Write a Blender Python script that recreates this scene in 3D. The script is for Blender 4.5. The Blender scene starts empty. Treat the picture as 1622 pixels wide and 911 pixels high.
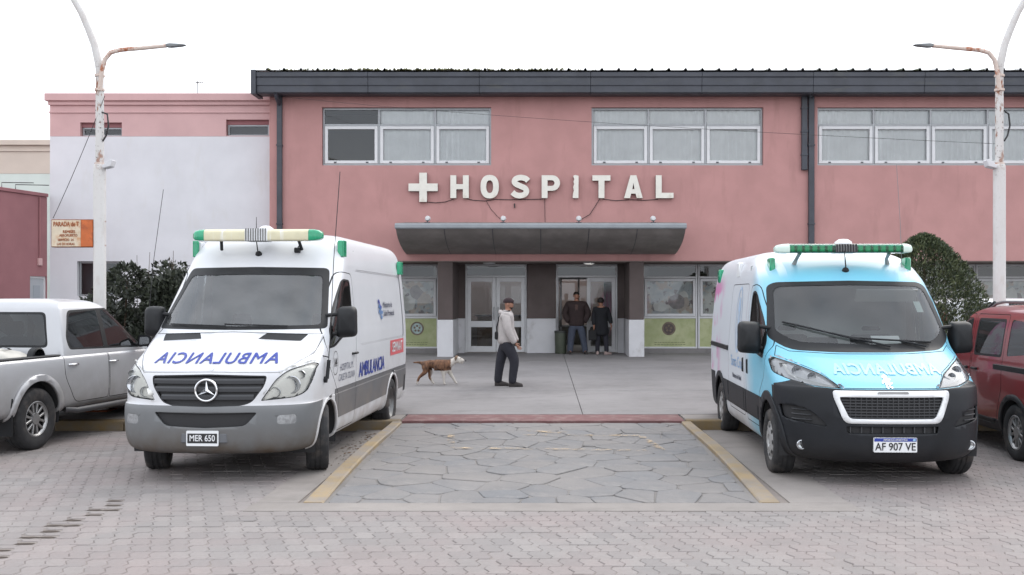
import bpy, bmesh, math, random
from mathutils import Vector, Matrix
from mathutils.bvhtree import BVHTree

R = math.radians
PI = math.pi
random.seed(11)
sc = bpy.context.scene
COL = sc.collection

# ------------------------------------------------------------------ camera
CAM_H, F_PX, CX, CY = 1.90, 1590.0, 858.0, 472.0      # eye height, focal length and vanishing point in photo pixels
cd = bpy.data.cameras.new('camera')
cam = bpy.data.objects.new('camera', cd)
COL.objects.link(cam)
cam.location = (0, 0, CAM_H)
cam.rotation_euler = (R(90), 0, 0)
cd.sensor_width = 36
cd.lens = 36 * F_PX / 1622
cd.shift_x = -(CX - 811) / 1622
cd.shift_y = (CY - 455.5) / 1622
cd.clip_end = 3000
sc.camera = cam

# ------------------------------------------------------------------ sky and sun (bright overcast, sun veiled, from behind the building on the right)
SUN_EL, SUN_AZ = 42, 32           # azimuth from +Y towards +X
wd = bpy.data.worlds.new('World')
sc.world = wd
wd.use_nodes = True
nt = wd.node_tree
nt.nodes.clear()
sky = nt.nodes.new('ShaderNodeTexSky')
sky.sky_type = 'NISHITA'
sky.sun_disc = False
sky.sun_elevation = R(SUN_EL)
sky.sun_rotation = R(SUN_AZ)
sky.dust_density = 3
tcw = nt.nodes.new('ShaderNodeTexCoord')
mpw = nt.nodes.new('ShaderNodeMapping')
mpw.inputs['Scale'].default_value = (1.6, 1.6, 4.0)
nzw = nt.nodes.new('ShaderNodeTexNoise')
nzw.inputs['Scale'].default_value = 1.7
nzw.inputs['Detail'].default_value = 6
rmw = nt.nodes.new('ShaderNodeValToRGB')
rmw.color_ramp.elements[0].position = .3
rmw.color_ramp.elements[0].color = (8.2, 8.8, 9.6, 1)
rmw.color_ramp.elements[1].position = .7
rmw.color_ramp.elements[1].color = (10.6, 10.6, 10.8, 1)
mxw = nt.nodes.new('ShaderNodeMixRGB')
mxw.inputs[0].default_value = .86
bgw = nt.nodes.new('ShaderNodeBackground')
bgw.inputs['Strength'].default_value = .1
ouw = nt.nodes.new('ShaderNodeOutputWorld')
nt.links.new(tcw.outputs['Generated'], mpw.inputs[0])
nt.links.new(mpw.outputs[0], nzw.inputs['Vector'])
nt.links.new(nzw.outputs['Fac'], rmw.inputs[0])
nt.links.new(sky.outputs[0], mxw.inputs[1])
nt.links.new(rmw.outputs[0], mxw.inputs[2])
nt.links.new(mxw.outputs[0], bgw.inputs['Color'])
nt.links.new(bgw.outputs[0], ouw.inputs[0])

sl = bpy.data.lights.new('sun', 'SUN')
sl.energy = .6
sl.angle = R(40)
sl.color = (1.0, .95, .88)
so = bpy.data.objects.new('sun', sl)
COL.objects.link(so)
so.location = (20, 40, 40)
sdir = Vector((math.sin(R(SUN_AZ)) * math.cos(R(SUN_EL)), math.cos(R(SUN_AZ)) * math.cos(R(SUN_EL)), math.sin(R(SUN_EL))))
so.rotation_euler = sdir.to_track_quat('Z', 'Y').to_euler()

vs = sc.view_settings
vs.view_transform = 'Standard'
vs.look = 'None'
vs.gamma = 1
vs.use_curve_mapping = False
vs.exposure = 1.05
sc.cycles.use_denoising = True
sc.cycles.max_bounces = 8
sc.cycles.transparent_max_bounces = 24
sc.cycles.caustics_reflective = False
sc.cycles.caustics_refractive = False


# ------------------------------------------------------------------ helpers
def W(px, py, Y):
    """a photo pixel at a known distance"""
    s = F_PX / Y
    return Vector(((px - CX) / s, Y, CAM_H + (CY - py) / s))


def WX(px, Y):
    return (px - CX) * Y / F_PX


def WZ(py, Y):
    return CAM_H + (CY - py) * Y / F_PX


def tag(o, label=None, cat=None, group=None, kind=None):
    if label: o['label'] = label
    if cat: o['category'] = cat
    if group: o['group'] = group
    if kind: o['kind'] = kind
    return o


def empty(name, loc=(0, 0, 0), rz=0, label=None, cat=None, group=None):
    o = bpy.data.objects.new(name, None)
    o.empty_display_size = .2
    COL.objects.link(o)
    o.location = loc
    o.rotation_euler = (0, 0, rz)
    return tag(o, label, cat, group)


def link_mesh(name, me, material, parent=None, world=False):
    o = bpy.data.objects.new(name, me)
    COL.objects.link(o)
    if material is not None:
        ms = material if isinstance(material, (list, tuple)) else [material]
        if len(me.materials) == 0:
            for m in ms: me.materials.append(m)
    if parent is not None:
        o.parent = parent
        if world:      # vertices given in world space, parents are never rotated in that case
            b = Vector(parent.location)
            if parent.parent is not None: b = b + Vector(parent.parent.location)
            o.location = -b
    return o


def copy_tree(o, parent=None):
    c = o.copy()
    COL.objects.link(c)
    c.parent = parent
    for ch in list(o.children):
        copy_tree(ch, c)
    return c


class MB:
    """collects faces for one mesh object"""
    def __init__(s):
        s.v, s.f = [], []

    def add(s, vs, fs):
        b = len(s.v)
        s.v += [tuple(p) for p in vs]
        s.f += [tuple(i + b for i in f) for f in fs]
        return s

    def box(s, x0, x1, y0, y1, z0, z1, M=None):
        vs = [Vector((x, y, z)) for x in (x0, x1) for y in (y0, y1) for z in (z0, z1)]
        if M: vs = [M @ p for p in vs]
        return s.add(vs, [(0, 1, 3, 2), (4, 6, 7, 5), (0, 4, 5, 1), (2, 3, 7, 6), (0, 2, 6, 4), (1, 5, 7, 3)])

    def cbox(s, c, sx, sy, sz, M=None):
        return s.box(c[0] - sx / 2, c[0] + sx / 2, c[1] - sy / 2, c[1] + sy / 2, c[2] - sz / 2, c[2] + sz / 2, M)

    def prism(s, poly, axis, lo, hi, M=None):
        def P(a, b, t):
            return Vector((t, a, b)) if axis == 'x' else Vector((a, t, b)) if axis == 'y' else Vector((a, b, t))
        n = len(poly)
        vs = [P(a, b, lo) for a, b in poly] + [P(a, b, hi) for a, b in poly]
        if M: vs = [M @ p for p in vs]
        return s.add(vs, [tuple(range(n))[::-1], tuple(range(n, 2 * n))] + [(i, (i + 1) % n, (i + 1) % n + n, i + n) for i in range(n)])

    def tube(s, pts, r, seg=8, cap=True, M=None):
        pts = [Vector(p) for p in pts]
        n = len(pts)
        rs = r if isinstance(r, (list, tuple)) else [r] * n
        t0 = (pts[1] - pts[0]).normalized()
        up = Vector((0, 0, 1)) if abs(t0.z) < .9 else Vector((1, 0, 0))
        a = t0.cross(up).normalized()
        vs, fs = [], []
        for i in range(n):
            t = (pts[min(i + 1, n - 1)] - pts[max(i - 1, 0)]).normalized()
            a = (a - t * a.dot(t)).normalized()
            b = t.cross(a)
            for k in range(seg):
                w = 2 * PI * k / seg
                vs.append(pts[i] + (a * math.cos(w) + b * math.sin(w)) * rs[i])
        for i in range(n - 1):
            for k in range(seg):
                k2 = (k + 1) % seg
                fs.append((i * seg + k, i * seg + k2, (i + 1) * seg + k2, (i + 1) * seg + k))
        if cap:
            fs.append(tuple(range(seg))[::-1])
            fs.append(tuple(range((n - 1) * seg, n * seg)))
        if M: vs = [M @ p for p in vs]
        return s.add(vs, fs)

    def lathe(s, prof, axis='z', c=(0, 0, 0), seg=24, a0=0, a1=2 * PI, M=None, close=False):
        full = abs(a1 - a0 - 2 * PI) < 1e-6
        m = seg if full else seg + 1
        vs, fs = [], []
        for r, h in prof:
            for k in range(m):
                w = a0 + (a1 - a0) * k / seg
                u, q = r * math.cos(w), r * math.sin(w)
                p = (u, q, h) if axis == 'z' else (h, u, q) if axis == 'x' else (u, h, q)
                vs.append(Vector(p) + Vector(c))
        np_ = len(prof)
        for i in range(np_ if close else np_ - 1):
            j = (i + 1) % np_
            for k in range(m if full else m - 1):
                k2 = (k + 1) % m
                fs.append((i * m + k, i * m + k2, j * m + k2, j * m + k))
        if M: vs = [M @ p for p in vs]
        return s.add(vs, fs)

    def grid(s, fn, nu, nv):
        vs = [fn(i / nu, j / nv) for j in range(nv + 1) for i in range(nu + 1)]
        fs = [(j * (nu + 1) + i, j * (nu + 1) + i + 1, (j + 1) * (nu + 1) + i + 1, (j + 1) * (nu + 1) + i) for j in range(nv) for i in range(nu)]
        return s.add(vs, fs)

    def mesh(s, name, smooth=False, bevel=0, bseg=1, fixn=True):
        me = bpy.data.meshes.new(name)
        me.from_pydata([tuple(p) for p in s.v], [], s.f)
        bm = bmesh.new()
        bm.from_mesh(me)
        if fixn: bmesh.ops.recalc_face_normals(bm, faces=bm.faces)
        if bevel:
            es = [e for e in bm.edges if len(e.link_faces) == 2 and e.calc_face_angle(0) > .5]
            bmesh.ops.bevel(bm, geom=es, offset=bevel, segments=bseg, affect='EDGES', profile=.5, clamp_overlap=True)
        bm.to_mesh(me)
        bm.free()
        if smooth:
            smooth_mesh(me, smooth if smooth is not True else 40)
        return me

    def build(s, name, material, parent=None, smooth=False, bevel=0, bseg=1, world=False, fixn=True):
        return link_mesh(name, s.mesh(name, smooth, bevel, bseg, fixn), material, parent, world)


def smooth_mesh(me, deg=40):
    me.polygons.foreach_set('use_smooth', [True] * len(me.polygons))
    bm = bmesh.new()
    bm.from_mesh(me)
    lim = R(deg)
    for e in bm.edges:
        e.smooth = not (len(e.link_faces) == 2 and e.calc_face_angle(0) > lim)
    bm.to_mesh(me)
    bm.free()


def baked(ob):
    """mesh of an object with its modifiers applied; the object is removed"""
    dg = bpy.context.evaluated_depsgraph_get()
    dg.update()
    me = bpy.data.meshes.new_from_object(ob.evaluated_get(dg), depsgraph=dg)
    data = ob.data
    bpy.data.objects.remove(ob)
    return me


def text_geo(body, size, bold=0.0, extrude=0.0, spacing=1.0, align='CENTER'):
    cu = bpy.data.curves.new('lettering', 'FONT')
    cu.body = body
    cu.size = size
    cu.align_x = align
    cu.align_y = 'CENTER'
    cu.offset = 0
    cu.extrude = extrude
    cu.space_character = spacing
    cu.resolution_u = 3
    ob = bpy.data.objects.new('lettering', cu)
    COL.objects.link(ob)
    me = baked(ob)
    v = [tuple(p.co) for p in me.vertices]
    f = [tuple(p.vertices) for p in me.polygons]
    bpy.data.meshes.remove(me)
    if bold:        # heavier strokes: shifted copies, each a hair above the last
        n0, v0, f0 = len(v), list(v), list(f)
        for i, (dx, dy) in enumerate(((-1, 0), (1, 0), (0, .8), (0, -.8))):
            v += [(a + dx * bold, b + dy * bold, .0005 * (i + 1)) for a, b, c in v0]
            f += [tuple(k + n0 * (i + 1) for k in q) for q in f0]
    return v, f


def curve_geo(splines, extrude):
    """flat outlines (with holes) filled and extruded along z"""
    cu = bpy.data.curves.new('outline', 'CURVE')
    cu.dimensions = '2D'
    cu.fill_mode = 'BOTH'
    cu.extrude = extrude
    for pts in splines:
        sp = cu.splines.new('POLY')
        sp.points.add(len(pts) - 1)
        for i, (x, y) in enumerate(pts): sp.points[i].co = (x, y, 0, 1)
        sp.use_cyclic_u = True
    ob = bpy.data.objects.new('outline', cu)
    COL.objects.link(ob)
    me = baked(ob)
    v = [tuple(p.co) for p in me.vertices]
    f = [tuple(p.vertices) for p in me.polygons]
    bpy.data.meshes.remove(me)
    return v, f


def rounded(poly, r, seg=4):
    """rounds the corners of a 2D polygon; r a number or one per corner"""
    out = []
    n = len(poly)
    for i in range(n):
        p = Vector(poly[i]); a = Vector(poly[i - 1]); b = Vector(poly[(i + 1) % n])
        rr = r[i] if isinstance(r, (list, tuple)) else r
        if rr <= 0:
            out.append(tuple(p)); continue
        la, lb = (a - p).length, (b - p).length
        d = min(rr, la * .48, lb * .48)
        p0, p1 = p + (a - p).normalized() * d, p + (b - p).normalized() * d
        for k in range(seg + 1):
            t = k / seg
            out.append(tuple(p0 * (1 - t) ** 2 + p * 2 * t * (1 - t) + p1 * t * t))
    return out


def inset(poly, d):
    """shrinks a 2D polygon by d (any winding)"""
    n = len(poly)
    area = sum(poly[i][0] * poly[(i + 1) % n][1] - poly[(i + 1) % n][0] * poly[i][1] for i in range(n))
    sg = 1 if area > 0 else -1
    out = []
    for i in range(n):
        p = Vector(poly[i]); a = Vector(poly[i - 1]); b = Vector(poly[(i + 1) % n])
        e0, e1 = (p - a), (b - p)
        if e0.length < 1e-9 or e1.length < 1e-9:
            out.append(tuple(p)); continue
        e0.normalize(); e1.normalize()
        n0 = Vector((-e0.y, e0.x)) * sg; n1 = Vector((-e1.y, e1.x)) * sg
        m = n0 + n1
        if m.length < 1e-6: m = n0
        m.normalize()
        k = d / max(.35, m.dot(n0))
        out.append(tuple(p + m * k))
    return out


def clip_poly(poly, p, nrm):
    """keeps the side of a convex polygon where (x-p).n <= 0"""
    out = []
    for i in range(len(poly)):
        a, b = Vector(poly[i]), Vector(poly[(i + 1) % len(poly)])
        da, db = (a - p).dot(nrm), (b - p).dot(nrm)
        if da <= 0: out.append(tuple(a))
        if (da < 0) != (db < 0) and abs(da - db) > 1e-12:
            out.append(tuple(a + (b - a) * (da / (da - db))))
    return out


# ------------------------------------------------------------------ materials
MATS = {}


def srgb(r, g, b):
    f = lambda c: (c / 255 / 12.92) if c / 255 <= .04045 else ((c / 255 + .055) / 1.055) ** 2.4
    return (f(r), f(g), f(b))


def new_mat(name):
    m = bpy.data.materials.new(name)
    m.use_nodes = True
    n = m.node_tree
    n.nodes.clear()
    o = n.nodes.new('ShaderNodeOutputMaterial')
    b = n.nodes.new('ShaderNodeBsdfPrincipled')
    n.links.new(b.outputs[0], o.inputs[0])
    MATS[name] = m
    return m, n, b, o


def nd(n, t, **kw):
    x = n.nodes.new(t)
    for k, v in kw.items():
        if k in x.inputs: x.inputs[k].default_value = v
        else: setattr(x, k, v)
    return x


def noise_fac(n, scale, detail=5, lo=.35, hi=.65, stretch=None, coord='Object', rough=.55):
    tc = nd(n, 'ShaderNodeTexCoord')
    src = tc.outputs[coord]
    if coord == 'World':
        pass
    mp = nd(n, 'ShaderNodeMapping')
    if stretch: mp.inputs['Scale'].default_value = stretch
    n.links.new(src, mp.inputs[0])
    nz = nd(n, 'ShaderNodeTexNoise', Scale=scale, Detail=detail, Roughness=rough)
    n.links.new(mp.outputs[0], nz.inputs['Vector'])
    mr = nd(n, 'ShaderNodeMapRange')
    mr.inputs['From Min'].default_value = lo
    mr.inputs['From Max'].default_value = hi
    n.links.new(nz.outputs['Fac'], mr.inputs[0])
    return mr.outputs[0]


def mix(n, fac, a, b):
    x = nd(n, 'ShaderNodeMixRGB')
    for i, s in ((0, fac), (1, a), (2, b)):
        if hasattr(s, 'is_output') or isinstance(s, bpy.types.NodeSocket): n.links.new(s, x.inputs[i])
        elif i == 0: x.inputs[0].default_value = s
        else: x.inputs[i].default_value = (*s[:3], 1)
    return x.outputs[0]


def mul(n, a, b):
    x = nd(n, 'ShaderNodeMath', operation='MULTIPLY', use_clamp=True)
    for i, s in ((0, a), (1, b)):
        if isinstance(s, bpy.types.NodeSocket): n.links.new(s, x.inputs[i])
        else: x.inputs[i].default_value = s
    return x.outputs[0]


def add_bump(n, b, height, strength, dist=.01):
    bp = nd(n, 'ShaderNodeBump', Strength=strength, Distance=dist)
    n.links.new(height, bp.inputs['Height'])
    n.links.new(bp.outputs[0], b.inputs['Normal'])


def mat(name, col, rough=.6, metal=0., var=.0, vscale=4., bump=0., bscale=60., coat=0., spec=.5, rnd=0., dirt=None, stain=None, emit=0):
    """plain procedural material; var: tone variation, rnd: per-object tone, dirt: (colour, z_lo, z_hi, amount) in object space, stain: (colour, scale, lo, hi, stretch)"""
    if name in MATS: return MATS[name]
    m, n, b, o = new_mat(name)
    b.inputs['Roughness'].default_value = rough
    b.inputs['Metallic'].default_value = metal
    b.inputs['Specular IOR Level'].default_value = spec
    if coat:
        b.inputs['Coat Weight'].default_value = coat
        b.inputs['Coat Roughness'].default_value = .04
    c = None
    if var:
        f = noise_fac(n, vscale)
        c = mix(n, f, [x * (1 - var) for x in col], [min(1, x * (1 + var)) for x in col])
    if rnd:
        oi = nd(n, 'ShaderNodeObjectInfo')
        mr = nd(n, 'ShaderNodeMapRange')
        mr.inputs['To Min'].default_value = 1 - rnd
        mr.inputs['To Max'].default_value = 1 + rnd
        n.links.new(oi.outputs['Random'], mr.inputs[0])
        x = nd(n, 'ShaderNodeMixRGB', blend_type='MULTIPLY')
        x.inputs[0].default_value = 1
        if c is None: x.inputs[1].default_value = (*col, 1)
        else: n.links.new(c, x.inputs[1])
        n.links.new(mr.outputs[0], x.inputs[2])
        c = x.outputs[0]
    if stain:
        sc_, s0, lo, hi, st = stain
        f = noise_fac(n, s0, 7, lo, hi, st, rough=.65)
        c = mix(n, f, c if c is not None else col, sc_)
    if dirt:
        dc, z0, z1, am = dirt
        tc = nd(n, 'ShaderNodeTexCoord')
        sp = nd(n, 'ShaderNodeSeparateXYZ')
        n.links.new(tc.outputs['Object'], sp.inputs[0])
        mr = nd(n, 'ShaderNodeMapRange')
        mr.inputs['From Min'].default_value = z1
        mr.inputs['From Max'].default_value = z0
        mr.inputs['To Max'].default_value = am
        n.links.new(sp.outputs['Z'], mr.inputs[0])
        f = mul(n, mr.outputs[0], noise_fac(n, 3.5, 6, .2, .62))
        c = mix(n, f, c if c is not None else col, dc)
        rr = nd(n, 'ShaderNodeMapRange')
        rr.inputs['To Min'].default_value = rough
        rr.inputs['To Max'].default_value = .8
        n.links.new(f, rr.inputs[0])
        n.links.new(rr.outputs[0], b.inputs['Roughness'])
    if c is None: b.inputs['Base Color'].default_value = (*col, 1)
    else: n.links.new(c, b.inputs['Base Color'])
    if bump:
        nz = noise_fac(n, bscale, 6, .2, .8)
        add_bump(n, b, nz, bump)
    if emit:
        b.inputs['Emission Color'].default_value = (*col, 1)
        b.inputs['Emission Strength'].default_value = emit
    return m


def glass(name, tint, ior=1.5, rough=.0, dust=0.):
    """see-through pane: clear tint plus mirror reflection by angle, optional dust film"""
    if name in MATS: return MATS[name]
    m, n, b, o = new_mat(name)
    n.nodes.remove(b)
    tr = nd(n, 'ShaderNodeBsdfTransparent')
    tr.inputs[0].default_value = (*tint, 1)
    gl = nd(n, 'ShaderNodeBsdfGlossy')
    gl.inputs['Roughness'].default_value = rough
    gl.inputs['Color'].default_value = (.95, .97, 1, 1)
    fr = nd(n, 'ShaderNodeFresnel', IOR=ior)
    mx = nd(n, 'ShaderNodeMixShader')
    n.links.new(fr.outputs[0], mx.inputs[0])
    n.links.new(tr.outputs[0], mx.inputs[1])
    n.links.new(gl.outputs[0], mx.inputs[2])
    out = mx.outputs[0]
    if dust:
        df = nd(n, 'ShaderNodeBsdfDiffuse')
        df.inputs[0].default_value = (.42, .42, .42, 1)
        f = mul(n, noise_fac(n, 3, 6, .2, .8), dust)
        m2 = nd(n, 'ShaderNodeMixShader')
        n.links.new(f, m2.inputs[0])
        n.links.new(out, m2.inputs[1])
        n.links.new(df.outputs[0], m2.inputs[2])
        out = m2.outputs[0]
    n.links.new(out, o.inputs[0])
    return m

# ================================================================== materials of the place
M_PINK = mat('pink_plaster', srgb(181, 136, 133), .85, var=.06, vscale=1.3, bump=.25, bscale=90, stain=(srgb(166, 124, 121), 1.6, .55, .8, (1.6, 1, .35)))
M_PINKPALE = mat('pale_pink_plaster', srgb(200, 164, 163), .85, var=.05, vscale=1.2, bump=.2, bscale=90)
M_PINKDARK = mat('dull_pink_plaster', srgb(150, 104, 107), .88, var=.08, vscale=1.2, bump=.25, bscale=80)
M_WHITEWALL = mat('white_plaster', srgb(212, 212, 216), .85, var=.04, vscale=1.1, bump=.2, bscale=90, stain=(srgb(204, 202, 199), 1.2, .56, .82, (1.5, 1, .4)))
M_CREAM = mat('cream_plaster', srgb(204, 190, 178), .85, var=.04, vscale=1.2, bump=.2, bscale=90)
M_MINT = mat('pale_mint_plaster', srgb(206, 214, 208), .85, var=.04, vscale=1.2, bump=.2, bscale=90)
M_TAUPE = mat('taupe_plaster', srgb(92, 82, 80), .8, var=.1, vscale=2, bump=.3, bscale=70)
M_PLINTHWHITE = mat('white_wall_paint', srgb(205, 205, 208), .6, var=.05, vscale=2, stain=(srgb(150, 145, 140), 2.4, .58, .8, (1, 1, .6)))
M_ALU = mat('white_aluminium', srgb(212, 213, 215), .45, var=.03, vscale=5)
M_ALUGREY = mat('bare_aluminium', srgb(150, 152, 155), .4, metal=.6, var=.05, vscale=6)
M_SLATE = mat('dark_gutter_metal', srgb(60, 63, 71), .5, var=.15, vscale=2.5, stain=(srgb(74, 76, 76), 3, .55, .75, (.4, 1, 2)))
M_ROOF = mat('roof_metal', srgb(190, 190, 190), .55, var=.1, vscale=2, stain=(srgb(70, 78, 45), 1.2, .47, .56, None))
M_CANOPY = mat('canopy_metal', srgb(122, 117, 114), .6, var=.12, vscale=2, stain=(srgb(138, 134, 130), 2, .5, .8, None))
M_CANOPYEDGE = mat('canopy_edge_metal', srgb(140, 145, 150), .5, var=.08, vscale=3)
M_LETTER = mat('sign_acrylic', srgb(222, 219, 210), .5, var=.05, vscale=5, dirt=None, stain=(srgb(180, 168, 150), 4, .58, .85, None))
M_CABLE = mat('black_cable', (.018, .018, .02), .6)
M_CURTAIN = mat('curtain_cloth', srgb(242, 244, 245), .9, var=.04, vscale=3)
M_INTERIOR = mat('interior_paint', srgb(150, 148, 142), .9, var=.05, vscale=1)
M_INTDARK = mat('interior_floor', srgb(92, 88, 84), .35, var=.1, vscale=2)
G_WIN = glass('window_glass', (.98, 1, 1), 1.65)
G_DOOR = glass('door_glass', (.66, .68, .68), 1.6, dust=.05)
M_RUST = mat('rust', srgb(128, 70, 40), .9, var=.3, vscale=12, bump=.3, bscale=60)


def concrete(name, col, seed=0., crack=True):
    m, n, b, o = new_mat(name)
    b.inputs['Roughness'].default_value = .85
    f1 = noise_fac(n, .45, 7, .36, .64)
    f2 = noise_fac(n, 5, 7, .3, .75)
    f3 = noise_fac(n, 1.1, 8, .54, .72, (1, 2.2, 1), rough=.72)
    f4 = noise_fac(n, 90, 3, .3, .7)
    c = mix(n, f1, [x * .74 for x in col], [x * 1.12 for x in col])
    c = mix(n, mul(n, f2, .45), c, [x * 1.25 for x in col])
    c = mix(n, mul(n, f3, .55), c, [x * .5 for x in col])
    c = mix(n, mul(n, f4, .3), c, [x * .75 for x in col])
    n.links.new(c, b.inputs['Base Color'])
    add_bump(n, b, f4, .3, .004)
    return m


M_CONC = concrete('pavement_concrete', srgb(132, 129, 129))
M_CONC2 = concrete('pale_concrete', srgb(142, 136, 132))
M_GROUND = concrete('ground_asphalt', srgb(128, 124, 122))
M_MORTAR = concrete('mortar_sand', srgb(128, 120, 115))
M_REDCONC = mat('red_oxide_concrete', srgb(112, 78, 78), .8, var=.15, vscale=4, bump=.3, bscale=60, stain=(srgb(140, 120, 116), 5, .5, .75, None))


def paver_mat(name, single):
    m, n, b, o = new_mat(name)
    b.inputs['Roughness'].default_value = .85
    if single:
        t = nd(n, 'ShaderNodeObjectInfo').outputs['Random']
    else:
        t = nd(n, 'ShaderNodeAttribute', attribute_name='tone').outputs['Fac']
    g = nd(n, 'ShaderNodeNewGeometry')
    def wn(scale, lo, hi, det=6):
        nz = nd(n, 'ShaderNodeTexNoise', Scale=scale, Detail=det, Roughness=.62)
        n.links.new(g.outputs['Position'], nz.inputs['Vector'])
        mr = nd(n, 'ShaderNodeMapRange')
        mr.inputs['From Min'].default_value = lo
        mr.inputs['From Max'].default_value = hi
        n.links.new(nz.outputs['Fac'], mr.inputs[0])
        return mr.outputs[0]
    c = mix(n, t, srgb(130, 126, 125), srgb(145, 140, 138))
    c = mix(n, mul(n, wn(.55, .42, .62), .6), c, srgb(146, 132, 130))       # pinkish patches
    c = mix(n, mul(n, wn(1.3, .5, .72), .55), c, srgb(122, 118, 116))       # worn grey patches
    c = mix(n, mul(n, wn(30, .35, .7), .35), c, srgb(120, 113, 110))
    c = mix(n, mul(n, wn(3.2, .66, .74), .7), c, srgb(88, 82, 78))          # oil spots
    n.links.new(c, b.inputs['Base Color'])
    add_bump(n, b, wn(140, .2, .8, 3), .35, .003)
    return m


M_PAVER = paver_mat('concrete_paver', True)
M_PAVERS = paver_mat('concrete_pavers_far', False)


def stone_mat():
    m, n, b, o = new_mat('slate_stone')
    b.inputs['Roughness'].default_value = .75
    oi = nd(n, 'ShaderNodeObjectInfo')
    cr = nd(n, 'ShaderNodeValToRGB')
    e = cr.color_ramp.elements
    e[0].color = (*srgb(114, 114, 115), 1)
    e[1].color = (*srgb(128, 126, 125), 1)
    x = e.new(.35); x.color = (*srgb(119, 120, 122), 1)
    x = e.new(.7); x.color = (*srgb(123, 120, 118), 1)
    n.links.new(oi.outputs['Random'], cr.inputs[0])
    f = noise_fac(n, 3.2, 8, .3, .7, rough=.65)
    c = mix(n, mul(n, f, .6), cr.outputs[0], srgb(98, 98, 102))
    c = mix(n, mul(n, noise_fac(n, 1.1, 8, .55, .7, rough=.7), .6), c, srgb(158, 153, 148))
    g = nd(n, 'ShaderNodeNewGeometry')
    nz = nd(n, 'ShaderNodeTexNoise', Scale=.9, Detail=7, Roughness=.65)
    n.links.new(g.outputs['Position'], nz.inputs['Vector'])
    mr = nd(n, 'ShaderNodeMapRange')
    mr.inputs['From Min'].default_value = .38; mr.inputs['From Max'].default_value = .66
    n.links.new(nz.outputs['Fac'], mr.inputs[0])
    c = mix(n, mul(n, mr.outputs[0], .7), c, srgb(134, 129, 126))     # dust lying over the stones
    n.links.new(c, b.inputs['Base Color'])
    add_bump(n, b, noise_fac(n, 14, 8, .2, .8, rough=.7), .5, .012)
    return m


M_STONE = stone_mat()


def worn_paint(name, col, under, lo=.42, hi=.56, scale=9):
    m, n, b, o = new_mat(name)
    b.inputs['Roughness'].default_value = .75
    f = noise_fac(n, scale, 8, lo, hi, rough=.7)
    c = mix(n, f, under, col)
    c = mix(n, mul(n, noise_fac(n, 2.2, 6, .45, .75), .5), c, [x * .6 for x in col])
    n.links.new(c, b.inputs['Base Color'])
    add_bump(n, b, noise_fac(n, 40, 5, .2, .8), .3, .006)
    return m


M_YELLOW = worn_paint('worn_yellow_paint', srgb(156, 136, 104), srgb(138, 131, 125), .36, .62, 3)
M_YELLOW2 = worn_paint('yellow_kerb_paint', srgb(128, 108, 74), srgb(120, 112, 102), .36, .6, 3)


def flake_paint(name, col, lo, hi, scale):
    """remains of a painted line: flakes of paint, bare in between"""
    m, n, b, o = new_mat(name)
    b.inputs['Base Color'].default_value = (*col, 1)
    b.inputs['Roughness'].default_value = .8
    n.links.new(noise_fac(n, scale, 8, lo, hi, rough=.75), b.inputs['Alpha'])
    return m


M_FLAKE = flake_paint('flaking_line_paint', srgb(190, 168, 138), .50, .66, 5)

# ================================================================== ground, road, pavement
tag(MB().box(-600, 600, -300, 1500, -.5, -.06).build('ground', M_GROUND), kind='structure')

RX0, RX1, RY0, RY1 = -14.0, 14.0, 2.6, 14.4
KERB_Y = 14.4
road = MB().box(RX0 - 30, RX1 + 30, -40, RY1, -.055, -.007).build('road', M_MORTAR)
tag(road, kind='structure')

PW, PD, GAP = .148, .205, .004
ZIG = [(0, 0), (.02, .3), (-.02, .7), (0, 1)]


def paver_poly(jx=0, jy=0):
    l = [(zx + GAP / 2, (t * (PD - GAP)) + GAP / 2) for zx, t in ZIG]
    r = [(zx + PW - GAP / 2, (t * (PD - GAP)) + GAP / 2) for zx, t in ZIG]
    return l[::-1] + r


def paver_geo(x, y, dz=0., tx=0., ty=0.):
    p = [(a - PW / 2, b - PD / 2) for a, b in paver_poly()]
    q = inset(p, .005)
    n = len(p)
    z = lambda a, b: dz + a * tx + b * ty
    v = [(x + a, y + b, -.024) for a, b in p] + [(x + a, y + b, z(a, b) - .005) for a, b in p] + [(x + a, y + b, z(a, b)) for a, b in q]
    f = [(i, (i + 1) % n, (i + 1) % n + n, i + n) for i in range(n)] + [(i + n, (i + 1) % n + n, (i + 1) % n + 2 * n, i + 2 * n) for i in range(n)] + [tuple(range(2 * n, 3 * n))]
    return v, f


def in_ramp(x, y):
    return y > 9.05 and -2.48 < x < 2.7


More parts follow.
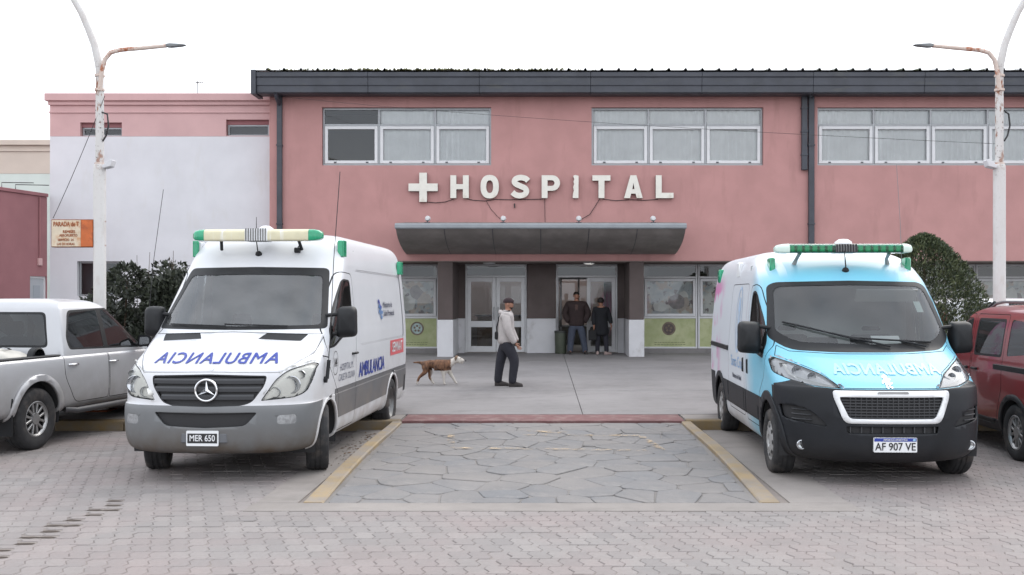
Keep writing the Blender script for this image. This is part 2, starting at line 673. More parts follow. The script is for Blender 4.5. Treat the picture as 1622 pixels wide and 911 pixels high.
cells = []
row = 0
y = RY0 + PD / 2
while y < RY1 - PD / 2:
    x = RX0 + (PW / 2 if row % 2 else PW)
    while x < RX1:
        if not in_ramp(x, y): cells.append((x, y))
        x += PW
    y += PD
    row += 1
vis = [c for c in cells if c[1] > 6.85 and abs(c[0] * F_PX / c[1] + CX - 811) < 830]
vis.sort(key=lambda c: (round(c[1], 2), abs(c[0])))
near = set(vis[:300])
variants = []
for k in range(6):
    v, f = paver_geo(0, 0, random.uniform(-.002, .002), random.uniform(-.02, .02), random.uniform(-.02, .02))
    b = MB().add(v, f)
    variants.append(b.mesh('paver', fixn=True))
soil = []
far = MB()
tones = []
def trench(c):
    px, py = CX + c[0] * F_PX / c[1], CY + CAM_H * F_PX / c[1]
    return px < 200 and abs(py - (872 - px * .40)) < 8.5
for c in cells:
    if trench(c) and random.random() < .9:        # pavers lost along a trench line, dark soil left in the gap
        soil.append(c)
    elif c in near:
        o = bpy.data.objects.new('paver', random.choice(variants))
        COL.objects.link(o)
        if not o.data.materials: o.data.materials.append(M_PAVER)
        o.location = (c[0], c[1], random.uniform(-.003, .001))
        o.parent = road
    else:
        dz = random.uniform(-.003, .002)
        v, f = paver_geo(c[0], c[1], dz, random.uniform(-.02, .02), random.uniform(-.02, .02))
        far.add(v, f)
        tones += [random.random()] * len(f)
so_ = MB()
rg_ = random.Random(2)
for cx_, cy_ in soil:
    k0 = [(cx_ + PW * .62 * math.cos(t) * rg_.uniform(.8, 1.05), cy_ - .05 + PD * .17 * math.sin(t) * rg_.uniform(.5, 1.2), -.0045 + .0003 * rg_.random()) for t in [2 * PI * q / 10 for q in range(10)]]
    so_.add(k0, [tuple(range(10))])
    # broken paver filling the rest of the gap
    v, f = paver_geo(0, 0, -.002, 0, 0)
    far.add([(cx_ + a, cy_ + .055 + b * .42, zz) for a, b, zz in v], f)
    tones += [rg_.random()] * len(f)
if soil: tag(so_.build('soil_patch', mat('dark_soil', srgb(70, 60, 54), .95, var=.25, vscale=20, bump=.5, bscale=40), road, fixn=False), kind='stuff')
me = far.mesh('paver_field', fixn=False)
at = me.attributes.new('tone', 'FLOAT', 'FACE')
at.data.foreach_set('value', tones)
tag(link_mesh('paver_field', me, M_PAVERS, road), kind='stuff')

# concrete strip in front of the ramp and along its right kerb
strip = MB()
strip.box(-2.66, 2.86, 8.93, 9.27, -.03, .007)
strip.build('concrete_edging', M_CONC2, road, bevel=.004)
MB().box(2.30, 2.84, 9.28, RY1 - .01, -.03, .007).build('concrete_edging', M_CONC2, road, bevel=.004)
MB().box(-2.64, -2.26, 9.28, RY1 - .01, -.03, .007).build('concrete_edging', M_CONC2, road, bevel=.004)

M_RAMPJOINT = concrete('ramp_mortar', srgb(128, 124, 121))
# ramp of crazy paving between two painted kerbs
RA_Y0, RA_Y1, RA_Z0, RA_Z1 = 9.28, 14.42, .0, .105
rz = lambda yy: RA_Z0 + (RA_Z1 - RA_Z0) * (yy - RA_Y0) / (RA_Y1 - RA_Y0)
ramp = MB()
ramp.add([(-2.06, RA_Y0, -.03), (2.06, RA_Y0, -.03), (2.06, RA_Y1, -.03), (-2.06, RA_Y1, -.03),
          (-2.06, RA_Y0, rz(RA_Y0) - .008), (2.06, RA_Y0, rz(RA_Y0) - .008), (2.06, RA_Y1, rz(RA_Y1) - .008), (-2.06, RA_Y1, rz(RA_Y1) - .008)],
         [(0, 3, 2, 1), (4, 5, 6, 7), (0, 1, 5, 4), (1, 2, 6, 5), (2, 3, 7, 6), (3, 0, 4, 7)])
ramp = ramp.build('ramp', M_RAMPJOINT)
tag(ramp, kind='structure')
rnd = random.Random(5)
seeds = []
while len(seeds) < 118:
    p = Vector((rnd.uniform(-2.02, 2.02), rnd.uniform(RA_Y0, RA_Y1)))
    if all((p - q).length > .28 + .1 * rnd.random() for q in seeds): seeds.append(p)
    elif rnd.random() < .002: break
for i, p in enumerate(seeds):
    poly = [(-1.99, RA_Y0 + .015), (1.99, RA_Y0 + .015), (1.99, RA_Y1 - .02), (-1.99, RA_Y1 - .02)]
    for q in seeds:
        if q is p or (q - p).length > 2: continue
        poly = clip_poly(poly, (p + q) / 2, (q - p).normalized())
    if len(poly) < 3: continue
    poly = rounded(inset(poly, rnd.uniform(.004, .009)), .05, 2)
    poly = [(a + rnd.uniform(-.006, .006), b + rnd.uniform(-.006, .006)) for a, b in poly]
    top = inset(poly, .006)
    n = len(poly)
    dz = rnd.uniform(-.003, .006)
    tx = rnd.uniform(-.012, .012)
    ty = rnd.uniform(-.012, .012)
    hz = lambda a, b: rz(p.y + b) + dz + a * tx + b * ty
    rel = [(a - p.x, b - p.y) for a, b in poly]
    rel2 = [(a - p.x, b - p.y) for a, b in top]
    z0 = rz(p.y)
    v = [(a, b, -.02) for a, b in rel] + [(a, b, hz(a, b) - z0 - .005) for a, b in rel] + [(a, b, hz(a, b) - z0) for a, b in rel2]
    f = [(k, (k + 1) % n, (k + 1) % n + n, k + n) for k in range(n)] + [(k + n, (k + 1) % n + n, (k + 1) % n + 2 * n, k + 2 * n) for k in range(n)] + [tuple(range(2 * n, 3 * n))]
    o = MB().add(v, f).build('paving_stone', M_STONE, ramp)
    o.location = (p.x, p.y, z0)
# remains of painted lines on the ramp
pl = MB()
def ramp_strip(x0, y0, x1, y1, w):
    d = Vector((x1 - x0, y1 - y0)).normalized()
    nn = Vector((-d.y, d.x)) * w / 2
    q = [(x0 + nn.x, y0 + nn.y), (x1 + nn.x, y1 + nn.y), (x1 - nn.x, y1 - nn.y), (x0 - nn.x, y0 - nn.y)]
    pl.add([(a, b, rz(b) + .014) for a, b in q], [(0, 1, 2, 3)])
ramp_strip(-.25, 13.25, 1.3, 13.2, .1)
ramp_strip(1.3, 13.2, 1.45, 12.1, .09)
ramp_strip(-1.05, 12.25, 1.4, 12.05, .1)
ramp_strip(-1.2, 13.3, -1.1, 12.2, .09)
ramp_strip(-.2, 13.6, .35, 13.45, .22)
o = pl.build('painted_line', M_FLAKE, ramp, fixn=False)
tag(o, kind='stuff')

# dry leaves and grit against the kerb where the white ambulance stands
lv_ = MB()
rg_ = random.Random(6)
for k in range(130):
    x_, y_ = -2.2 - abs(rg_.gauss(0, .16)), rg_.triangular(10.4, 14.3, 13.6)
    a_, l_ = rg_.uniform(0, 6.3), rg_.uniform(.012, .035)
    d_ = Vector((math.cos(a_), math.sin(a_), 0)) * l_; n_2 = Vector((-d_.y, d_.x, 0)) * .45
    c_ = Vector((x_, y_, .012))
    lv_.add([c_ - d_, c_ + n_2 + Vector((0, 0, .008)), c_ + d_ + Vector((0, 0, .004)), c_ - n_2], [(0, 1, 2, 3)])
tag(lv_.build('fallen_leaves', mat('dry_leaf', srgb(92, 70, 50), .9, var=.3, vscale=30), None, fixn=False), 'dry brown leaves lying along the kerb beside the white ambulance', 'leaves', kind='stuff')
# yellow kerbs beside the ramp
def side_kerb(sg):
    k = MB()
    N = 24
    prev = None
    for i in range(N + 1):
        t = i / N
        yy = 9.30 + (14.40 - 9.30) * t
        bul = .05 * math.sin(PI * min(1, t * 1.15)) ** 1
        xi = 2.005 + .02 * (1 - t) + bul * .6
        wd_ = .15 + .05 * (1 - t) ** 2
        zt = rz(yy) + .006 + .028 * math.sin(PI * t) + .02 * t
        ring = [(sg * xi, yy, -.03), (sg * xi, yy, zt - .012), (sg * (xi + .014), yy, zt), (sg * (xi + wd_ - .02), yy, zt), (sg * (xi + wd_), yy, zt - .02), (sg * (xi + wd_ + .012), yy, -.03)]
        k.v += ring
        if prev is not None:
            for j in range(6):
                k.f.append((prev + j, prev + (j + 1) % 6, prev + 6 + (j + 1) % 6, prev + 6 + j))
        else:
            k.f.append((0, 1, 2, 3, 4, 5))
        prev = i * 6
    k.f.append(tuple(range(prev, prev + 6))[::-1])
    o = k.build('ramp_kerb', M_YELLOW, None, smooth=35)
    tag(o, kind='structure')


side_kerb(1)
side_kerb(-1)

# pavement in front of the hospital: slabs that rise gently to the doors
PV_Y0, PV_Z0, PV_SL = 14.62, .14, .0108
pz = lambda yy: PV_Z0 + PV_SL * (yy - PV_Y0)
pav = MB()
def slope_box(mb, x0, x1, y0, y1, dz, zb):
    mb.add([(x0, y0, zb), (x1, y0, zb), (x1, y1, zb), (x0, y1, zb), (x0, y0, pz(y0) + dz), (x1, y0, pz(y0) + dz), (x1, y1, pz(y1) + dz), (x0, y1, pz(y1) + dz)],
           [(0, 3, 2, 1), (4, 5, 6, 7), (0, 1, 5, 4), (1, 2, 6, 5), (2, 3, 7, 6), (3, 0, 4, 7)])
    return mb
pavement = slope_box(MB(), -34, 34, PV_Y0, 29.28, -.03, -.05).build('pavement', M_MORTAR)
tag(pavement, kind='structure')
xe = [-34, -24, -15, -8.6, -3.9, .62, 5.2, 9.9, 16, 25, 34]
ye = [15.16, 18.6, 22.3, 25.9, 29.2]
for i in range(len(xe) - 1):
    for j in range(len(ye) - 1):
        g = .005
        slope_box(MB(), xe[i] + g, xe[i + 1] - g, ye[j] + g, ye[j + 1] - g, random.uniform(-.002, .002), -.02).build('concrete_slab', M_CONC, pavement, bevel=.004)
slope_box(MB(), -2.02, 2.06, 14.44, 15.15, -.004, -.02).build('red_edging', M_REDCONC, pavement, bevel=.006)
# kerbstones along the pavement edge
kx = -30.0
while kx < 30:
    x0, x1 = kx + .006, kx + .994
    kx += 1.0
    if x1 > -2.04 and x0 < 2.08:
        if x0 < -2.04: x1 = -2.04
        elif x1 > 2.08: x0 = 2.08
        else: continue
    if x1 - x0 < .1: continue
    c = abs((x0 + x1) / 2)
    m = M_YELLOW2 if c < 7 else M_CONC2
    MB().box(x0, x1, KERB_Y + .003, 14.615, -.05, .142 + random.uniform(-.004, .004)).build('kerbstone', m, pavement, bevel=.018, bseg=2)
MB().box(-34, -2.05, 14.62, 15.15, -.02, .1415).build('pavement_edging', M_CONC2, pavement, bevel=.004)
MB().box(2.09, 34, 14.62, 15.15, -.02, .1415).build('pavement_edging', M_CONC2, pavement, bevel=.004)

# ================================================================== hospital
YP, YG = 27.6, 29.4           # plane of the upper wall and of the recessed ground floor


def holed_wall(mb, x0, x1, z0, z1, y, th, holes):
    xs = sorted(set([x0, x1] + [h[0] for h in holes] + [h[1] for h in holes]))
    zs = sorted(set([z0, z1] + [h[2] for h in holes] + [h[3] for h in holes]))
    xs = [x for x in xs if x0 <= x <= x1]
    zs = [z for z in zs if z0 <= z <= z1]
    inside = lambda x, z: any(h[0] < x < h[1] and h[2] < z < h[3] for h in holes)
    for i in range(len(xs) - 1):
        for j in range(len(zs) - 1):
            if inside((xs[i] + xs[i + 1]) / 2, (zs[j] + zs[j + 1]) / 2): continue
            a, b, c, d = xs[i], xs[i + 1], zs[j], zs[j + 1]
            mb.add([(a, y, c), (b, y, c), (b, y, d), (a, y, d)], [(0, 1, 2, 3)])
            mb.add([(a, y + th, c), (b, y + th, c), (b, y + th, d), (a, y + th, d)], [(3, 2, 1, 0)])
    for a, b, c, d in holes:
        mb.add([(a, y, c), (b, y, c), (b, y + th, c), (a, y + th, c)], [(0, 1, 2, 3)])
        mb.add([(a, y, d), (b, y, d), (b, y + th, d), (a, y + th, d)], [(3, 2, 1, 0)])
        mb.add([(a, y, c), (a, y, d), (a, y + th, d), (a, y + th, c)], [(3, 2, 1, 0)])
        mb.add([(b, y, c), (b, y, d), (b, y + th, d), (b, y + th, c)], [(0, 1, 2, 3)])
    mb.add([(x0, y, z0), (x0, y, z1), (x0, y + th, z1), (x0, y + th, z0)], [(0, 1, 2, 3)])
    mb.add([(x1, y, z0), (x1, y, z1), (x1, y + th, z1), (x1, y + th, z0)], [(3, 2, 1, 0)])
    mb.add([(x0, y, z0), (x1, y, z0), (x1, y + th, z0), (x0, y + th, z0)], [(0, 1, 2, 3)])
    mb.add([(x0, y, z1), (x1, y, z1), (x1, y + th, z1), (x0, y + th, z1)], [(3, 2, 1, 0)])
    return mb


def ring(mb, x0, x1, z0, z1, w, y0, y1):
    """a rectangular frame of four bars butted end to end"""
    mb.box(x0, x0 + w, y0, y1, z0, z1)
    mb.box(x1 - w, x1, y0, y1, z0, z1)
    mb.box(x0 + w, x1 - w, y0, y1, z0, z0 + w)
    mb.box(x0 + w, x1 - w, y0, y1, z1 - w, z1)
    return mb


hosp = empty('hospital_building', (0, YP, .2), 0, 'long two storey pink hospital with dark gutter, ribbon windows and recessed entrance', 'hospital')
HX0, HX1 = WX(427, YP), 24.0
Z_SOF = 2.92
zt_, zb_ = WZ(170, YP), WZ(262, YP)
cw = (1209 - 937) / 3 * YP / F_PX
wins = [(WX(510, YP), WX(778, YP), 3), (WX(937, YP), WX(1209, YP), 3), (WX(1295, YP), WX(1295, YP) + cw * 6, 6)]
holes = [(a, b, zb_, zt_) for a, b, n in wins]
wl = holed_wall(MB(), HX0, HX1, Z_SOF, 7.6, YP, .24, holes)
wl.build('upper_wall', M_PINK, hosp, world=True, fixn=False)
MB().box(HX0, HX0 + .24, YP + .242, 34.9, .0, 7.6).build('side_wall', M_PINK, hosp, world=True)
MB().box(HX1 - .24, HX1, YP + .242, 34.9, .0, 7.6).build('side_wall', M_PINK, hosp, world=True)
MB().box(HX0, HX1, 34.9, 35.1, Z_SOF + .31, 7.6).build('back_wall', M_PINK, hosp, world=True)
MB().box(HX0 + .25, HX1 - .25, YP + .25, 34.88, Z_SOF + .002, Z_SOF + .3).build('floor_slab', M_INTERIOR, hosp, world=True)
MB().box(HX0 + .25, HX1 - .25, YP + 3.6, YP + 3.75, Z_SOF + .31, 7.58).build('interior_wall', M_INTERIOR, hosp, world=True)
for x in (-1.0, 7.0):
    MB().box(x, x + .1, YP + .26, YP + 3.59, Z_SOF + .31, 7.58).build('interior_wall', M_INTERIOR, hosp, world=True)
# painted rim below the upper wall and soffit over the recess
MB().box(HX0 + .02, HX1 - .02, YP + .02, YG + .02, Z_SOF - .03, Z_SOF - .002).build('soffit', mat('soffit_paint', srgb(120, 108, 104), .8, var=.06, vscale=2), hosp, world=True)

N_GROUP = 'white framed upper floor windows'


def upper_window(x0, x1, z0, z1, n, Y, bare=()):
    y0 = Y + .10
    fr = MB()
    w = .055
    cwid = (x1 - x0) / n
    zt = z1 - (z1 - z0) * .295
    fr.box(x0, x1, y0, y0 + .07, z1 - w, z1)
    fr.box(x0, x1, y0 - .012, y0 + .07, z0, z0 + w)
    for k in range(n + 1):
        xc = x0 + cwid * k
        a, b = (xc, xc + w) if k == 0 else (xc - w, xc) if k == n else (xc - w / 2, xc + w / 2)
        fr.box(a, b, y0, y0 + .07, z0 + w, z1 - w)
        if k < n:
            l = x0 + cwid * k + (w if k == 0 else w / 2)
            r = x0 + cwid * (k + 1) - (w if k == n - 1 else w / 2)
            fr.box(l, r, y0 + .003, y0 + .066, zt - w / 2, zt + w / 2)
    wo = fr.build('window', M_ALUGREY, hosp, bevel=.004, world=True)
    for k in range(n):
        l = x0 + cwid * k + (w if k == 0 else w / 2)
        r = x0 + cwid * (k + 1) - (w if k == n - 1 else w / 2)
        s = ring(MB(), l + .006, r - .006, z0 + w + .004, zt - w / 2 - .006, .085, y0 - .022, y0 + .03)
        so_ = s.build('sash', M_ALU, wo, bevel=.006, world=True)
        so_.location = (0, 0, 0)
        for q in (.2, .8):
            xx = l + (r - l) * q
            o = MB().box(xx - .035, xx + .035, y0 - .03, y0 - .0225, z0 + w + .02, z0 + w + .055).build('latch', M_SLATE, wo); o.location = (0, 0, 0)
        for a, b in ((z0 + w + .09, zt - w / 2 - .092), (zt + w / 2, z1 - w)):
            m_ = .09 if b < zt else 0
            p = MB().add([(l + m_, y0 + .012 + .02 * (m_ == 0), a), (r - m_, y0 + .012 + .02 * (m_ == 0), a), (r - m_, y0 + .012 + .02 * (m_ == 0), b), (l + m_, y0 + .012 + .02 * (m_ == 0), b)], [(0, 1, 2, 3)])
            o = p.build('pane', G_WIN, wo, fixn=False); o.location = (0, 0, 0)
        if k in bare: continue
        yc = Y + .20
        ph = random.uniform(0, 6)
        fq = random.uniform(26, 38)
        def cf(u, v, l=l, r=r, ph=ph, fq=fq):
            x = l - .03 + (r - l + .06) * u
            a = .014 + .009 * math.sin(3 * x + ph)
            return (x, yc + a * math.sin(fq * x + ph + .8 * math.sin(5 * x)) + .003 * math.sin(90 * x), z0 + .02 + (z1 - z0 - .05) * v)
        half = MB().grid(cf, 70, 2)
        yield half, (l + r) / 2


wi = 0
ORD = ['first', 'second', 'third', 'fourth']
for wi, (a, b, n) in enumerate(wins):
    for k, (c, xm) in enumerate(upper_window(a, b, zb_, zt_, n, YP, (0,) if wi == 0 else (4, 5) if wi == 2 else ())):
        o = c.build('curtain', M_CURTAIN, None, smooth=60, fixn=False)
        lab = [['white curtain behind the upper window over the cross, beside the bare pane', 'white curtain behind the upper window over the cross, away from the bare pane'],
               ['white curtain behind the upper window over the last letters, pane farthest from the downpipes', 'white curtain behind the middle pane of the upper window over the last letters', 'white curtain behind the upper window over the last letters, pane beside the downpipes'],
               ['white curtain behind the long upper window, %s pane from the twin downpipes' % q for q in ORD]][wi][k]
        tag(o, lab, 'curtain', 'curtains of the upper windows')

# roof edge: stepped gutter fascia, ribbed roof sheet, end block
zf0, zf1 = WZ(148, 27.05), WZ(114, 27.05)
prof = [(27.6, zf0 + .02), (27.12, zf0), (27.05, zf0 + .03), (27.05, zf0 + .2), (27.03, zf0 + .22), (27.03, zf0 + .42), (27.0, zf0 + .45), (27.0, zf1 - .02), (27.03, zf1), (27.6, zf1)]
def fascia(x0, x1):
    return MB().prism(prof, 'x', x0, x1).build('gutter_fascia', M_SLATE, hosp, bevel=.006, world=True)
xe_ = [HX0 - .2]
while xe_[-1] < HX1:
    xe_.append(xe_[-1] + 3.0)
for i in range(len(xe_) - 1): fascia(xe_[i] + .004, xe_[i + 1] - .004)
MB().box(HX0 - .34, HX0 - .205, 26.97, 27.7, zf0 - .03, zf1 + .05).build('gutter_end', M_SLATE, hosp, bevel=.01, world=True)
rf = MB()
pts = []
x = HX0 - .3
while x < HX1 + .1:
    pts += [(x, 0), (x + .36, 0), (x + .385, .055), (x + .425, .055)]
    x += .45
rs = 7 * math.pi / 180
vv, ff = [], []
rr = random.Random(3)
for (x, h) in pts:
    vv.append((x, 26.98 + rr.uniform(-.01, .01), zf1 + .035 + h)); vv.append((x, 31.5, zf1 + .035 + h + 4.5 * math.tan(rs)))
for (x, h) in pts:
    vv.append((x, 35.3, zf1 + .035 + h))
n_ = len(pts)
for i in range(n_ - 1):
    ff.append((2 * i, 2 * i + 2, 2 * i + 3, 2 * i + 1))
    ff.append((2 * i + 1, 2 * i + 3, 2 * n_ + i + 1, 2 * n_ + i))
rf.add(vv, ff).build('roof', M_ROOF, hosp, world=True, fixn=False)
MB().box(HX0, HX1, 27.62, 35.2, 7.605, zf1 + .02).build('roof_deck', M_SLATE, hosp, world=True)
# moss cushions along the roof edge over the left window
ms = MB()
rm = random.Random(8)
for k in range(420):
    xx = rm.triangular(HX0, 2.2, -3.2)
    r_ = rm.uniform(.02, .055)
    c = Vector((xx, 26.99 + rm.uniform(0, .25), zf1 + .04 + rm.uniform(0, .02)))
    ms.add([c + Vector(q) * r_ for q in ((1, 0, 0), (0, 1, 0), (-1, 0, 0), (0, -1, 0), (0, 0, 1.1))], [(0, 1, 4), (1, 2, 4), (2, 3, 4), (3, 0, 4)])
tag(ms.build('roof_moss', mat('moss', srgb(104, 104, 72), .95, var=.3, vscale=15), None, fixn=False), 'dark green moss along the hospital roof edge', 'moss', kind='stuff')

# downpipes
def pipe(px, y0, y1, wpx=8, dy=0.):
    xc = WX(px, YP)
    w = wpx * YP / F_PX / 2
    p = MB().box(xc - w, xc + w, YP - .12 - dy, YP - .02 - dy, WZ(y1, YP), WZ(y0, YP))
    o = p.build('downpipe', M_SLATE, hosp, bevel=.012, world=True)
    for q in (.2, .5, .8):
        z = WZ(y0 + (y1 - y0) * q, YP)
        b = MB().box(xc - w - .012, xc + w + .012, YP - .135 - dy, YP - .003, z - .025, z + .025).build('bracket', M_SLATE, o, bevel=.004)
        b.location = (0, 0, 0)
    return o
pipe(444, 148, 562)
pipe(1273, 148, 270, 9)
pipe(1284, 148, 562, 9)
MB().tube([W(1284, 150, 27.3), W(1284, 152, YP - .07)], .06).build('gutter_outlet', M_SLATE, hosp, world=True)
MB().tube([(WX(444, YP), 27.1, zf0 + .03), (WX(444, YP), 27.2, zf0 - .08), (WX(444, YP), YP - .07, zf0 - .22)], .055).build('gutter_outlet', M_SLATE, hosp, world=True)

# canopy
CXA, CXB = WX(627, 25.6), WX(1086, 25.6)
und = [(25.6, 3.66), (25.72, 3.56), (25.95, 3.44), (26.3, 3.32), (26.7, 3.23), (27.15, 3.15), (27.6, 3.10)]
can = MB().prism([(25.6, 3.70)] + und + [(27.6, 3.98), (25.6, 3.81)], 'x', CXA, CXB)
can = can.build('canopy', M_CANOPY, hosp, world=True, smooth=30)
o = MB().prism([(25.55, 3.665), (25.597, 3.66), (25.597, 3.80), (25.55, 3.80), (25.53, 3.77), (25.53, 3.69)], 'x', CXA - .02, CXB + .02).build('canopy_edge', M_CANOPYEDGE, can, bevel=.006); o.location = (0, 0, 0)
for i in range(1, 6):        # standing seams of the underside
    xs_ = CXA + (CXB - CXA) * i / 6
    se = MB()
    for k in range(len(und) - 1):
        (a, b), (c, d) = und[k], und[k + 1]
        se.add([(xs_ - .008, a, b - .006), (xs_ + .008, a, b - .006), (xs_ + .008, c, d - .006), (xs_ - .008, c, d - .006)], [(0, 1, 2, 3)])
    o = se.build('panel_seam', M_SLATE, can, fixn=False); o.location = (0, 0, 0)
for px, und_ in ((677, 'cross'), (797, 'letters O and S'), (917, 'letter I'), (1035, 'letter L')):
    x = WX(px, 26.0)
    s = empty('spotlight', (x, 26.0, 3.84), 0, 'small round spotlight on top of the canopy below the sign\'s ' + und_, 'spotlight', 'spotlights on the canopy')
    MB().cbox((0, 0, .01), .14, .10, .02).build('base', M_SLATE, s)
    MB().tube([(0, 0, .02), (0, .01, .09)], .015).build('stem', M_SLATE, s)
    MB().lathe([(.0, -.07), (.05, -.065), (.075, .05), (.07, .055), (.0, .03)], 'y', (0, .03, .12), 14).build('lamp_head', M_ALU, s, smooth=50)

# ground floor: pillars, walls, glazing
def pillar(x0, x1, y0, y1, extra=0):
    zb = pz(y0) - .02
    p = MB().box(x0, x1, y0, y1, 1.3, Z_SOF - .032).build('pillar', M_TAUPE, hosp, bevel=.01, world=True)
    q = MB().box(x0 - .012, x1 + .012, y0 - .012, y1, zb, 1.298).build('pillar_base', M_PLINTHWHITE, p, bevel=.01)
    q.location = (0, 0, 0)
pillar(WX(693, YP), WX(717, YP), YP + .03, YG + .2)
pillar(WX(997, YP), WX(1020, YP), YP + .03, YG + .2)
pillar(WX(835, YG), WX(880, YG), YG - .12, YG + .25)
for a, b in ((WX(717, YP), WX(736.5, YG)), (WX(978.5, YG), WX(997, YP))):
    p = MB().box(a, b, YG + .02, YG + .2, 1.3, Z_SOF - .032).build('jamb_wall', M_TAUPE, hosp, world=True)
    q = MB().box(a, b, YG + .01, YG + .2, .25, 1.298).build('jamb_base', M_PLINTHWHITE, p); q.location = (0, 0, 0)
DZ = pz(YG)


def door_leaf(x0, x1, z0, z1, y, swing=0., hinge='l', handle='r'):
    """swing in degrees inwards about the hinge side"""
    w = x1 - x0
    hx = x0 if hinge == 'l' else x1
    sg = 1 if hinge == 'l' else -1
    Mx = Matrix.Translation((hx, y, 0)) @ Matrix.Rotation(R(swing) * sg, 4, 'Z')
    d = MB()
    def bx(a, b, c, e): 
        l, r = (a, b) if sg > 0 else (-b, -a)
        d.box(l, r, -.025, .025, c, e, Mx)
    st = .115
    zm = z0 + (z1 - z0) * .375
    bx(.004, st, z0, z1); bx(w - st, w - .004, z0, z1)
    bx(st, w - st, z0, z0 + .17); bx(st, w - st, z1 - .12, z1); bx(st, w - st, zm - .09, zm + .09)
    o = d.build('door_leaf', M_ALU, hosp, bevel=.008, world=True)
    for c, e in ((z0 + .17, zm - .09), (zm + .09, z1 - .12)):
        l, r = (st, w - st) if sg > 0 else (-(w - st), -st)
        p = MB().add([Mx @ Vector(q) for q in ((l, 0, c), (r, 0, c), (r, 0, e), (l, 0, e))], [(0, 1, 2, 3)]).build('pane', G_DOOR, o, fixn=False)
        p.location = (0, 0, 0)
    hx_ = (w - .06) * sg
    p = MB().tube([Mx @ Vector((hx_, -.03, z0 + .95)), Mx @ Vector((hx_, -.075, z0 + .97)), Mx @ Vector((hx_, -.075, z0 + 1.3)), Mx @ Vector((hx_, -.03, z0 + 1.32))], .012).build('handle', M_ALUGREY, o)
    p.location = (0, 0, 0)
    return o


for x0, x1, op in ((WX(737, YG), WX(835, YG) - .012, False), (WX(880, YG) + .012, WX(978, YG), True)):
    fr = MB()
    w = .05
    zt0, zt1 = 2.50, Z_SOF - .035
    fr.box(x0, x0 + w, YG, YG + .09, DZ - .01, zt1)
    fr.box(x1 - w, x1, YG, YG + .09, DZ - .01, zt1)
    fr.box(x0 + w, x1 - w, YG, YG + .09, zt0, zt0 + .06)
    fr.box(x0 + w, x1 - w, YG, YG + .09, zt1 - .05, zt1)
    fo = fr.build('door_frame', M_ALU, hosp, bevel=.006, world=True)
    p = MB().add([(x0 + w, YG + .05, zt0 + .06), (x1 - w, YG + .05, zt0 + .06), (x1 - w, YG + .05, zt1 - .05), (x0 + w, YG + .05, zt1 - .05)], [(0, 1, 2, 3)]).build('pane', G_WIN, fo, fixn=False)
    p.location = (0, 0, 0)
    p = MB().box(x0 - .02, x1 + .02, YG - .08, YG + .1, DZ - .03, DZ + .006).build('threshold', M_CONC2, fo, bevel=.004); p.location = (0, 0, 0)
    xm = (x0 + x1) / 2
    door_leaf(x0 + w, xm, DZ + .015, zt0 - .006, YG + .05, 82 if op else 0, 'l')
    door_leaf(xm, x1 - w, DZ + .015, zt0 - .006, YG + .05, 0, 'r')

# glazed bays left and right of the entrance
M_GREENP = None
def green_panel_mat():
    m, n, b, o = new_mat('green_print')
    b.inputs['Roughness'].default_value = .35
    c = mix(n, noise_fac(n, 1.6, 4, .3, .7), srgb(150, 160, 110), srgb(186, 190, 150))
    c = mix(n, mul(n, noise_fac(n, 7, 4, .5, .7), .4), c, srgb(140, 150, 98))
    n.links.new(c, b.inputs['Base Color'])
    return m
M_GREENP = green_panel_mat()
M_EMB = mat('emblem_print', srgb(112, 98, 84), .5, var=.3, vscale=9)
M_EMB2 = mat('emblem_print_pale', srgb(160, 178, 176), .5, var=.25, vscale=10)
M_INK = mat('grey_print', srgb(132, 138, 98), .5)


def poster_mat(name, seed):
    m, n, b, o = new_mat(name)
    b.inputs['Roughness'].default_value = .4
    tc = nd(n, 'ShaderNodeTexCoord')
    mp = nd(n, 'ShaderNodeMapping')
    mp.inputs['Location'].default_value = (seed, seed * 2, 0)
    n.links.new(tc.outputs['Object'], mp.inputs[0])
    def nz(s, lo, hi):
        x = nd(n, 'ShaderNodeTexNoise', Scale=s, Detail=4)
        n.links.new(mp.outputs[0], x.inputs['Vector'])
        r = nd(n, 'ShaderNodeMapRange')
        r.inputs['From Min'].default_value = lo; r.inputs['From Max'].default_value = hi
        n.links.new(x.outputs['Fac'], r.inputs[0])
        return r.outputs[0]
    c = mix(n, nz(2.2, .4, .6), srgb(196, 196, 190), srgb(150, 156, 158))
    c = mix(n, nz(4.5, .52, .6), c, srgb(176, 160, 146))
    c = mix(n, mul(n, nz(6.5, .57, .63), .9), c, srgb(98, 86, 88))
    n.links.new(c, b.inputs['Base Color'])
    return m


M_PRINTSKIN = mat('poster_print_tan', srgb(172, 160, 150), .5, var=.1, vscale=8)
M_PRINTDARK = mat('poster_print_dark', srgb(134, 126, 126), .5, var=.2, vscale=8)
M_PRINTLIGHT = mat('poster_print_light', srgb(196, 195, 190), .5, var=.08, vscale=6)


def disc(c, r, y, n=24, a=1.):
    return [(c[0] + r * math.cos(2 * PI * k / n), y, c[1] + r * a * math.sin(2 * PI * k / n)) for k in range(n)]


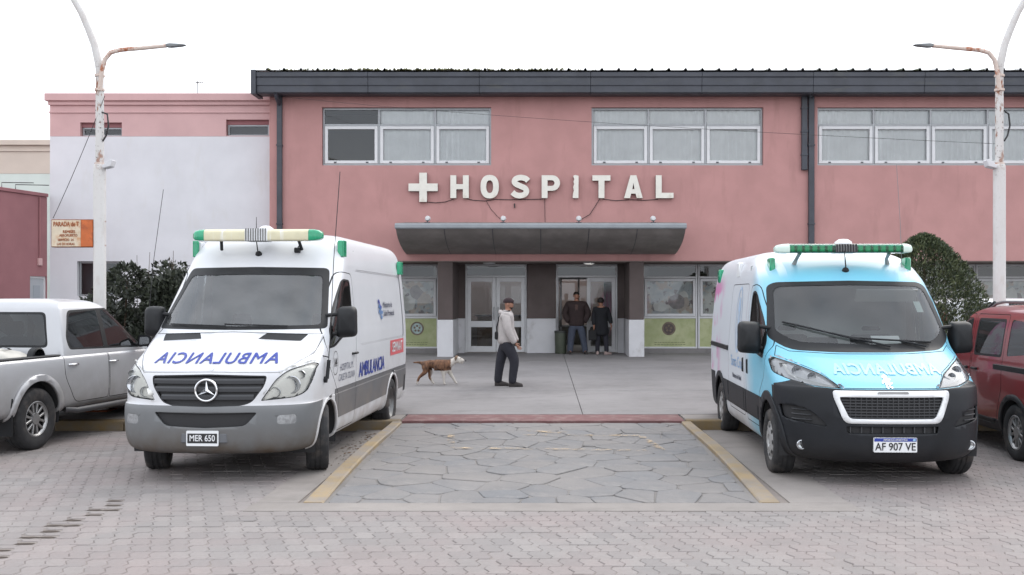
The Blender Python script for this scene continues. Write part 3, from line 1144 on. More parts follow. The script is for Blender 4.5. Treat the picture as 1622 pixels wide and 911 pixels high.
def bay(x0, x1, idx, tilt=0.):
    w = .05
    y0 = YG + .02
    z0, z1 = .42, Z_SOF - .035
    za, zb = WZ(504, YG), WZ(440, YG)
    fr = MB()
    fr.box(x0, x0 + w, y0, y0 + .08, z0, z1)
    fr.box(x1 - w, x1, y0, y0 + .08, z0, z1)
    for a, b in ((z0, z0 + w), (za - .01, za + .05), (zb - .02, zb + .04), (z1 - w, z1)):
        fr.box(x0 + w, x1 - w, y0, y0 + .08, a, b)
    wo = fr.build('window', M_ALU, hosp, bevel=.005, world=True)
    l, r = x0 + w, x1 - w
    s = ring(MB(), l + .01, r - .01, za + .058, zb - .03, .075, y0 - .03, y0 + .03)
    o = s.build('sash', M_ALU, wo, bevel=.006); o.location = (0, 0, 0)
    def quad(a, b, c, d, y): return MB().add([(a, y, c), (b, y, c), (b, y, d), (a, y, d)], [(0, 1, 2, 3)])
    for a, b, c, d in ((l, r, zb + .04, z1 - w), (l + .085, r - .085, za + .13, zb - .105)):
        o = quad(a, b, c, d, y0 + .035).build('pane', G_WIN, wo, fixn=False); o.location = (0, 0, 0)
    # printed film behind the main pane: two large figures, generic
    a, b, c, d = l + .085, r - .085, za + .13, zb - .105
    o = quad(a, b, c, d, y0 + .06).build('poster', poster_mat('poster_print_%d' % idx, idx * 3.1), wo, fixn=False); o.location = (0, 0, 0)
    rp = random.Random(idx + 40)
    xm = a + (b - a) * rp.uniform(.4, .6)
    hgt = d - c
    y = y0 + .056
    for q in range(4):
        rx, rz_ = rp.uniform(.14, .3), rp.uniform(.14, .3)
        ex, ez = rp.uniform(a + rx + .02, b - rx - .02), rp.uniform(c + rz_ + .02, d - rz_ - .02)
        pts_ = [(ex + rx * math.cos(t) * rp.uniform(.65, 1.), y - .0012 * q, ez + rz_ * math.sin(t) * rp.uniform(.65, 1.)) for t in [2 * PI * w_ / 13 for w_ in range(13)]]
        o = MB().add(pts_, [tuple(range(13))]).build('poster_print', (M_PRINTLIGHT, M_PRINTSKIN, M_PRINTDARK)[q % 3], wo, fixn=False); o.location = (0, 0, 0)
    # green printed panel with a round emblem and two lines of faint print
    o = MB().box(l, r, y0 + .03, y0 + .045, z0 + w, za - .01).build('printed_panel', M_GREENP, wo); o.location = (0, 0, 0)
    xe2 = (l + r) / 2 - .03 if idx != 2 else l + (r - l) * .62
    ze = z0 + w + (za - z0) * .60
    e = MB().add(disc((xe2, ze), .20, y0 + .027), [tuple(range(24))]).build('emblem', M_EMB, wo, fixn=False); e.location = (0, 0, 0)
    e = MB().add(disc((xe2, ze), .155, y0 + .024), [tuple(range(24))]).build('emblem', M_EMB2 if idx % 2 == 0 else M_TAUPE, wo, fixn=False); e.location = (0, 0, 0)
    g = MB()
    for q in range(5):
        aa = q * 1.256 + .3
        g.add(disc((xe2 + .075 * math.cos(aa), ze + .075 * math.sin(aa)), .034, y0 + .021, 10), [tuple(range(10))])
    e = g.build('emblem', M_EMB, wo, fixn=False); e.location = (0, 0, 0)
    g = MB()
    for q in range(2):
        xx = l + .3
        while xx < r - .3:
            ww = rp.uniform(.03, .09)
            g.add([(xx, y0 + .027, z0 + .16 - q * .06), (xx + ww, y0 + .027, z0 + .16 - q * .06), (xx + ww, y0 + .027, z0 + .185 - q * .06), (xx, y0 + .027, z0 + .185 - q * .06)], [(0, 1, 2, 3)])
            xx += ww + .02
    e = g.build('print_line', M_INK, wo, fixn=False); e.location = (0, 0, 0)


BW = 1.63
xr = WX(693, YG) + .04
for k in range(3): bay(xr - BW * (k + 1), xr - BW * k - .02, k * 2 + 2)
xl = WX(1020, YG) - .04
NB = 12
for k in range(NB): bay(xl + BW * k, xl + BW * (k + 1) - .02, k * 2 + 1 + (k > 2))
MB().box(HX0 + .25, xr - .0, YG, YG + .2, .1, .418).build('plinth', M_CONC, hosp, world=True)
MB().box(xl, xl + BW * NB, YG, YG + .2, .1, .418).build('plinth', M_CONC, hosp, world=True)
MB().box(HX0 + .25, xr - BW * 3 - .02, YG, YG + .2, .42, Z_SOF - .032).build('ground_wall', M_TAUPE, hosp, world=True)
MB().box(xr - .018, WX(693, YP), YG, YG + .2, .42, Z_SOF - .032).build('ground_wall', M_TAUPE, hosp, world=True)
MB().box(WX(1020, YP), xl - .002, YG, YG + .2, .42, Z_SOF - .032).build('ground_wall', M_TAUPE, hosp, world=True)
MB().box(xl + BW * NB, HX1 - .25, YG, YG + .2, .1, Z_SOF - .032).build('ground_wall', M_PINK, hosp, world=True)
# lobby
MB().box(HX0 + .25, HX1 - .25, YG + .21, 34.88, .2, DZ).build('lobby_floor', M_INTDARK, hosp, world=True)
holed_wall(MB(), HX0 + .25, HX1 - .25, DZ, Z_SOF, YG + 5.2, .15, [(-2.6, -.6, .9, 2.6), (.35, 2.2, .9, 2.6)]).build('lobby_wall', M_INTERIOR, hosp, world=True, fixn=False)
for a, b in ((-2.6, -.6), (.35, 2.2)):  # openings and back windows added to brighten the lobby with daylight
    o = ring(MB(), a, b, .9, 2.6, .06, YG + 5.24, YG + 5.3).box((a + b) / 2 - .03, (a + b) / 2 + .03, YG + 5.24, YG + 5.3, .96, 2.54).build('added_back_window', M_ALU, hosp, world=True)
    p = MB().add([(a, YG + 5.27, .9), (b, YG + 5.27, .9), (b, YG + 5.27, 2.6), (a, YG + 5.27, 2.6)], [(0, 1, 2, 3)]).build('pane', G_WIN, o, fixn=False); p.location = (0, 0, 0)
for x in (-3.2, 3.0): MB().box(x, x + .12, YG + .32, YG + 5.19, DZ, Z_SOF).build('lobby_wall', M_INTERIOR, hosp, world=True)
# reception desk and chair row seen dimly through the doors
dk = empty('reception_desk', (-1.2, YG + 3.6, DZ), 0, 'pale counter standing in the dim lobby behind the closed double doors', 'desk')
MB().box(-.9, .9, -.3, .3, 0, 1.0).build('body', mat('laminate', srgb(150, 128, 104), .5, var=.1, vscale=3), dk, bevel=.01)
MB().box(-.98, .98, -.38, .38, 1.003, 1.045).build('top', M_PLINTHWHITE, dk, bevel=.008)
# recessed lamps in the soffit; the right one is lit as in the photograph
for px, lit in ((775, False), (933, True)):
    x = WX(px, 28.2)
    s = empty('ceiling_lamp', (x, 28.2, Z_SOF - .03), 0, 'lit round lamp under the soffit by the open entrance door' if lit else 'unlit round lamp under the soffit by the closed double doors', 'lamp')
    MB().lathe([(.17, 0), (.17, -.03), (.14, -.035), (.14, -.002)], 'z', seg=20).build('rim', M_ALU, s, smooth=40)
    MB().lathe([(.139, -.02), (.0, -.024)], 'z', seg=20).build('diffuser', mat('lamp_glow', (1, .97, .9), .5, emit=2.5) if lit else M_PLINTHWHITE, s)
# waste bin beside the open door
bn = empty('waste_bin', (WX(888, 28.95), 28.95, pz(28.95)), 0, 'tall dark bin standing beside the open entrance door', 'bin')
MB().lathe([(.15, 0), (.16, .02), (.17, .62), (.155, .62), (.15, .06), (0, .05)], 'z', seg=18).build('body', mat('bin_plastic', srgb(74, 80, 68), .6, var=.1, vscale=6), bn, smooth=40)
MB().lathe([(.178, .6), (.182, .63), (.176, .66), (.15, .66), (.15, .63)], 'z', seg=18).build('rim', mat('bin_plastic'[:0] + 'bin_rim', srgb(50, 52, 50), .6), bn, smooth=40)

tag(MB().box(-12, 22, 38.6, 38.85, -.05, 4.2).build('added_screen_wall', M_INTERIOR), 'grey wall added behind the lobby windows to hide the bright sky', 'wall')  # added wall, keeps the bright sky out of the lobby windows
# ------------------------------------------------------------------ HOSPITAL sign
def ell(cx, cy, rx, ry, n=28, p=2.35):
    o = []
    for k in range(n):
        t = 2 * PI * k / n
        c, s = math.cos(t), math.sin(t)
        o.append((cx + rx * math.copysign(abs(c) ** (2 / p), c), cy + ry * math.copysign(abs(s) ** (2 / p), s)))
    return o


def ribbon(path, w):
    P = []
    pts = [Vector(p) for p in path]
    for i in range(len(pts) - 1):                      # Catmull-Rom
        p0 = pts[max(i - 1, 0)]; p1 = pts[i]; p2 = pts[i + 1]; p3 = pts[min(i + 2, len(pts) - 1)]
        for k in range(5):
            t = k / 5
            P.append(.5 * ((2 * p1) + (p2 - p0) * t + (2 * p0 - 5 * p1 + 4 * p2 - p3) * t * t + (3 * p1 - p0 - 3 * p2 + p3) * t ** 3))
    P.append(pts[-1])
    L, Rr = [], []
    for i in range(len(P)):
        t = (P[min(i + 1, len(P) - 1)] - P[max(i - 1, 0)]).normalized()
        nn = Vector((-t.y, t.x)) * w / 2
        L.append(tuple(P[i] + nn)); Rr.append(tuple(P[i] - nn))
    return L + Rr[::-1]


arc = lambda cx, cy, rx, ry, a0, a1, n=9: [(cx + rx * math.cos(R(a0 + (a1 - a0) * k / n)), cy + ry * math.sin(R(a0 + (a1 - a0) * k / n))) for k in range(n + 1)]
LET = {
    'H': [[(0, 0), (9.3, 0), (9.3, 14), (19.7, 14), (19.7, 0), (29, 0), (29, 36), (19.7, 36), (19.7, 22), (9.3, 22), (9.3, 36), (0, 36)]],
    'O': [ell(14.5, 18, 14.5, 18.6), ell(14.5, 18, 5.4, 10)],
    'S': [ribbon([(26.5, 27.2), (22.5, 30.8), (15, 32.4), (7.8, 30.6), (5, 26.6), (7.2, 22.4), (14.5, 18.9), (21.8, 15.4), (24, 10.8), (21.2, 6), (14.2, 3.9), (7, 5.2), (1.8, 9.2)], 8.8)],
    'P': [[(0, 0), (9.3, 0), (9.3, 11.5), (17, 11.5)] + arc(17, 23.75, 12, 12.25, -90, 90) + [(0, 36)], [(9.3, 19.2), (9.3, 28.2), (15.5, 28.2)] + arc(15.8, 23.7, 4.4, 4.5, 90, -90) ],
    'I': [[(0, 0), (9, 0), (9.2, 35), (4, 36.5), (.5, 35), (1.4, 32), (2.6, 30), (1.2, 26), (2.2, 22), (.6, 17), (1.8, 12), (.4, 7)]],
    'T': [[(9.7, 0), (19, 0), (19, 27.5), (28.5, 27.5), (28.5, 36), (0, 36), (0, 27.5), (9.7, 27.5)]],
    'A': [[(0, 0), (9.4, 0), (11.2, 7), (18.2, 7), (20, 0), (29.4, 0), (19.4, 36), (10, 36)], [(13, 14), (16.4, 14), (14.7, 24)]],
    'L': [[(0, 0), (28, 0), (28, 8.4), (9.3, 8.4), (9.3, 36), (0, 36)]],
}
SG = YP / F_PX
sign = empty('hospital_sign', (WX(857, YP), YP - .1, WZ(315, YP)), 0, 'white cross and raised block letters spelling HOSPITAL on the pink wall above the canopy', 'sign')
M_SIDE = mat('sign_side_metal', srgb(120, 108, 104), .6, var=.15, vscale=5)


def sign_piece(name, splines, px, py):
    v, f = curve_geo([[(a * SG, b * SG) for a, b in s] for s in splines], .05)
    b = MB().add([(x, -z, y) for x, y, z in v], f)
    me = b.mesh(name)
    me.materials.append(M_LETTER); me.materials.append(M_SIDE)
    for p in me.polygons: p.material_index = 0 if abs(p.normal.y) > .7 else 1
    o = link_mesh(name, me, None, sign)
    q = W(px, py, YP)
    o.location = Vector((q.x, YP - .1, q.z)) - Vector(sign.location) + Vector((0, .03, 0))
    return o


sign_piece('cross_symbol', [[(17, 0), (29, 0), (29, 17), (46, 17), (46, 29), (29, 29), (29, 46), (17, 46), (17, 29), (0, 29), (0, 17), (17, 17)]], 648, 320.5)
for ch, px in zip('HOSPITAL', (714, 761.5, 810, 858, 907, 938, 988, 1038)):
    sign_piece('letter', LET[ch], px, 314.5)
def wire(pxs, r=.009):
    b = MB()
    b.tube([Vector(W(a, c, YP)) + Vector((0, -.02, 0)) - Vector(sign.location) for a, c in pxs], r, 5)
    return b.build('cable', M_CABLE, sign)
wire([(676, 320), (690, 321.5), (705, 320), (718, 316)])
wire([(740, 315), (750, 317.5), (768, 318.5), (785, 316), (810, 316.5), (840, 316), (860, 315.5)])
wire([(863, 315), (863, 330), (863.5, 352)], .006)
wire([(770, 318), (778, 332), (788, 343), (795, 349)], .006)
wire([(950, 315), (942, 328), (934, 340), (918, 349)])
wire([(955, 315.5), (975, 318), (1000, 316.5), (1020, 317.5), (1042, 316)])
MB().cbox(Vector(W(815, 326, YP)) - Vector(sign.location) + Vector((0, -.03, 0)), .03, .03, .12).build('cable_stub', M_CABLE, sign)

# ------------------------------------------------------------------ white and pink side wing
YA = 28.2
AX0, AX1 = WX(79, YA), HX0 - .01
wing = empty('side_wing', (AX0 + 3, YA, .2), 0, 'flat roofed wing with plain white wall under a pale pink upper band', 'building')
zA1, zAb = WZ(150, YA), WZ(216, YA)
h_up = [(WX(127, YA), WX(193, YA), WZ(217, YA), WZ(194, YA)), (WX(358, YA), WX(426, YA), WZ(215, YA), WZ(189.5, YA))]
holed_wall(MB(), AX0, AX1, zAb, zA1 - .3, YA, .24, [(a, b, max(c, zAb + .01), d) for a, b, c, d in h_up]).build('upper_band', M_PINKPALE, wing, world=True, fixn=False)
h_lo = [(WX(122, YA), WX(192, YA), 1.95, WZ(414, YA))]
holed_wall(MB(), AX0, AX1, .1, zAb - .002, YA + .004, .24, h_lo).build('lower_wall', M_WHITEWALL, wing, world=True, fixn=False)
MB().box(AX0, AX0 + .24, YA + .246, 40, .1, zA1 - .3).build('side_wall', M_WHITEWALL, wing, world=True)
MB().box(AX0 - .03, AX1, YA - .06, 40, zA1 - .298, zA1 - .19).build('cornice', M_PINKPALE, wing, world=True, bevel=.006)
MB().box(AX0 - .10, AX1, YA - .13, 40, zA1 - .188, zA1 + .02).build('cornice', M_PINKPALE, wing, world=True, bevel=.012)
MB().box(AX0 - .02, AX1, YA - .03, YA + .2, zA1 - .52, zA1 - .47).build('cornice', M_PINKPALE, wing, world=True, bevel=.01)
for a, b, c, d in h_up + h_lo:
    c = max(c, zAb + .01) if c > 5 else c
    o = ring(MB(), a + .02, b - .02, c + .005, d - .13 if c > 5 else d - .01, .045, YA + .12, YA + .17).build('window', M_ALUGREY, wing, bevel=.004, world=True)
    d2 = d - .13 if c > 5 else d - .01
    p = MB().add([(a + .06, YA + .15, c + .045), (b - .06, YA + .15, c + .045), (b - .06, YA + .15, d2 - .045), (a + .06, YA + .15, d2 - .045)], [(0, 1, 2, 3)]).build('pane', G_WIN, o, fixn=False)
    p.location = (0, 0, 0)
    if c > 5:
        p = MB().box(a + .001, b - .001, YA + .10, YA + .2, d - .129, d - .001).build('lintel', M_PINKDARK, o); p.location = (0, 0, 0)
MB().box(AX0 + .25, AX1, YA + .8, YA + .9, .3, zA1 - .31).build('interior_wall', mat('dim_interior', srgb(96, 100, 106), .9), wing, world=True)
# TV aerial on the wing's roof
an = empty('roof_aerial', W(313, 150, 31), 0, 'thin TV aerial on the flat roof of the side wing', 'aerial')
MB().tube([(0, 0, -.2), (0, 0, .42)], .012, 6).build('mast', M_CABLE, an)
ab = MB().tube([(-.08, 0, .38), (.22, 0, .36)], .01, 6)
for k in range(5): ab.tube([(-.06 + k * .06, -.14, .378 - k * .004), (-.06 + k * .06, .14, .378 - k * .004)], .006, 5)
ab.build('boom', M_CABLE, an)
MB().cbox((0, 0, -.2), .2, .2, .03).build('foot', M_SLATE, an)
bx = MB().cbox((0, 0, .15), .22, .3, .24).build('vent_box', M_SLATE, None, bevel=.02)
bx.location = Vector((WX(411, 28.6), 28.6, zA1 + .0))
tag(bx, 'small dark vent box on the side wing roof by the gutter end', 'vent')

# cream building behind and low pink building at the left
YC = 37.0
cb = empty('cream_building', (-20, YC, 0), 0, 'distant cream and pale mint building behind the low pink wall', 'building')
cx1 = WX(90, YC)
zc = WZ(222, YC)
MB().box(-34, cx1, YC, YC + 8, WZ(275, YC), zc - .2).build('upper_band', M_CREAM, cb, world=True)
MB().box(-34, cx1, YC + .01, YC + 8, 0, WZ(275, YC) - .002).build('lower_wall', M_MINT, cb, world=True)
MB().box(-34, cx1 + .1, YC - .12, YC + 8.1, zc - .198, zc).build('cornice', M_CREAM, cb, world=True, bevel=.015)
MB().box(-34, cx1 + .04, YC - .05, YC - .002, zc - .42, zc - .36).build('cornice', M_CREAM, cb, world=True, bevel=.01)

p0, p1 = Vector((-15.35, 21.45)), Vector((-13.87, 28.15))
pdv = (p1 - p0).normalized()
pang = math.atan2(pdv.y, pdv.x)
lp = empty('low_pink_building', (p0.x, p0.y, .1), 0, 'low dull pink building with a small white door, beside the white wing', 'building')
LM = Matrix.Translation((0, 0, 0)) @ Matrix.Rotation(pang, 4, 'Z')
Ln = (p1 - p0).length
dA, dB = Ln - (28.15 - 26.4) / pdv.y + .608 * 1.8 / pdv.y, Ln - (28.15 - 26.4) / pdv.y + .97 * 1.8 / pdv.y
w_ = MB()
# local: x along the wall, y to the left (away from the forecourt)
for a, b, c, d in ((0, dA, 0, 4.62), (dB, Ln, 0, 4.62), (dA, dB, 2.4, 4.62)):
    w_.box(a, b, 0, .24, c, d, LM)
w_.box(0, .24, .242, 8, 0, 4.62, LM)
w_.box(Ln - .24, Ln, .242, 8, 0, 4.62, LM)
w_.build('wall', M_PINKDARK, lp)
MB().box(-.06, Ln - .0, -.05, 8, 4.625, 4.72, LM).build('roof', M_PINKDARK, lp, bevel=.01)
dr = ring(MB(), 0, dB - dA, 0, 2.4, .06, .05, .12)
dr = MB().add([LM @ (Vector(v) + Vector((dA, 0, 0))) for v in dr.v], dr.f).build('door_frame', M_ALU, lp)
dd = MB().box(dA + .062, dB - .062, .07, .11, .06, 2.338, LM).build('door', mat('door_panel', srgb(172, 176, 180), .5, var=.05, vscale=3), lp, bevel=.006)
dp = MB()
for c, d in ((.25, 1.0), (1.2, 2.15)): dp.box(dA + .2, dB - .2, .058, .0695, c, d, LM)
dp.build('door_panel', mat('door_panel_inset', srgb(156, 162, 168), .5), dd, bevel=.004)
cdt = MB().tube([LM @ Vector((dA + .35, -.03, 4.6)), LM @ Vector((dA + .35, -.03, 2.9))], .025)
cdt.build('conduit', M_PINKDARK, lp)
MB().box(dA + .28, dA + .42, -.06, -.002, 2.7, 2.9, LM).build('junction_box', M_PINKPALE, lp, bevel=.006)
for k in range(2):
    MB().tube([LM @ Vector((Ln - 1.6 + k * .5, .1, 4.72)), LM @ Vector((Ln - 1.6 + k * .5, .1, 4.86)), LM @ Vector((Ln - .9 + k * .6, -.3, 4.92))], .012, 5).build('roof_bracket', M_CABLE, lp)

# ================================================================== vehicles: a smooth shell in plan outlines, cut into panels
def catmull(rows, sub):
    out = []
    n = len(rows)
    for i in range(n - 1):
        p0 = rows[max(i - 1, 0)]; p1 = rows[i]; p2 = rows[i + 1]; p3 = rows[min(i + 2, n - 1)]
        for k in range(sub):
            t = k / sub
            r = []
            for a, b, c, d in zip(p0, p1, p2, p3):
                m1 = (c - a) * .5; m2 = (d - b) * .5
                if (b - a) * (c - b) <= 0: m1 = 0        # keep it monotone
                if (c - b) * (d - c) <= 0: m2 = 0
                lim = 1.5 * abs(c - b)
                m1 = max(-lim * 2, min(lim * 2, m1)); m2 = max(-lim * 2, min(lim * 2, m2))
                h00 = 2 * t ** 3 - 3 * t ** 2 + 1; h10 = t ** 3 - 2 * t ** 2 + t; h01 = -2 * t ** 3 + 3 * t ** 2; h11 = t ** 3 - t ** 2
                r.append(h00 * b + h10 * m1 + h01 * c + h11 * m2)
            out.append(tuple(r))
    out.append(tuple(rows[-1]))
    return out


class Shell:
    """rows: (z, y_front, half_width, front_corner_depth, front_exponent, y_rear, rear_corner_depth, rear_exponent); the front looks to -Y"""
    def __init__(s, rows, sub=4, na=18, ns=40, nr=10, shape=None):
        R_ = catmull(rows, sub)
        bm = bmesh.new()
        s.lay = bm.faces.layers.int.new('part')
        s.ids = {'body': 0}
        rings = []
        for z, yf, w, d, n, yr, dr, nr_ in R_:
            half = []
            for k in range(na + 1):
                t = PI / 2 * (k / na) ** .9
                half.append((w * math.sin(t) ** (2 / n), yf + d * (1 - max(0, math.cos(t)) ** (2 / n))))
            ya, yb = yf + d, yr - dr
            for k in range(1, ns): half.append((w, ya + (yb - ya) * k / ns))
            for k in range(nr + 1):
                t = PI / 2 * (1 - k / nr)
                half.append((w * math.sin(t) ** (2 / nr_) if t > 0 else 0, yr - dr * (1 - max(0, math.cos(t)) ** (2 / nr_))))
            pts = half + [(-x, y) for x, y in half[-2:0:-1]]
            vsx = []
            for x, y in pts:
                p = Vector((x, y, z))
                if shape: p = shape(p)
                vsx.append(bm.verts.new(p))
            rings.append(vsx)
        m = len(rings[0])
        for a, b in zip(rings, rings[1:]):
            for k in range(m):
                bm.faces.new((a[k], a[(k + 1) % m], b[(k + 1) % m], b[k]))
        try: bm.faces.new(rings[-1])
        except Exception: pass
        bmesh.ops.recalc_face_normals(bm, faces=bm.faces)
        bm.normal_update()
        s.bm = bm
        tmp = bm.copy()
        s.bvh = BVHTree.FromBMesh(tmp)
        tmp.free()
        s.off = {}

    def _ax(s, axis):
        return (0, 2) if axis == 'F' or axis == 'B' else (1, 2) if axis in ('R', 'L') else (0, 1)

    def cut(s, poly, axis, name, allow=None, lim=None, nmin=.12):
        """axis F front, B back, R the +X side, L the -X side, T top; poly in (x,z), (y,z) or (x,y)"""
        i, j = s._ax(axis)
        dirn = {'F': (1, -1), 'B': (1, 1), 'R': (0, 1), 'L': (0, -1), 'T': (2, 1)}[axis]
        pid = s.ids.setdefault(name, len(s.ids))
        al = None if allow is None else {s.ids[a] for a in allow if a in s.ids}
        lo = [min(p[k] for p in poly) for k in (0, 1)]
        hi = [max(p[k] for p in poly) for k in (0, 1)]
        def bb(f):
            a = [v.co[i] for v in f.verts]; b = [v.co[j] for v in f.verts]
            return min(a), max(a), min(b), max(b)
        cand = []
        for f in s.bm.faces:
            if al is not None and f[s.lay] not in al: continue
            if f.normal[dirn[0]] * dirn[1] < nmin: continue
            if lim and not (lim[0] <= f.calc_center_median()[dirn[0]] <= lim[1]): continue
            a, b, c, d = bb(f)
            if b < lo[0] or a > hi[0] or d < lo[1] or c > hi[1]: continue
            cand.append(f)
        n = len(poly)
        for q in range(n):
            a, b = poly[q], poly[(q + 1) % n]
            if abs(a[0] - b[0]) + abs(a[1] - b[1]) < 1e-6: continue
            x0, x1 = min(a[0], b[0]) - 1e-4, max(a[0], b[0]) + 1e-4
            z0, z1 = min(a[1], b[1]) - 1e-4, max(a[1], b[1]) + 1e-4
            sel, rest = [], []
            for f in cand:
                c0, c1, c2, c3 = bb(f)
                (sel if not (c1 < x0 or c0 > x1 or c3 < z0 or c2 > z1) else rest).append(f)
            if not sel: continue
            co = [0, 0, 0]; no = [0, 0, 0]
            co[i], co[j] = a
            no[i], no[j] = -(b[1] - a[1]), b[0] - a[0]
            es = set(e for f in sel for e in f.edges)
            vsx = set(v for f in sel for v in f.verts)
            ret = bmesh.ops.bisect_plane(s.bm, geom=list(vsx) + list(es) + sel, dist=1e-6, plane_co=co, plane_no=Vector(no).normalized())
            cand = rest + [g for g in ret['geom'] if isinstance(g, bmesh.types.BMFace)]
        def inside(x, z):
            c = False
            for q in range(n):
                x0, z0 = poly[q]; x1, z1 = poly[(q + 1) % n]
                if (z0 > z) != (z1 > z) and x < (x1 - x0) * (z - z0) / (z1 - z0) + x0: c = not c
            return c
        for f in cand:
            if not f.is_valid: continue
            p = f.calc_center_median()
            if inside(p[i], p[j]): f[s.lay] = pid
        return s

    def seam(s, poly, axis, name, width=.012, allow=('body',), **kw):
        s.cut(poly, axis, 'seam', allow, **kw)
        s.cut(inset(poly, width), axis, name, ('seam',), **kw)

    def hit(s, axis, a, b):
        if axis == 'F': o, d = Vector((a, -9, b)), Vector((0, 1, 0))
        elif axis == 'R': o, d = Vector((9, a, b)), Vector((-1, 0, 0))
        elif axis == 'L': o, d = Vector((-9, a, b)), Vector((1, 0, 0))
        elif axis == 'B': o, d = Vector((a, 19, b)), Vector((0, -1, 0))
        else: o, d = Vector((a, b, 9)), Vector((0, 0, -1))
        p, nrm, _, _ = s.bvh.ray_cast(o, d)
        return p, nrm

    def decal(s, v, f, axis, a0, b0, off=.004, flip=False, scale=1., rot=0.):
        """lays flat 2D geometry on the skin around (a0, b0)"""
        out = []
        for x, y, *_ in v:
            x *= scale; y *= scale
            if rot: x, y = x * math.cos(rot) - y * math.sin(rot), x * math.sin(rot) + y * math.cos(rot)
            if flip: x = -x
            sx = -x if axis in ('L', 'B') else x
            if axis == 'L': sx = -x
            p, nrm = s.hit(axis, a0 + sx, b0 + y)
            if p is None: p, nrm = (Vector(out[-1]), Vector((0, 0, 0))) if out else (Vector((0, 0, 0)), Vector((0, 0, 0)))
            out.append(p + nrm * (off + (_[0] if _ else 0)))
        return MB().add(out, f)

    def split(s, root, mats, names=None, push=None, skip=('hole',), parents=None, thick=None):
        """one object for each panel"""
        bm = s.bm
        bm.normal_update()
        inv = {v: k for k, v in s.ids.items()}
        objs = {}
        by = {}
        for f in bm.faces: by.setdefault(inv[f[s.lay]], []).append(f)
        for key, fs in by.items():
            if key in skip: continue
            nm = key.split('#')[0]
            vi, vl, nl, faces = {}, [], [], []
            d = (push or {}).get(nm, 0)
            for f in fs:
                idx = []
                for v in f.verts:
                    if v.index not in vi or True:
                        k = v
                        if k not in vi:
                            vi[k] = len(vl); vl.append(v.co + v.normal * d); nl.append(v.normal.copy())
                        idx.append(vi[k])
                faces.append(idx)
            me = bpy.data.meshes.new(nm)
            me.from_pydata([tuple(p) for p in vl], [], faces)
            me.polygons.foreach_set('use_smooth', [True] * len(me.polygons))
            me.normals_split_custom_set_from_vertices([tuple(q) for q in nl])
            o = link_mesh(nm, me, mats[nm], root)
            t = (thick or {}).get(nm)
            if t:
                so_ = o.modifiers.new('thickness', 'SOLIDIFY'); so_.thickness = t; so_.offset = -1
            if nm == 'seam':
                o.name = 'panel_gap'
                o['kind'] = 'stuff'
            objs[key] = o
        for c, p in (parents or {}).items():
            if c in objs and p in objs and c != p: objs[c].parent = objs[p]
        bm.free()
        return objs


def mir(poly):
    return [(-x, z) for x, z in poly][::-1]


def circ(cx, cz, r, n=28, a0=0, a1=360):
    return [(cx + r * math.cos(R(a0 + (a1 - a0) * k / n)), cz + r * math.sin(R(a0 + (a1 - a0) * k / n))) for k in range(n if a1 - a0 == 360 else n + 1)]


def arch(cy, cz, r, zb, n=24, drop=0.):
    """wheel opening: round top, straight down to below the sill"""
    p = [(cy + r * math.cos(R(-10 + 200 * k / n)), cz + r * math.sin(R(-10 + 200 * k / n))) for k in range(n + 1)]
    return [(p[0][0] + .02, zb)] + p + [(p[-1][0] - .02, zb)]


DUST = srgb(150, 138, 126)
M_WHITEPAINT = mat('white_van_paint', srgb(206, 208, 212), .35, var=.02, vscale=2, coat=.25, dirt=(DUST, .35, 1.3, .55))
M_TYRE = mat('tyre_rubber', (.028, .028, .03), .85, var=.25, vscale=8, bump=.2, bscale=80, stain=(srgb(92, 84, 78), 4, .5, .8, None))
M_BLACKPL = mat('black_plastic', (.014, .015, .017), .5, var=.15, vscale=5, spec=.3, stain=(srgb(52, 50, 48), 2.5, .56, .9, None))
M_SEAM = mat('panel_gap', (.02, .02, .022), .7)
M_UNDER = mat('underbody', (.03, .03, .032), .9)
M_CHROME = mat('chrome', (.75, .76, .78), .16, metal=1)
M_STEEL = mat('wheel_steel', srgb(112, 112, 112), .45, metal=.5, var=.15, vscale=6)
M_ALLOY = mat('wheel_alloy', srgb(168, 168, 168), .35, metal=.7, var=.1, vscale=6)
M_HUBCAP = mat('hubcap_plastic', srgb(160, 160, 160), .4, metal=.3, var=.12, vscale=5)
M_SEAT = mat('seat_cloth', srgb(72, 72, 76), .9, var=.1, vscale=6)
M_DASH = mat('dashboard_plastic', srgb(48, 48, 50), .7, var=.1, vscale=4)
M_SILVERBUMP = mat('grey_bumper_plastic', srgb(104, 106, 108), .5, var=.06, vscale=3, dirt=(srgb(84, 71, 57), .30, .64, 1.0))
M_PLATEWHITE = mat('plate_white', srgb(226, 228, 230), .4)
M_PLATEBLACK = mat('plate_black', (.02, .02, .022), .4)
M_PLATEBLUE = mat('plate_blue', srgb(42, 62, 150), .4)
M_DECALBLUE = mat('blue_vinyl', srgb(38, 58, 148), .4)
M_DECALGREY = mat('grey_vinyl', srgb(96, 100, 116), .45)
M_DECALRED = mat('red_vinyl', srgb(200, 92, 98), .45)
M_REFLECT = mat('lamp_reflector', srgb(190, 192, 196), .12, metal=.85)
M_LAMPBASE = mat('lamp_housing', srgb(150, 152, 156), .3, metal=.5)
M_GREENLENS = mat('green_lens', srgb(20, 150, 108), .18, var=.15, vscale=12, coat=.5)
M_CREAMLENS = mat('aged_lens', srgb(214, 208, 178), .4, var=.06, vscale=6, stain=(srgb(228, 228, 222), 6, .52, .6, (1, .1, .1)))
M_AMBER = mat('amber_lens', srgb(190, 110, 40), .3)
G_SCREEN = glass('windscreen_glass', (.60, .68, .68), 1.8, dust=.22)
G_SIDE = glass('side_glass', (.13, .145, .145), 1.55, dust=.05)
G_TINT = glass('tinted_glass', (.10, .11, .11), 1.6, dust=.03)
G_LENS = glass('lamp_lens', (.92, .93, .92), 1.45, dust=.10)
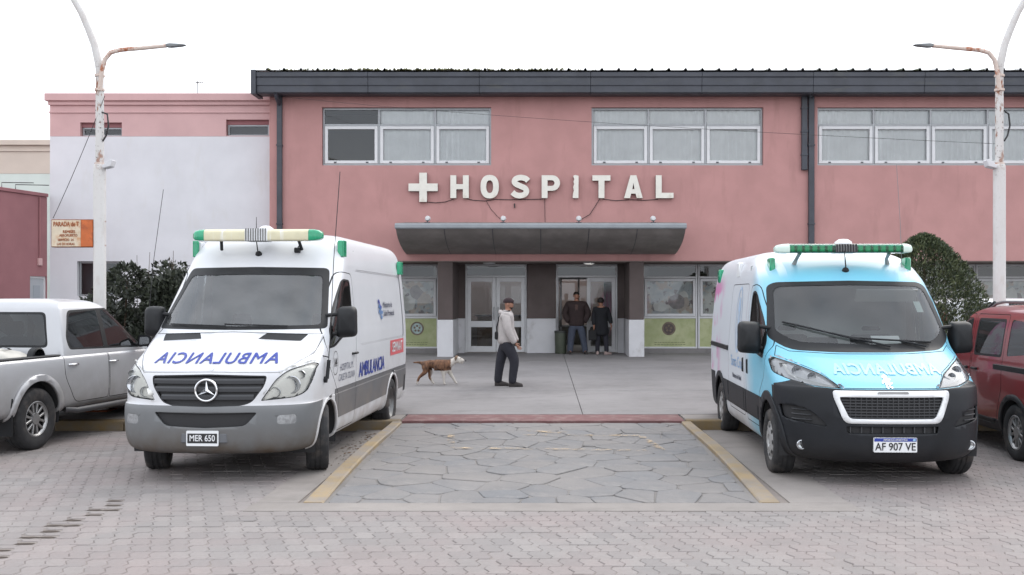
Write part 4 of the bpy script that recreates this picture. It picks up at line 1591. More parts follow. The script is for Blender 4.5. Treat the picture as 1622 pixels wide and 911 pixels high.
G_LENSOLD = glass('aged_lamp_lens', (.96, .96, .94), 1.4, dust=.08)


def wheel(root, c, r, w, side, kind, steer=0., rim=.62):
    """c: centre of the tyre; side +1 when the outer face looks to +X"""
    T = Matrix.Translation(c) @ Matrix.Rotation(R(steer), 4, 'Z')
    S = Matrix.Diagonal((side, 1, 1, 1))
    h = w / 2
    rr = r * rim
    tp = [(rr, -h * .82), (rr + .02, -h * .96), (r * .86, -h), (r * .955, -h * .93), (r, -h * .76), (r, h * .76), (r * .955, h * .93), (r * .86, h), (rr + .02, h * .96), (rr, h * .82)]
    t = MB().lathe(tp, 'x', (0, 0, 0), 40)
    for k in range(-1, 2):        # tread grooves as raised ribs
        t.lathe([(r - .004, k * h * .42 - h * .15), (r + .006, k * h * .42 - h * .13), (r + .006, k * h * .42 + h * .13), (r - .004, k * h * .42 + h * .15)], 'x', (0, 0, 0), 40)
    t = MB().add([T @ S @ Vector(v) for v in t.v], t.f)
    wh = t.build('wheel', M_TYRE, root, smooth=45)
    d = MB()
    xo = h * .80
    d.lathe([(rr + .002, -h * .8), (rr - .01, -h * .7), (rr - .012, xo - .05), (rr + .004, xo), (rr - .012, xo + .004), (rr - .03, xo - .03)], 'x', (0, 0, 0), 36)
    if kind == 'steel':
        d.lathe([(rr - .03, xo - .03), (rr * .78, xo - .07), (rr * .6, xo - .045), (rr * .42, xo - .03), (rr * .36, xo - .05), (.055, xo - .05), (.05, xo - .01), (0, xo - .008)], 'x', (0, 0, 0), 36)
        m = M_STEEL
    elif kind == 'hubcap':
        d.lathe([(rr - .012, xo + .004), (rr * .86, xo - .005), (rr * .62, xo + .018), (rr * .34, xo + .02), (rr * .3, xo + .008), (0, xo + .01)], 'x', (0, 0, 0), 36)
        m = M_HUBCAP
    else:
        d.lathe([(rr - .03, xo - .09), (.05, xo - .1)], 'x', (0, 0, 0), 30)
        m = M_ALLOY
    d = MB().add([T @ S @ Vector(v) for v in d.v], d.f)
    ro = d.build('rim', m if kind != 'alloy' else M_UNDER, wh, smooth=45)
    if kind == 'alloy':
        for k in range(6):
            s = MB()
            a = 2 * PI * k / 6
            Q = T @ S @ Matrix.Rotation(a, 4, 'X')
            for sg in (-1, 1):
                s.prism([(-.012 + sg * .022, .04), (.012 + sg * .022, .04), (.016 + sg * .05, rr - .006), (-.018 + sg * .05, rr - .006)], 'x', xo - .045, xo - .012, Q)
            s.build('spoke', M_ALLOY, wh, bevel=.005)
        hb = MB().lathe([(.075, xo - .04), (.07, xo - .004), (.0, xo)], 'x', (0, 0, 0), 18)
        MB().add([T @ S @ Vector(v) for v in hb.v], hb.f).build('hub_cap', M_ALLOY, wh, smooth=40)
        hb = MB().lathe([(rr - .025, xo - .03), (rr + .005, xo + .003), (rr - .008, xo + .008), (rr - .03, xo - .02)], 'x', (0, 0, 0), 36)
        MB().add([T @ S @ Vector(v) for v in hb.v], hb.f).build('rim_lip', M_ALLOY, wh, smooth=40)
    elif kind == 'hubcap':
        for k in range(8):
            a = 2 * PI * k / 8
            q = MB().lathe([(.0, xo + .0155), (.024, xo + .0145)], 'x', (0, 0, 0), 10)
            q = MB().add([T @ S @ (Vector(v) + Vector((0, math.cos(a) * rr * .72, math.sin(a) * rr * .72))) for v in q.v], q.f)
            q.build('vent_hole', M_SEAM, wh, fixn=False)
    else:
        for k in range(6):
            a = 2 * PI * k / 6
            q = MB().tube([T @ S @ Vector((xo - .06, math.cos(a) * rr * .3, math.sin(a) * rr * .3)), T @ S @ Vector((xo - .025, math.cos(a) * rr * .3, math.sin(a) * rr * .3))], .013, 6)
            q.build('wheel_nut', M_STEEL, wh)
    return wh


def well(root, y, z, r, x_in, x_out, sg):
    b = MB().lathe([(r, min(x_in, x_out)), (r, max(x_in, x_out))], 'x', (0, y, z), 20, R(-15), R(195))
    if sg < 0: b = MB().add([(-v[0], v[1], v[2]) for v in b.v], b.f)
    b.build('wheel_well', M_UNDER, root, smooth=60)
    c = MB().lathe([(0, x_in), (r + .02, x_in)], 'x', (0, y, z), 20, R(-15), R(195))
    if sg < 0: c = MB().add([(-v[0], v[1], v[2]) for v in c.v], c.f)
    c.build('wheel_well', M_UNDER, root)


def seat(root, x, y, z, w=.5, hgt=.62, m=None):
    s = MB().box(x - w / 2, x + w / 2, y - .25, y + .25, z, z + .16)
    s = s.build('seat', m or M_SEAT, root, bevel=.05, bseg=3, smooth=50)
    T = Matrix.Translation((x, y + .24, z + .12)) @ Matrix.Rotation(R(-12), 4, 'X')
    MB().box(-w / 2, w / 2, -.06, .08, 0, hgt, T).build('backrest', m or M_SEAT, s, bevel=.05, bseg=3, smooth=50)
    MB().box(-.13, .13, -.04, .07, hgt + .03, hgt + .22, T).build('headrest', m or M_SEAT, s, bevel=.04, bseg=3, smooth=50)


def steering(root, x, y, z, tilt=55):
    T = Matrix.Translation((x, y, z)) @ Matrix.Rotation(R(-tilt), 4, 'X')
    s = MB().lathe([(.185 + .014 * math.cos(2 * PI * k / 8), .014 * math.sin(2 * PI * k / 8)) for k in range(8)], 'y', (0, 0, 0), 28, close=True)
    s.box(-.18, .18, -.012, .012, -.025, .025)
    s.box(-.02, .02, -.012, .012, -.18, -.02)
    s.lathe([(.07, -.02), (.07, .02), (0, .03)], 'y', (0, 0, 0), 14)
    MB().add([T @ Vector(v) for v in s.v], s.f).build('steering_wheel', M_DASH, root, smooth=50)


def whip(root, pts, m=None, r=.004):
    b = MB().tube(pts, [r * 1.6] + [r] * (len(pts) - 1), 5)
    return b.build('antenna', m or M_CABLE, root)


def mirror_part(root, sg, x, y, z, w, h, d, m, arm):
    """door mirror: housing, glass and arms"""
    p = rounded([(0, 0), (w, .02), (w * .97, h), (w * .04, h * .97)], [.05, .06, .07, .05], 4)
    pts = [(a + x, b + z) for a, b in p]
    b = MB()
    n = len(pts)
    lv = [(0, .0), (.35, .035), (1, .05)]
    cx_, cz_ = x + w / 2, z + h / 2
    rings = []
    for t, k in ((0, 1.0), (.5, .96), (.85, .78), (1, .45)):
        rings.append([(sg * (cx_ + (a - cx_) * k), y - d * t, cz_ + (c - cz_) * k) for a, c in pts])
    for q in rings: b.v += q
    for i in range(3):
        for j in range(n): b.f.append((i * n + j, i * n + (j + 1) % n, (i + 1) * n + (j + 1) % n, (i + 1) * n + j))
    b.f.append(tuple(range(3 * n, 4 * n)))
    b.f.append(tuple(range(n))[::-1])
    o = b.build('mirror', m, root, smooth=50)
    gp = inset(pts, .03)
    MB().add([(sg * a, y + .003, c) for a, c in gp], [tuple(range(n))]).build('mirror_glass', M_CHROME, o, fixn=False)
    for (a, c) in arm:
        MB().tube([(sg * (x - .12), a, c), (sg * (x + .05), y - d * .4, c + .02)], .022, 8).build('mirror_arm', m, o, smooth=50)
    return o

# ------------------------------------------------------------------ older white ambulance (left)
def white_ambulance():
    yA = 1.0
    root = empty('ambulance', (0, 0, 0), 0, 'white high roof ambulance with star badge grille, grey bumper and cream light bar', 'ambulance')
    YR = 5.85
    rows = [  # z, yf, w, d, n, yr, dr, nr
        (.30, .13, .86, .62, 2.9, YR - .10, .12, 4), (.34, .05, .93, .62, 2.9, YR - .03, .12, 4), (.44, .01, .965, .62, 2.9, YR, .14, 4), (.60, .0, .978, .62, 2.9, YR, .14, 4),
        (.74, .01, .985, .62, 2.9, YR, .14, 4), (.795, .03, .985, .62, 2.9, YR, .14, 4), (.81, .06, .98, .62, 2.9, YR, .14, 4), (.95, .075, .988, .64, 2.9, YR, .14, 4), (1.09, .11, .99, .66, 2.9, YR, .14, 4),
        (1.16, .165, .99, .68, 2.9, YR, .14, 4), (1.24, .30, .99, .70, 2.8, YR, .14, 4), (1.34, .50, .988, .66, 2.7, YR, .14, 4), (1.45, .71, .985, .58, 2.6, YR, .14, 4), (1.535, .87, .98, .52, 2.5, YR, .14, 4),
        (1.60, .945, .977, .50, 2.5, YR, .14, 4), (1.80, 1.16, .962, .48, 2.5, YR - .01, .14, 4), (2.05, 1.42, .942, .46, 2.5, YR - .02, .14, 4), (2.25, 1.62, .922, .45, 2.5, YR - .04, .14, 4),
        (2.33, 1.70, .912, .45, 2.6, YR - .05, .15, 4), (2.47, 1.82, .885, .46, 2.6, YR - .08, .16, 4), (2.58, 1.95, .845, .47, 2.6, YR - .13, .18, 4), (2.655, 2.12, .77, .48, 2.5, YR - .22, .2, 3.5),
        (2.695, 2.36, .62, .5, 2.4, YR - .4, .22, 3), (2.71, 2.7, .40, .45, 2.3, YR - .8, .2, 3), (2.716, 3.2, .12, .3, 2.2, YR - 1.6, .1, 3)]
    sh = Shell(rows, sub=4)
    # windscreen with black surround
    ws = rounded([(-.93, 1.555), (0, 1.545), (.93, 1.555), (.80, 2.255), (0, 2.265), (-.80, 2.255)], [.05, 0, .05, .06, 0, .06])
    sh.cut(ws, 'F', 'windscreen_seal', lim=(-1, 2.6))
    wi_ = rounded([(-.865, 1.60), (0, 1.585), (.865, 1.60), (.752, 2.165), (0, 2.175), (-.752, 2.165)], [.05, 0, .05, .06, 0, .06])
    sh.cut(wi_, 'F', 'windscreen', ('windscreen_seal',), lim=(-1, 2.6))
    # grille, bumper, lights
    gr = rounded([(-.58, 1.10), (0, 1.115), (.58, 1.10), (.565, 1.0), (.45, .83), (.36, .80), (0, .79), (-.36, .80), (-.45, .83), (-.565, 1.0)], [.03, 0, .03, .05, .05, .04, 0, .04, .05, .05], 3)
    sh.seam(gr, 'F', 'grille', .012, lim=(-1, 1.2))
    hl = rounded([(.53, .845), (.585, .93), (.66, 1.06), (.76, 1.155), (.93, 1.215), (.974, 1.20), (.965, 1.06), (.93, .92), (.84, .872)], [.02, .02, .04, .04, .02, .02, .04, .05, .05], 3)
    for p, k in ((hl, ''), (mir(hl), '#l')):
        sh.cut(p, 'F', 'seam', ('body',), lim=(-1, 1.2), nmin=.02)
        sh.cut(inset(p, .008), 'F', 'headlight' + k, ('seam',), lim=(-1, 1.2), nmin=.02)
    sh.cut([(-1.2, .2), (1.2, .2), (1.2, .80), (-1.2, .80)], 'F', 'bumper', ('body',), lim=(-1, .72), nmin=-.2)
    it = rounded([(-.52, .735), (0, .725), (.52, .735), (.40, .595), (0, .575), (-.40, .595)], [.03, 0, .03, .05, 0, .05], 3)
    sh.cut(it, 'F', 'air_intake', ('bumper',), lim=(-1, .5))
    for sg in (1, -1):
        fp = rounded([(sg * .70, .70), (sg * .86, .705), (sg * .86, .61), (sg * .70, .61)], .03, 3)
        sh.cut(fp if sg > 0 else fp[::-1], 'F', 'fog_light' + ('' if sg > 0 else '#l'), ('bumper',), lim=(-1, .7), nmin=.05)
    # hood outline
    hd = [(-.70, 1.125), (0, 1.135), (.70, 1.125), (.78, 1.2), (.905, 1.30), (.93, 1.50), (0, 1.53), (-.93, 1.50), (-.905, 1.30), (-.78, 1.2)]
    sh.seam(hd, 'F', 'hood', .005, lim=(-1, 1.4), nmin=.05)
    for sg in (1, -1):
        v = rounded([(sg * .30, 1.455), (sg * .36, 1.518), (sg * .78, 1.50), (sg * .74, 1.43)], .008, 2)
        sh.cut(v if sg < 0 else v, 'F', 'hood_vent' + ('' if sg > 0 else '#l'), ('hood',), lim=(-1, 1.6), nmin=.02)
    for sd in ('R', 'L'):
        q = '' if sd == 'R' else '#l'
        for k_, yc in enumerate((yA, yA + 3.665)):
            al_ = 'arch_lip#%s%d' % (sd, k_)
            sh.cut(arch(yc, .36, .445, .1), sd, al_, None)
            sh.cut(arch(yc, .36, .415, .1), sd, 'hole', (al_,))
        # front door with glass
        door = rounded([(1.42, .36), (2.30, .36), (2.34, 1.5), (2.30, 2.2), (1.80, 2.22), (1.30, 1.78), (.97, 1.40), (.98, 1.18), (1.44, .80)], [.06, .05, 0, .08, .1, .2, .05, .1, .1], 4)
        sh.seam(door, sd, 'door' + q, .010)
        wn = rounded([(1.02, 1.335), (1.30, 1.345), (1.62, 1.43), (2.20, 1.50), (2.19, 2.12), (1.83, 2.13), (1.38, 1.76)], [.03, .1, .1, .06, .07, .1, .3], 4)
        sh.cut(wn, sd, 'window_seal' + q, ('door' + q,))
        sh.cut(inset(wn, .022), sd, 'side_window' + q, ('window_seal' + q,))
        # pressed panel at the rear, dark band, sill, rear lamp
        pan = rounded([(2.52, 1.30), (5.55, 1.30), (5.50, 2.24), (2.52, 2.26)], .1, 4)
        sh.cut(pan, sd, 'press_line' + q, ('body',)); sh.cut(inset(pan, .02), sd, 'side_panel' + q, ('press_line' + q,))
        sh.cut([(1.30, .52), (6.0, .52), (6.0, .86), (1.30, .86)], sd, 'dark_band' + q, ('body', 'door' + q), nmin=.3)
        sh.cut([(5.56, .45), (6.0, .45), (6.0, .70), (5.56, .70)], sd, 'rear_bumper' + q, ('dark_band' + q, 'body'), nmin=.1)
    bk = [(-.86, .62), (.86, .62), (.82, 2.3), (-.82, 2.3)]
    sh.seam(bk, 'B', 'rear_doors', .012)
    m = dict(body=M_WHITEPAINT, windscreen_seal=M_BLACKPL, windscreen=G_SCREEN, seam=M_SEAM, grille=M_SEAM, headlight=G_LENSOLD, bumper=M_SILVERBUMP, air_intake=M_SEAM, fog_light=mat('fog_lens', srgb(150, 152, 154), .2, metal=.3, var=.2, vscale=30),
             hood=M_WHITEPAINT, hood_vent=M_BLACKPL, arch_lip=M_WHITEPAINT, door=M_WHITEPAINT, window_seal=M_BLACKPL, side_window=G_SIDE, press_line=mat('white_van_paint_edge', srgb(205, 206, 210), .3, coat=.5),
             side_panel=M_WHITEPAINT, dark_band=mat('grey_side_band', srgb(86, 88, 92), .5, var=.06, vscale=3, dirt=(DUST, .4, 1.0, .5)), rear_bumper=M_BLACKPL, rear_doors=M_WHITEPAINT)
    ob = sh.split(root, m, push=dict(seam=-.006, windscreen=-.004, grille=-.03, air_intake=-.035, side_window=-.006, arch_lip=.014, press_line=-.004, side_panel=-.008, hood_vent=-.006, dark_band=.004, headlight=.004),
                  thick=dict(bumper=.03, hood=.012, arch_lip=.03), parents={'windscreen': 'windscreen_seal', 'side_window': 'door', 'window_seal': 'door', 'side_window#l': 'door#l', 'window_seal#l': 'door#l', 'hood_vent': 'hood', 'hood_vent#l': 'hood', 'air_intake': 'bumper', 'fog_light': 'bumper', 'fog_light#l': 'bumper'})
    # slats and star badge in the grille
    def grow(zc, hh, hw, dy):
        b = MB()
        N = 28
        for i in range(N + 1):
            x = -hw + 2 * hw * i / N
            p, nn = sh.hit('F', x, zc)
            for dz, e in ((-hh, .0), (-hh, dy), (hh * .3, dy), (hh, .0)): b.v.append((x, p.y - e + .012, zc + dz))
        for i in range(N):
            for j in range(3): b.f.append((i * 4 + j, (i + 1) * 4 + j, (i + 1) * 4 + j + 1, i * 4 + j + 1))
        return b.build('grille_slat', mat('grille_slat_plastic', (.035, .037, .042), .4), ob['grille'], smooth=30, fixn=False)
    for zc, hw in ((1.045, .555), (.965, .535), (.885, .465)): grow(zc, .026, hw, .012)
    st = MB().lathe([(.108 + .012 * math.cos(2 * PI * k / 8), .012 * math.sin(2 * PI * k / 8)) for k in range(8)], 'y', (0, 0, 0), 36, close=True)
    for k in range(3):
        a = PI / 2 + k * 2 * PI / 3
        u = Vector((math.cos(a), 0, math.sin(a))); n_ = Vector((-math.sin(a), 0, math.cos(a)))
        st.add([n_ * .02, -n_ * .02, u * .104, Vector((0, -.02, 0)), u * .02 + Vector((0, -.016, 0))], [(0, 3, 2), (3, 1, 2), (0, 2, 1)])
    py = sh.hit('F', 0, .955)[0].y
    MB().add([(v[0], v[1] + py - .012, v[2] + .955) for v in st.v], st.f).build('star_badge', M_CHROME, root, smooth=30)
    # headlight insides
    for sg in (1, -1):
        key = 'headlight' if sg > 0 else 'headlight#l'
        me = ob[key].data.copy()
        b = link_mesh('lamp_housing', me, None, ob[key])
        me.materials.clear(); me.materials.append(mat('aged_lamp_housing', srgb(228, 228, 224), .4, metal=.0))
        for v in me.vertices: v.co = v.co - v.normal * .035
        for x, z, r in ((.80, 1.0, .085), (.66, .93, .05), (.87, 1.10, .04)):
            p, nn = sh.hit('F', sg * x, z)
            d = MB().lathe([(r, -.0), (r * .8, .02), (r * .45, .035), (0, .04)], 'y', (0, 0, 0), 20)
            d.lathe([(r * 1.08, .0), (r * 1.02, -.008), (r, .0)], 'y', (0, 0, 0), 20)
            MB().add([(v[0] + sg * x, v[1] + p.y + .018, v[2] + z) for v in d.v], d.f).build('lamp_bowl', M_REFLECT, ob[key], smooth=40)
    # number plate
    p, nn = sh.hit('F', 0, .475)
    def plate_at(w, h, z, y, frame, face, body, size, ink, bold=.002, dx=0.):
        pl = MB().prism(rounded([(-w / 2, z - h / 2), (w / 2, z - h / 2), (w / 2, z + h / 2), (-w / 2, z + h / 2)], .012, 3), 'y', y - .012, y).build('number_plate', frame, root)
        pl.location.x = dx
        if face:
            MB().add([(-w / 2 + .012, y - .0135, z - h / 2 + .028), (w / 2 - .012, y - .0135, z - h / 2 + .028), (w / 2 - .012, y - .0135, z + h / 2 - .028), (-w / 2 + .012, y - .0135, z + h / 2 - .028)], [(0, 1, 2, 3)]).build('plate_field', face, pl, fixn=False)
        v, f = text_geo(body, size, bold, 0, 1.0)
        MB().add([(a * .80, y - .0155 - c, z + b) for a, b, c in v], f).build('plate_text', ink, pl, fixn=False)
        return pl
    MB().box(-.23, .23, p.y - .006, p.y + .03, .425, .525).build('plate_recess', mat('bumper_patch', srgb(98, 100, 104), .5), root, bevel=.01)
    plate_at(.32, .155, .475, p.y - .008, M_PLATEWHITE, M_PLATEBLACK, 'MER 650', .088, M_PLATEWHITE, .0015, -.01)
    # lettering
    v, f = text_geo('AMBULANCIA', .145, .0025, 0, 1.12)
    v = [(a * 1.28, b, c) for a, b, c in v]
    sh.decal(v, f, 'F', 0, 1.258, .006, flip=True).build('lettering', M_DECALBLUE, ob['hood'], fixn=False)
    lg = MB().add(circ3 := [(math.cos(2 * PI * k / 16) * .018, math.sin(2 * PI * k / 16) * .018, 0) for k in range(16)], [tuple(range(16))])
    sh.decal(lg.v, lg.f, 'F', .02, 1.165, .005).build('badge', M_CHROME, ob['hood'], fixn=False)
    v, f = text_geo('AMBULANCIA', .26, .006, 0, .95)
    sh.decal(v, f, 'R', 3.25, .985, .005).build('lettering', M_DECALBLUE, root, fixn=False)
    v, f = text_geo('HOSPITAL M.\nCALETA OLIVIA', .115, .0)
    sh.decal(v, f, 'R', 1.83, 1.03, .005).build('lettering', M_DECALGREY, ob['door'], fixn=False)
    v, f = text_geo('14', .14, .003)
    sh.decal(v, f, 'R', 1.28, 1.16, .006).build('lettering', M_SEAM, root, fixn=False)
    rg = MB()
    N = 28
    for k in range(N):
        a = 2 * PI * k / N
        rg.v += [(.115 * math.cos(a), .13 * math.sin(a), 0), (.122 * math.cos(a), .137 * math.sin(a), 0)]
        rg.f.append((2 * k, 2 * k + 1, (2 * k + 3) % (2 * N), (2 * k + 2) % (2 * N)))
    sh.decal(rg.v, rg.f, 'R', 1.28, 1.16, .006).build('number_ring', M_SEAM, root, fixn=False)
    # red sticker with reversed-out writing at the rear
    rb = MB().grid(lambda u, w: (-.52 + 1.04 * u, -.11 + .22 * w, 0), 12, 1)
    sh.decal(rb.v, rb.f, 'R', 4.98, 1.17, .004).build('red_sticker', M_DECALRED, root, fixn=False)
    v, f = text_geo('SEMNAT', .2, .004, 0, 1.05)
    sh.decal(v, f, 'R', 4.98, 1.17, .008).build('lettering', M_PLATEWHITE, root, fixn=False)
    # blue wave emblem with two lines of small print
    for k, (dz, a) in enumerate(((.09, .16), (.02, .2), (-.05, .17))):
        wv = MB()
        N = 14
        for i in range(N + 1):
            t = i / N
            x = -.16 + a * 1.6 * t
            z = dz + .05 * math.sin(t * 2 * PI)
            th = .028 * math.sin(PI * t) + .003
            wv.v += [(x, z - th, 0), (x, z + th, 0)]
            if i: wv.f.append((2 * i - 2, 2 * i, 2 * i + 1, 2 * i - 1))
        sh.decal(wv.v, wv.f, 'R', 3.9, 1.72, .004).build('emblem', mat('blue_vinyl_pale', srgb(92, 130, 178), .4) if k else M_DECALBLUE, root, fixn=False)
    v, f = text_geo('Ministerio de\nSalud Provincial', .12, .001, 0, 1, 'LEFT')
    sh.decal(v, f, 'R', 4.08, 1.74, .004).build('lettering', M_DECALGREY, root, fixn=False)
    # mirrors, handles, wipers, lights
    for sg in (1, -1):
        mirror_part(root, sg, 1.0 if sg > 0 else .925, 1.34, 1.44, .225, .37, .14, M_BLACKPL, [(1.24, 1.48), (1.3, 1.7)])
        hb = MB().tube([(sg * .985, 2.10, 1.22), (sg * 1.025, 2.12, 1.225), (sg * 1.025, 2.25, 1.225), (sg * .985, 2.27, 1.22)], .014, 8)
        hb.build('door_handle', M_BLACKPL, ob['door' if sg > 0 else 'door#l'], smooth=50)
        for yy, zz in ((2.10, 2.50), (5.45, 2.36)):
            p, nn = sh.hit('R', yy, zz)
            bx_ = MB().box(sg * (p.x - .02), sg * (p.x + .055), yy - .03, yy + .11, zz - .085, zz + .085).build('side_lamp', M_WHITEPAINT, root, bevel=.008)
            MB().box(sg * (p.x + .0), sg * (p.x + .06), yy - .062, yy - .031, zz - .10, zz + .10).build('lamp_lens', M_GREENLENS, bx_, bevel=.01)
            MB().box(sg * (p.x + .056), sg * (p.x + .072), yy - .055, yy + .10, zz - .10, zz + .10).build('lamp_lens', M_GREENLENS, bx_, bevel=.006)
    # light bar
    lb = MB()
    prof_ = rounded([(-.10, -.062), (.10, -.062), (.10, .05), (.06, .075), (-.06, .075), (-.10, .05)], .02, 3)
    T = Matrix.Translation((0, 1.70, 2.635))
    lb.prism(prof_, 'x', -.60, .60, T)
    bar = lb.build('light_bar', M_CREAMLENS, root, smooth=40)
    for sg in (1, -1):
        e = MB()
        rings = []
        for t, k in ((0, 1), (.4, .97), (.75, .82), (.95, .5), (1, .15)):
            rings.append([T @ Vector((sg * (.601 + .15 * t), a * k, b * k)) for a, b in prof_])
        n = len(prof_)
        for q in rings: e.v += q
        for i in range(len(rings) - 1):
            for j in range(n): e.f.append((i * n + j, i * n + (j + 1) % n, (i + 1) * n + (j + 1) % n, (i + 1) * n + j))
        e.f.append(tuple(range((len(rings) - 1) * n, len(rings) * n)))
        e.build('light_bar_end', M_GREENLENS, bar, smooth=40)
        MB().tube([T @ Vector((sg * .45, .05, -.05)), T @ Vector((sg * .47, .12, -.16))], .018).build('bracket', M_BLACKPL, bar)
    sp = MB()
    for k in range(9): sp.box(-.12 + k * .028, -.106 + k * .028, -.108, .108, -.068, .082, T)
    sp.build('siren_grille', M_STEEL, bar)
    MB().box(-.13, .13, -.104, .104, -.065, .079, T).build('siren_housing', M_PLATEWHITE, bar, bevel=.006)
    MB().lathe([(.09, 0), (.085, .05), (.04, .08), (0, .085)], 'z', (.05, 1.82, 2.68), 16).build('roof_dome', M_PLATEWHITE, root, smooth=50)
    # small aerial in front of the light bar, camera, reading lamps
    p, nn = sh.hit('F', -.02, 2.42)
    an = MB().lathe([(.035, -.0), (.04, -.012), (.02, -.03), (.0, -.035)], 'y', (-.02, p.y + .004, 2.42), 14)
    an = an.build('aerial_base', M_BLACKPL, root, smooth=50)
    MB().tube([(-.02, p.y - .03, 2.43), (-.03, p.y - .06, 2.58), (-.03, p.y - .06, 2.86)], [.008, .006, .003], 6).build('aerial_rod', M_CABLE, an)
    p, nn = sh.hit('F', .42, 2.46)
    MB().lathe([(0, -.04), (.032, -.03), (.032, .03), (0, .04)], 'x', (.42, p.y - .03, 2.47), 12).build('work_lamp', M_BLACKPL, root, smooth=50)
    MB().tube([(.42, p.y - .03, 2.49), (.45, p.y, 2.55)], .008).build('work_lamp_arm', M_BLACKPL, root)
    # whip antenna on the right A-pillar
    p, nn = sh.hit('R', .86, 1.04)
    wa = whip(root, [(p.x + .03, .80, 1.04), (p.x + .04, .84, 1.26), (p.x + .05, .88, 1.6), (p.x + .07, .92, 2.3), (p.x + .12, 1.0, 3.3)], r=.0045)
    MB().tube([(p.x + .03, .80, 1.02), (p.x + .04, .84, 1.22)], .02, 8).build('antenna_spring', M_BLACKPL, wa, smooth=50)
    MB().lathe([(0, -.04), (.035, -.035), (.035, .02), (0, .025)], 'x', (p.x + .01, .80, 1.01), 12).build('antenna_base', M_BLACKPL, wa, smooth=50)
    MB().tube([(p.x + .04, .84, 1.25), (p.x - .12, .78, 1.30)], .007, 6).build('antenna_stay', M_BLACKPL, wa)
    # wipers
    for x0, x1 in ((.55, -.12), (-.10, -.75)):
        pts = []
        for t in (0, .33, .66, 1):
            x = x0 + (x1 - x0) * t
            p, nn = sh.hit('F', x, 1.575 + .02 * t)
            pts.append(p + nn * .02)
        MB().tube(pts, .009, 6).build('wiper', M_BLACKPL, root)
    # cab inside
    dash = MB().prism([(1.05, 1.0), (1.62, 1.0), (1.60, 1.38), (1.42, 1.46), (1.12, 1.50)], 'x', -.86, .86)
    dash.build('dashboard', M_DASH, root, bevel=.03, bseg=2)
    steering(root, .45, 1.72, 1.42)
    seat(root, .5, 2.25, .78); seat(root, -.5, 2.25, .78); seat(root, -.05, 2.3, .78, .42)
    MB().box(-.88, .88, 2.62, 2.66, .42, 2.5).build('bulkhead', mat('van_lining', srgb(168, 172, 172), .8), root)
    MB().box(-.86, .86, .55, 5.6, .36, .40).build('floor_pan', M_UNDER, root)
    MB().box(-.90, .90, .75, 1.0, .42, 1.28).build('engine_bulkhead', M_UNDER, root)
    for sg in (1, -1):
        for yc, st_ in ((yA, 15), (yA + 3.665, 0)):
            wheel(root, (sg * .865, yc, .36), .36, .235, sg, 'steel', st_)
            well(root, yc, .36, .43, .60, .955, sg)
    return root


spr = white_ambulance()
SA = R(-2.6)
fwd = 1.0
spr.rotation_euler = (0, 0, SA)
spr.scale = (1.035, 1, 1)
# front axle centre stands at the point where the photograph shows it
ax = Vector((-3.385, 11.19, 0))
spr.location = ax - Matrix.Rotation(SA, 3, 'Z') @ Vector((0, 1.0, 0))

# ------------------------------------------------------------------ newer blue and white ambulance (right)
def livery():
    m, n, b, o = new_mat('blue_white_pink_livery')
    b.inputs['Roughness'].default_value = .4
    b.inputs['Coat Weight'].default_value = .15
    b.inputs['Coat Roughness'].default_value = .04
    tc = nd(n, 'ShaderNodeTexCoord')
    sp = nd(n, 'ShaderNodeSeparateXYZ')
    n.links.new(tc.outputs['Object'], sp.inputs[0])
    def lin(src, a, c0, wob=None, wamp=0.):
        mr = nd(n, 'ShaderNodeMapRange', interpolation_type='SMOOTHSTEP')
        mr.inputs['From Min'].default_value = a; mr.inputs['From Max'].default_value = c0
        n.links.new(src, mr.inputs[0])
        return mr.outputs[0]
    # printed graphic: sky blue nose fading to white on the sides, pink tail with stripes
    ma = nd(n, 'ShaderNodeMath', operation='MULTIPLY_ADD')
    n.links.new(sp.outputs['Z'], ma.inputs[0]); ma.inputs[1].default_value = .06; n.links.new(sp.outputs['Y'], ma.inputs[2])
    nz = nd(n, 'ShaderNodeTexNoise', Scale=1.4, Detail=2)
    n.links.new(tc.outputs['Object'], nz.inputs['Vector'])
    m2 = nd(n, 'ShaderNodeMath', operation='MULTIPLY_ADD')
    n.links.new(nz.outputs['Fac'], m2.inputs[0]); m2.inputs[1].default_value = .5; n.links.new(ma.outputs[0], m2.inputs[2])
    f = lin(m2.outputs[0], 2.0, 2.75)
    c = mix(n, f, srgb(116, 186, 211), srgb(206, 211, 217))
    # white swirl over the left front roof corner
    wv = nd(n, 'ShaderNodeTexWave', Scale=1.6, Distortion=3.0)
    wv.inputs['Detail'].default_value = 1
    n.links.new(tc.outputs['Object'], wv.inputs['Vector'])
    hi = lin(sp.outputs['Z'], 2.12, 2.3)
    xs = nd(n, 'ShaderNodeMath', operation='ABSOLUTE'); n.links.new(sp.outputs['X'], xs.inputs[0])
    side = lin(xs.outputs[0], .55, .72)
    sw = lin(wv.outputs['Fac'], .45, .6)
    c = mix(n, mul(n, mul(n, hi, side), sw), c, srgb(222, 228, 232))
    pk = lin(sp.outputs['Y'], 4.15, 4.9)
    w2 = nd(n, 'ShaderNodeTexWave', Scale=2.2, Distortion=5)
    n.links.new(tc.outputs['Object'], w2.inputs['Vector'])
    c = mix(n, mul(n, pk, lin(w2.outputs['Fac'], .05, .75)), c, srgb(206, 130, 178))
    c = mix(n, mul(n, lin(sp.outputs['Z'], 2.0, 2.3), lin(sp.outputs['Y'], 2.4, 3.0)), c, srgb(202, 205, 210))
    # road dust low down
    dz = lin(sp.outputs['Z'], .9, .3)
    c = mix(n, mul(n, mul(n, dz, noise_fac(n, 3.5, 6, .2, .65)), .5), c, DUST)
    n.links.new(c, b.inputs['Base Color'])
    return m


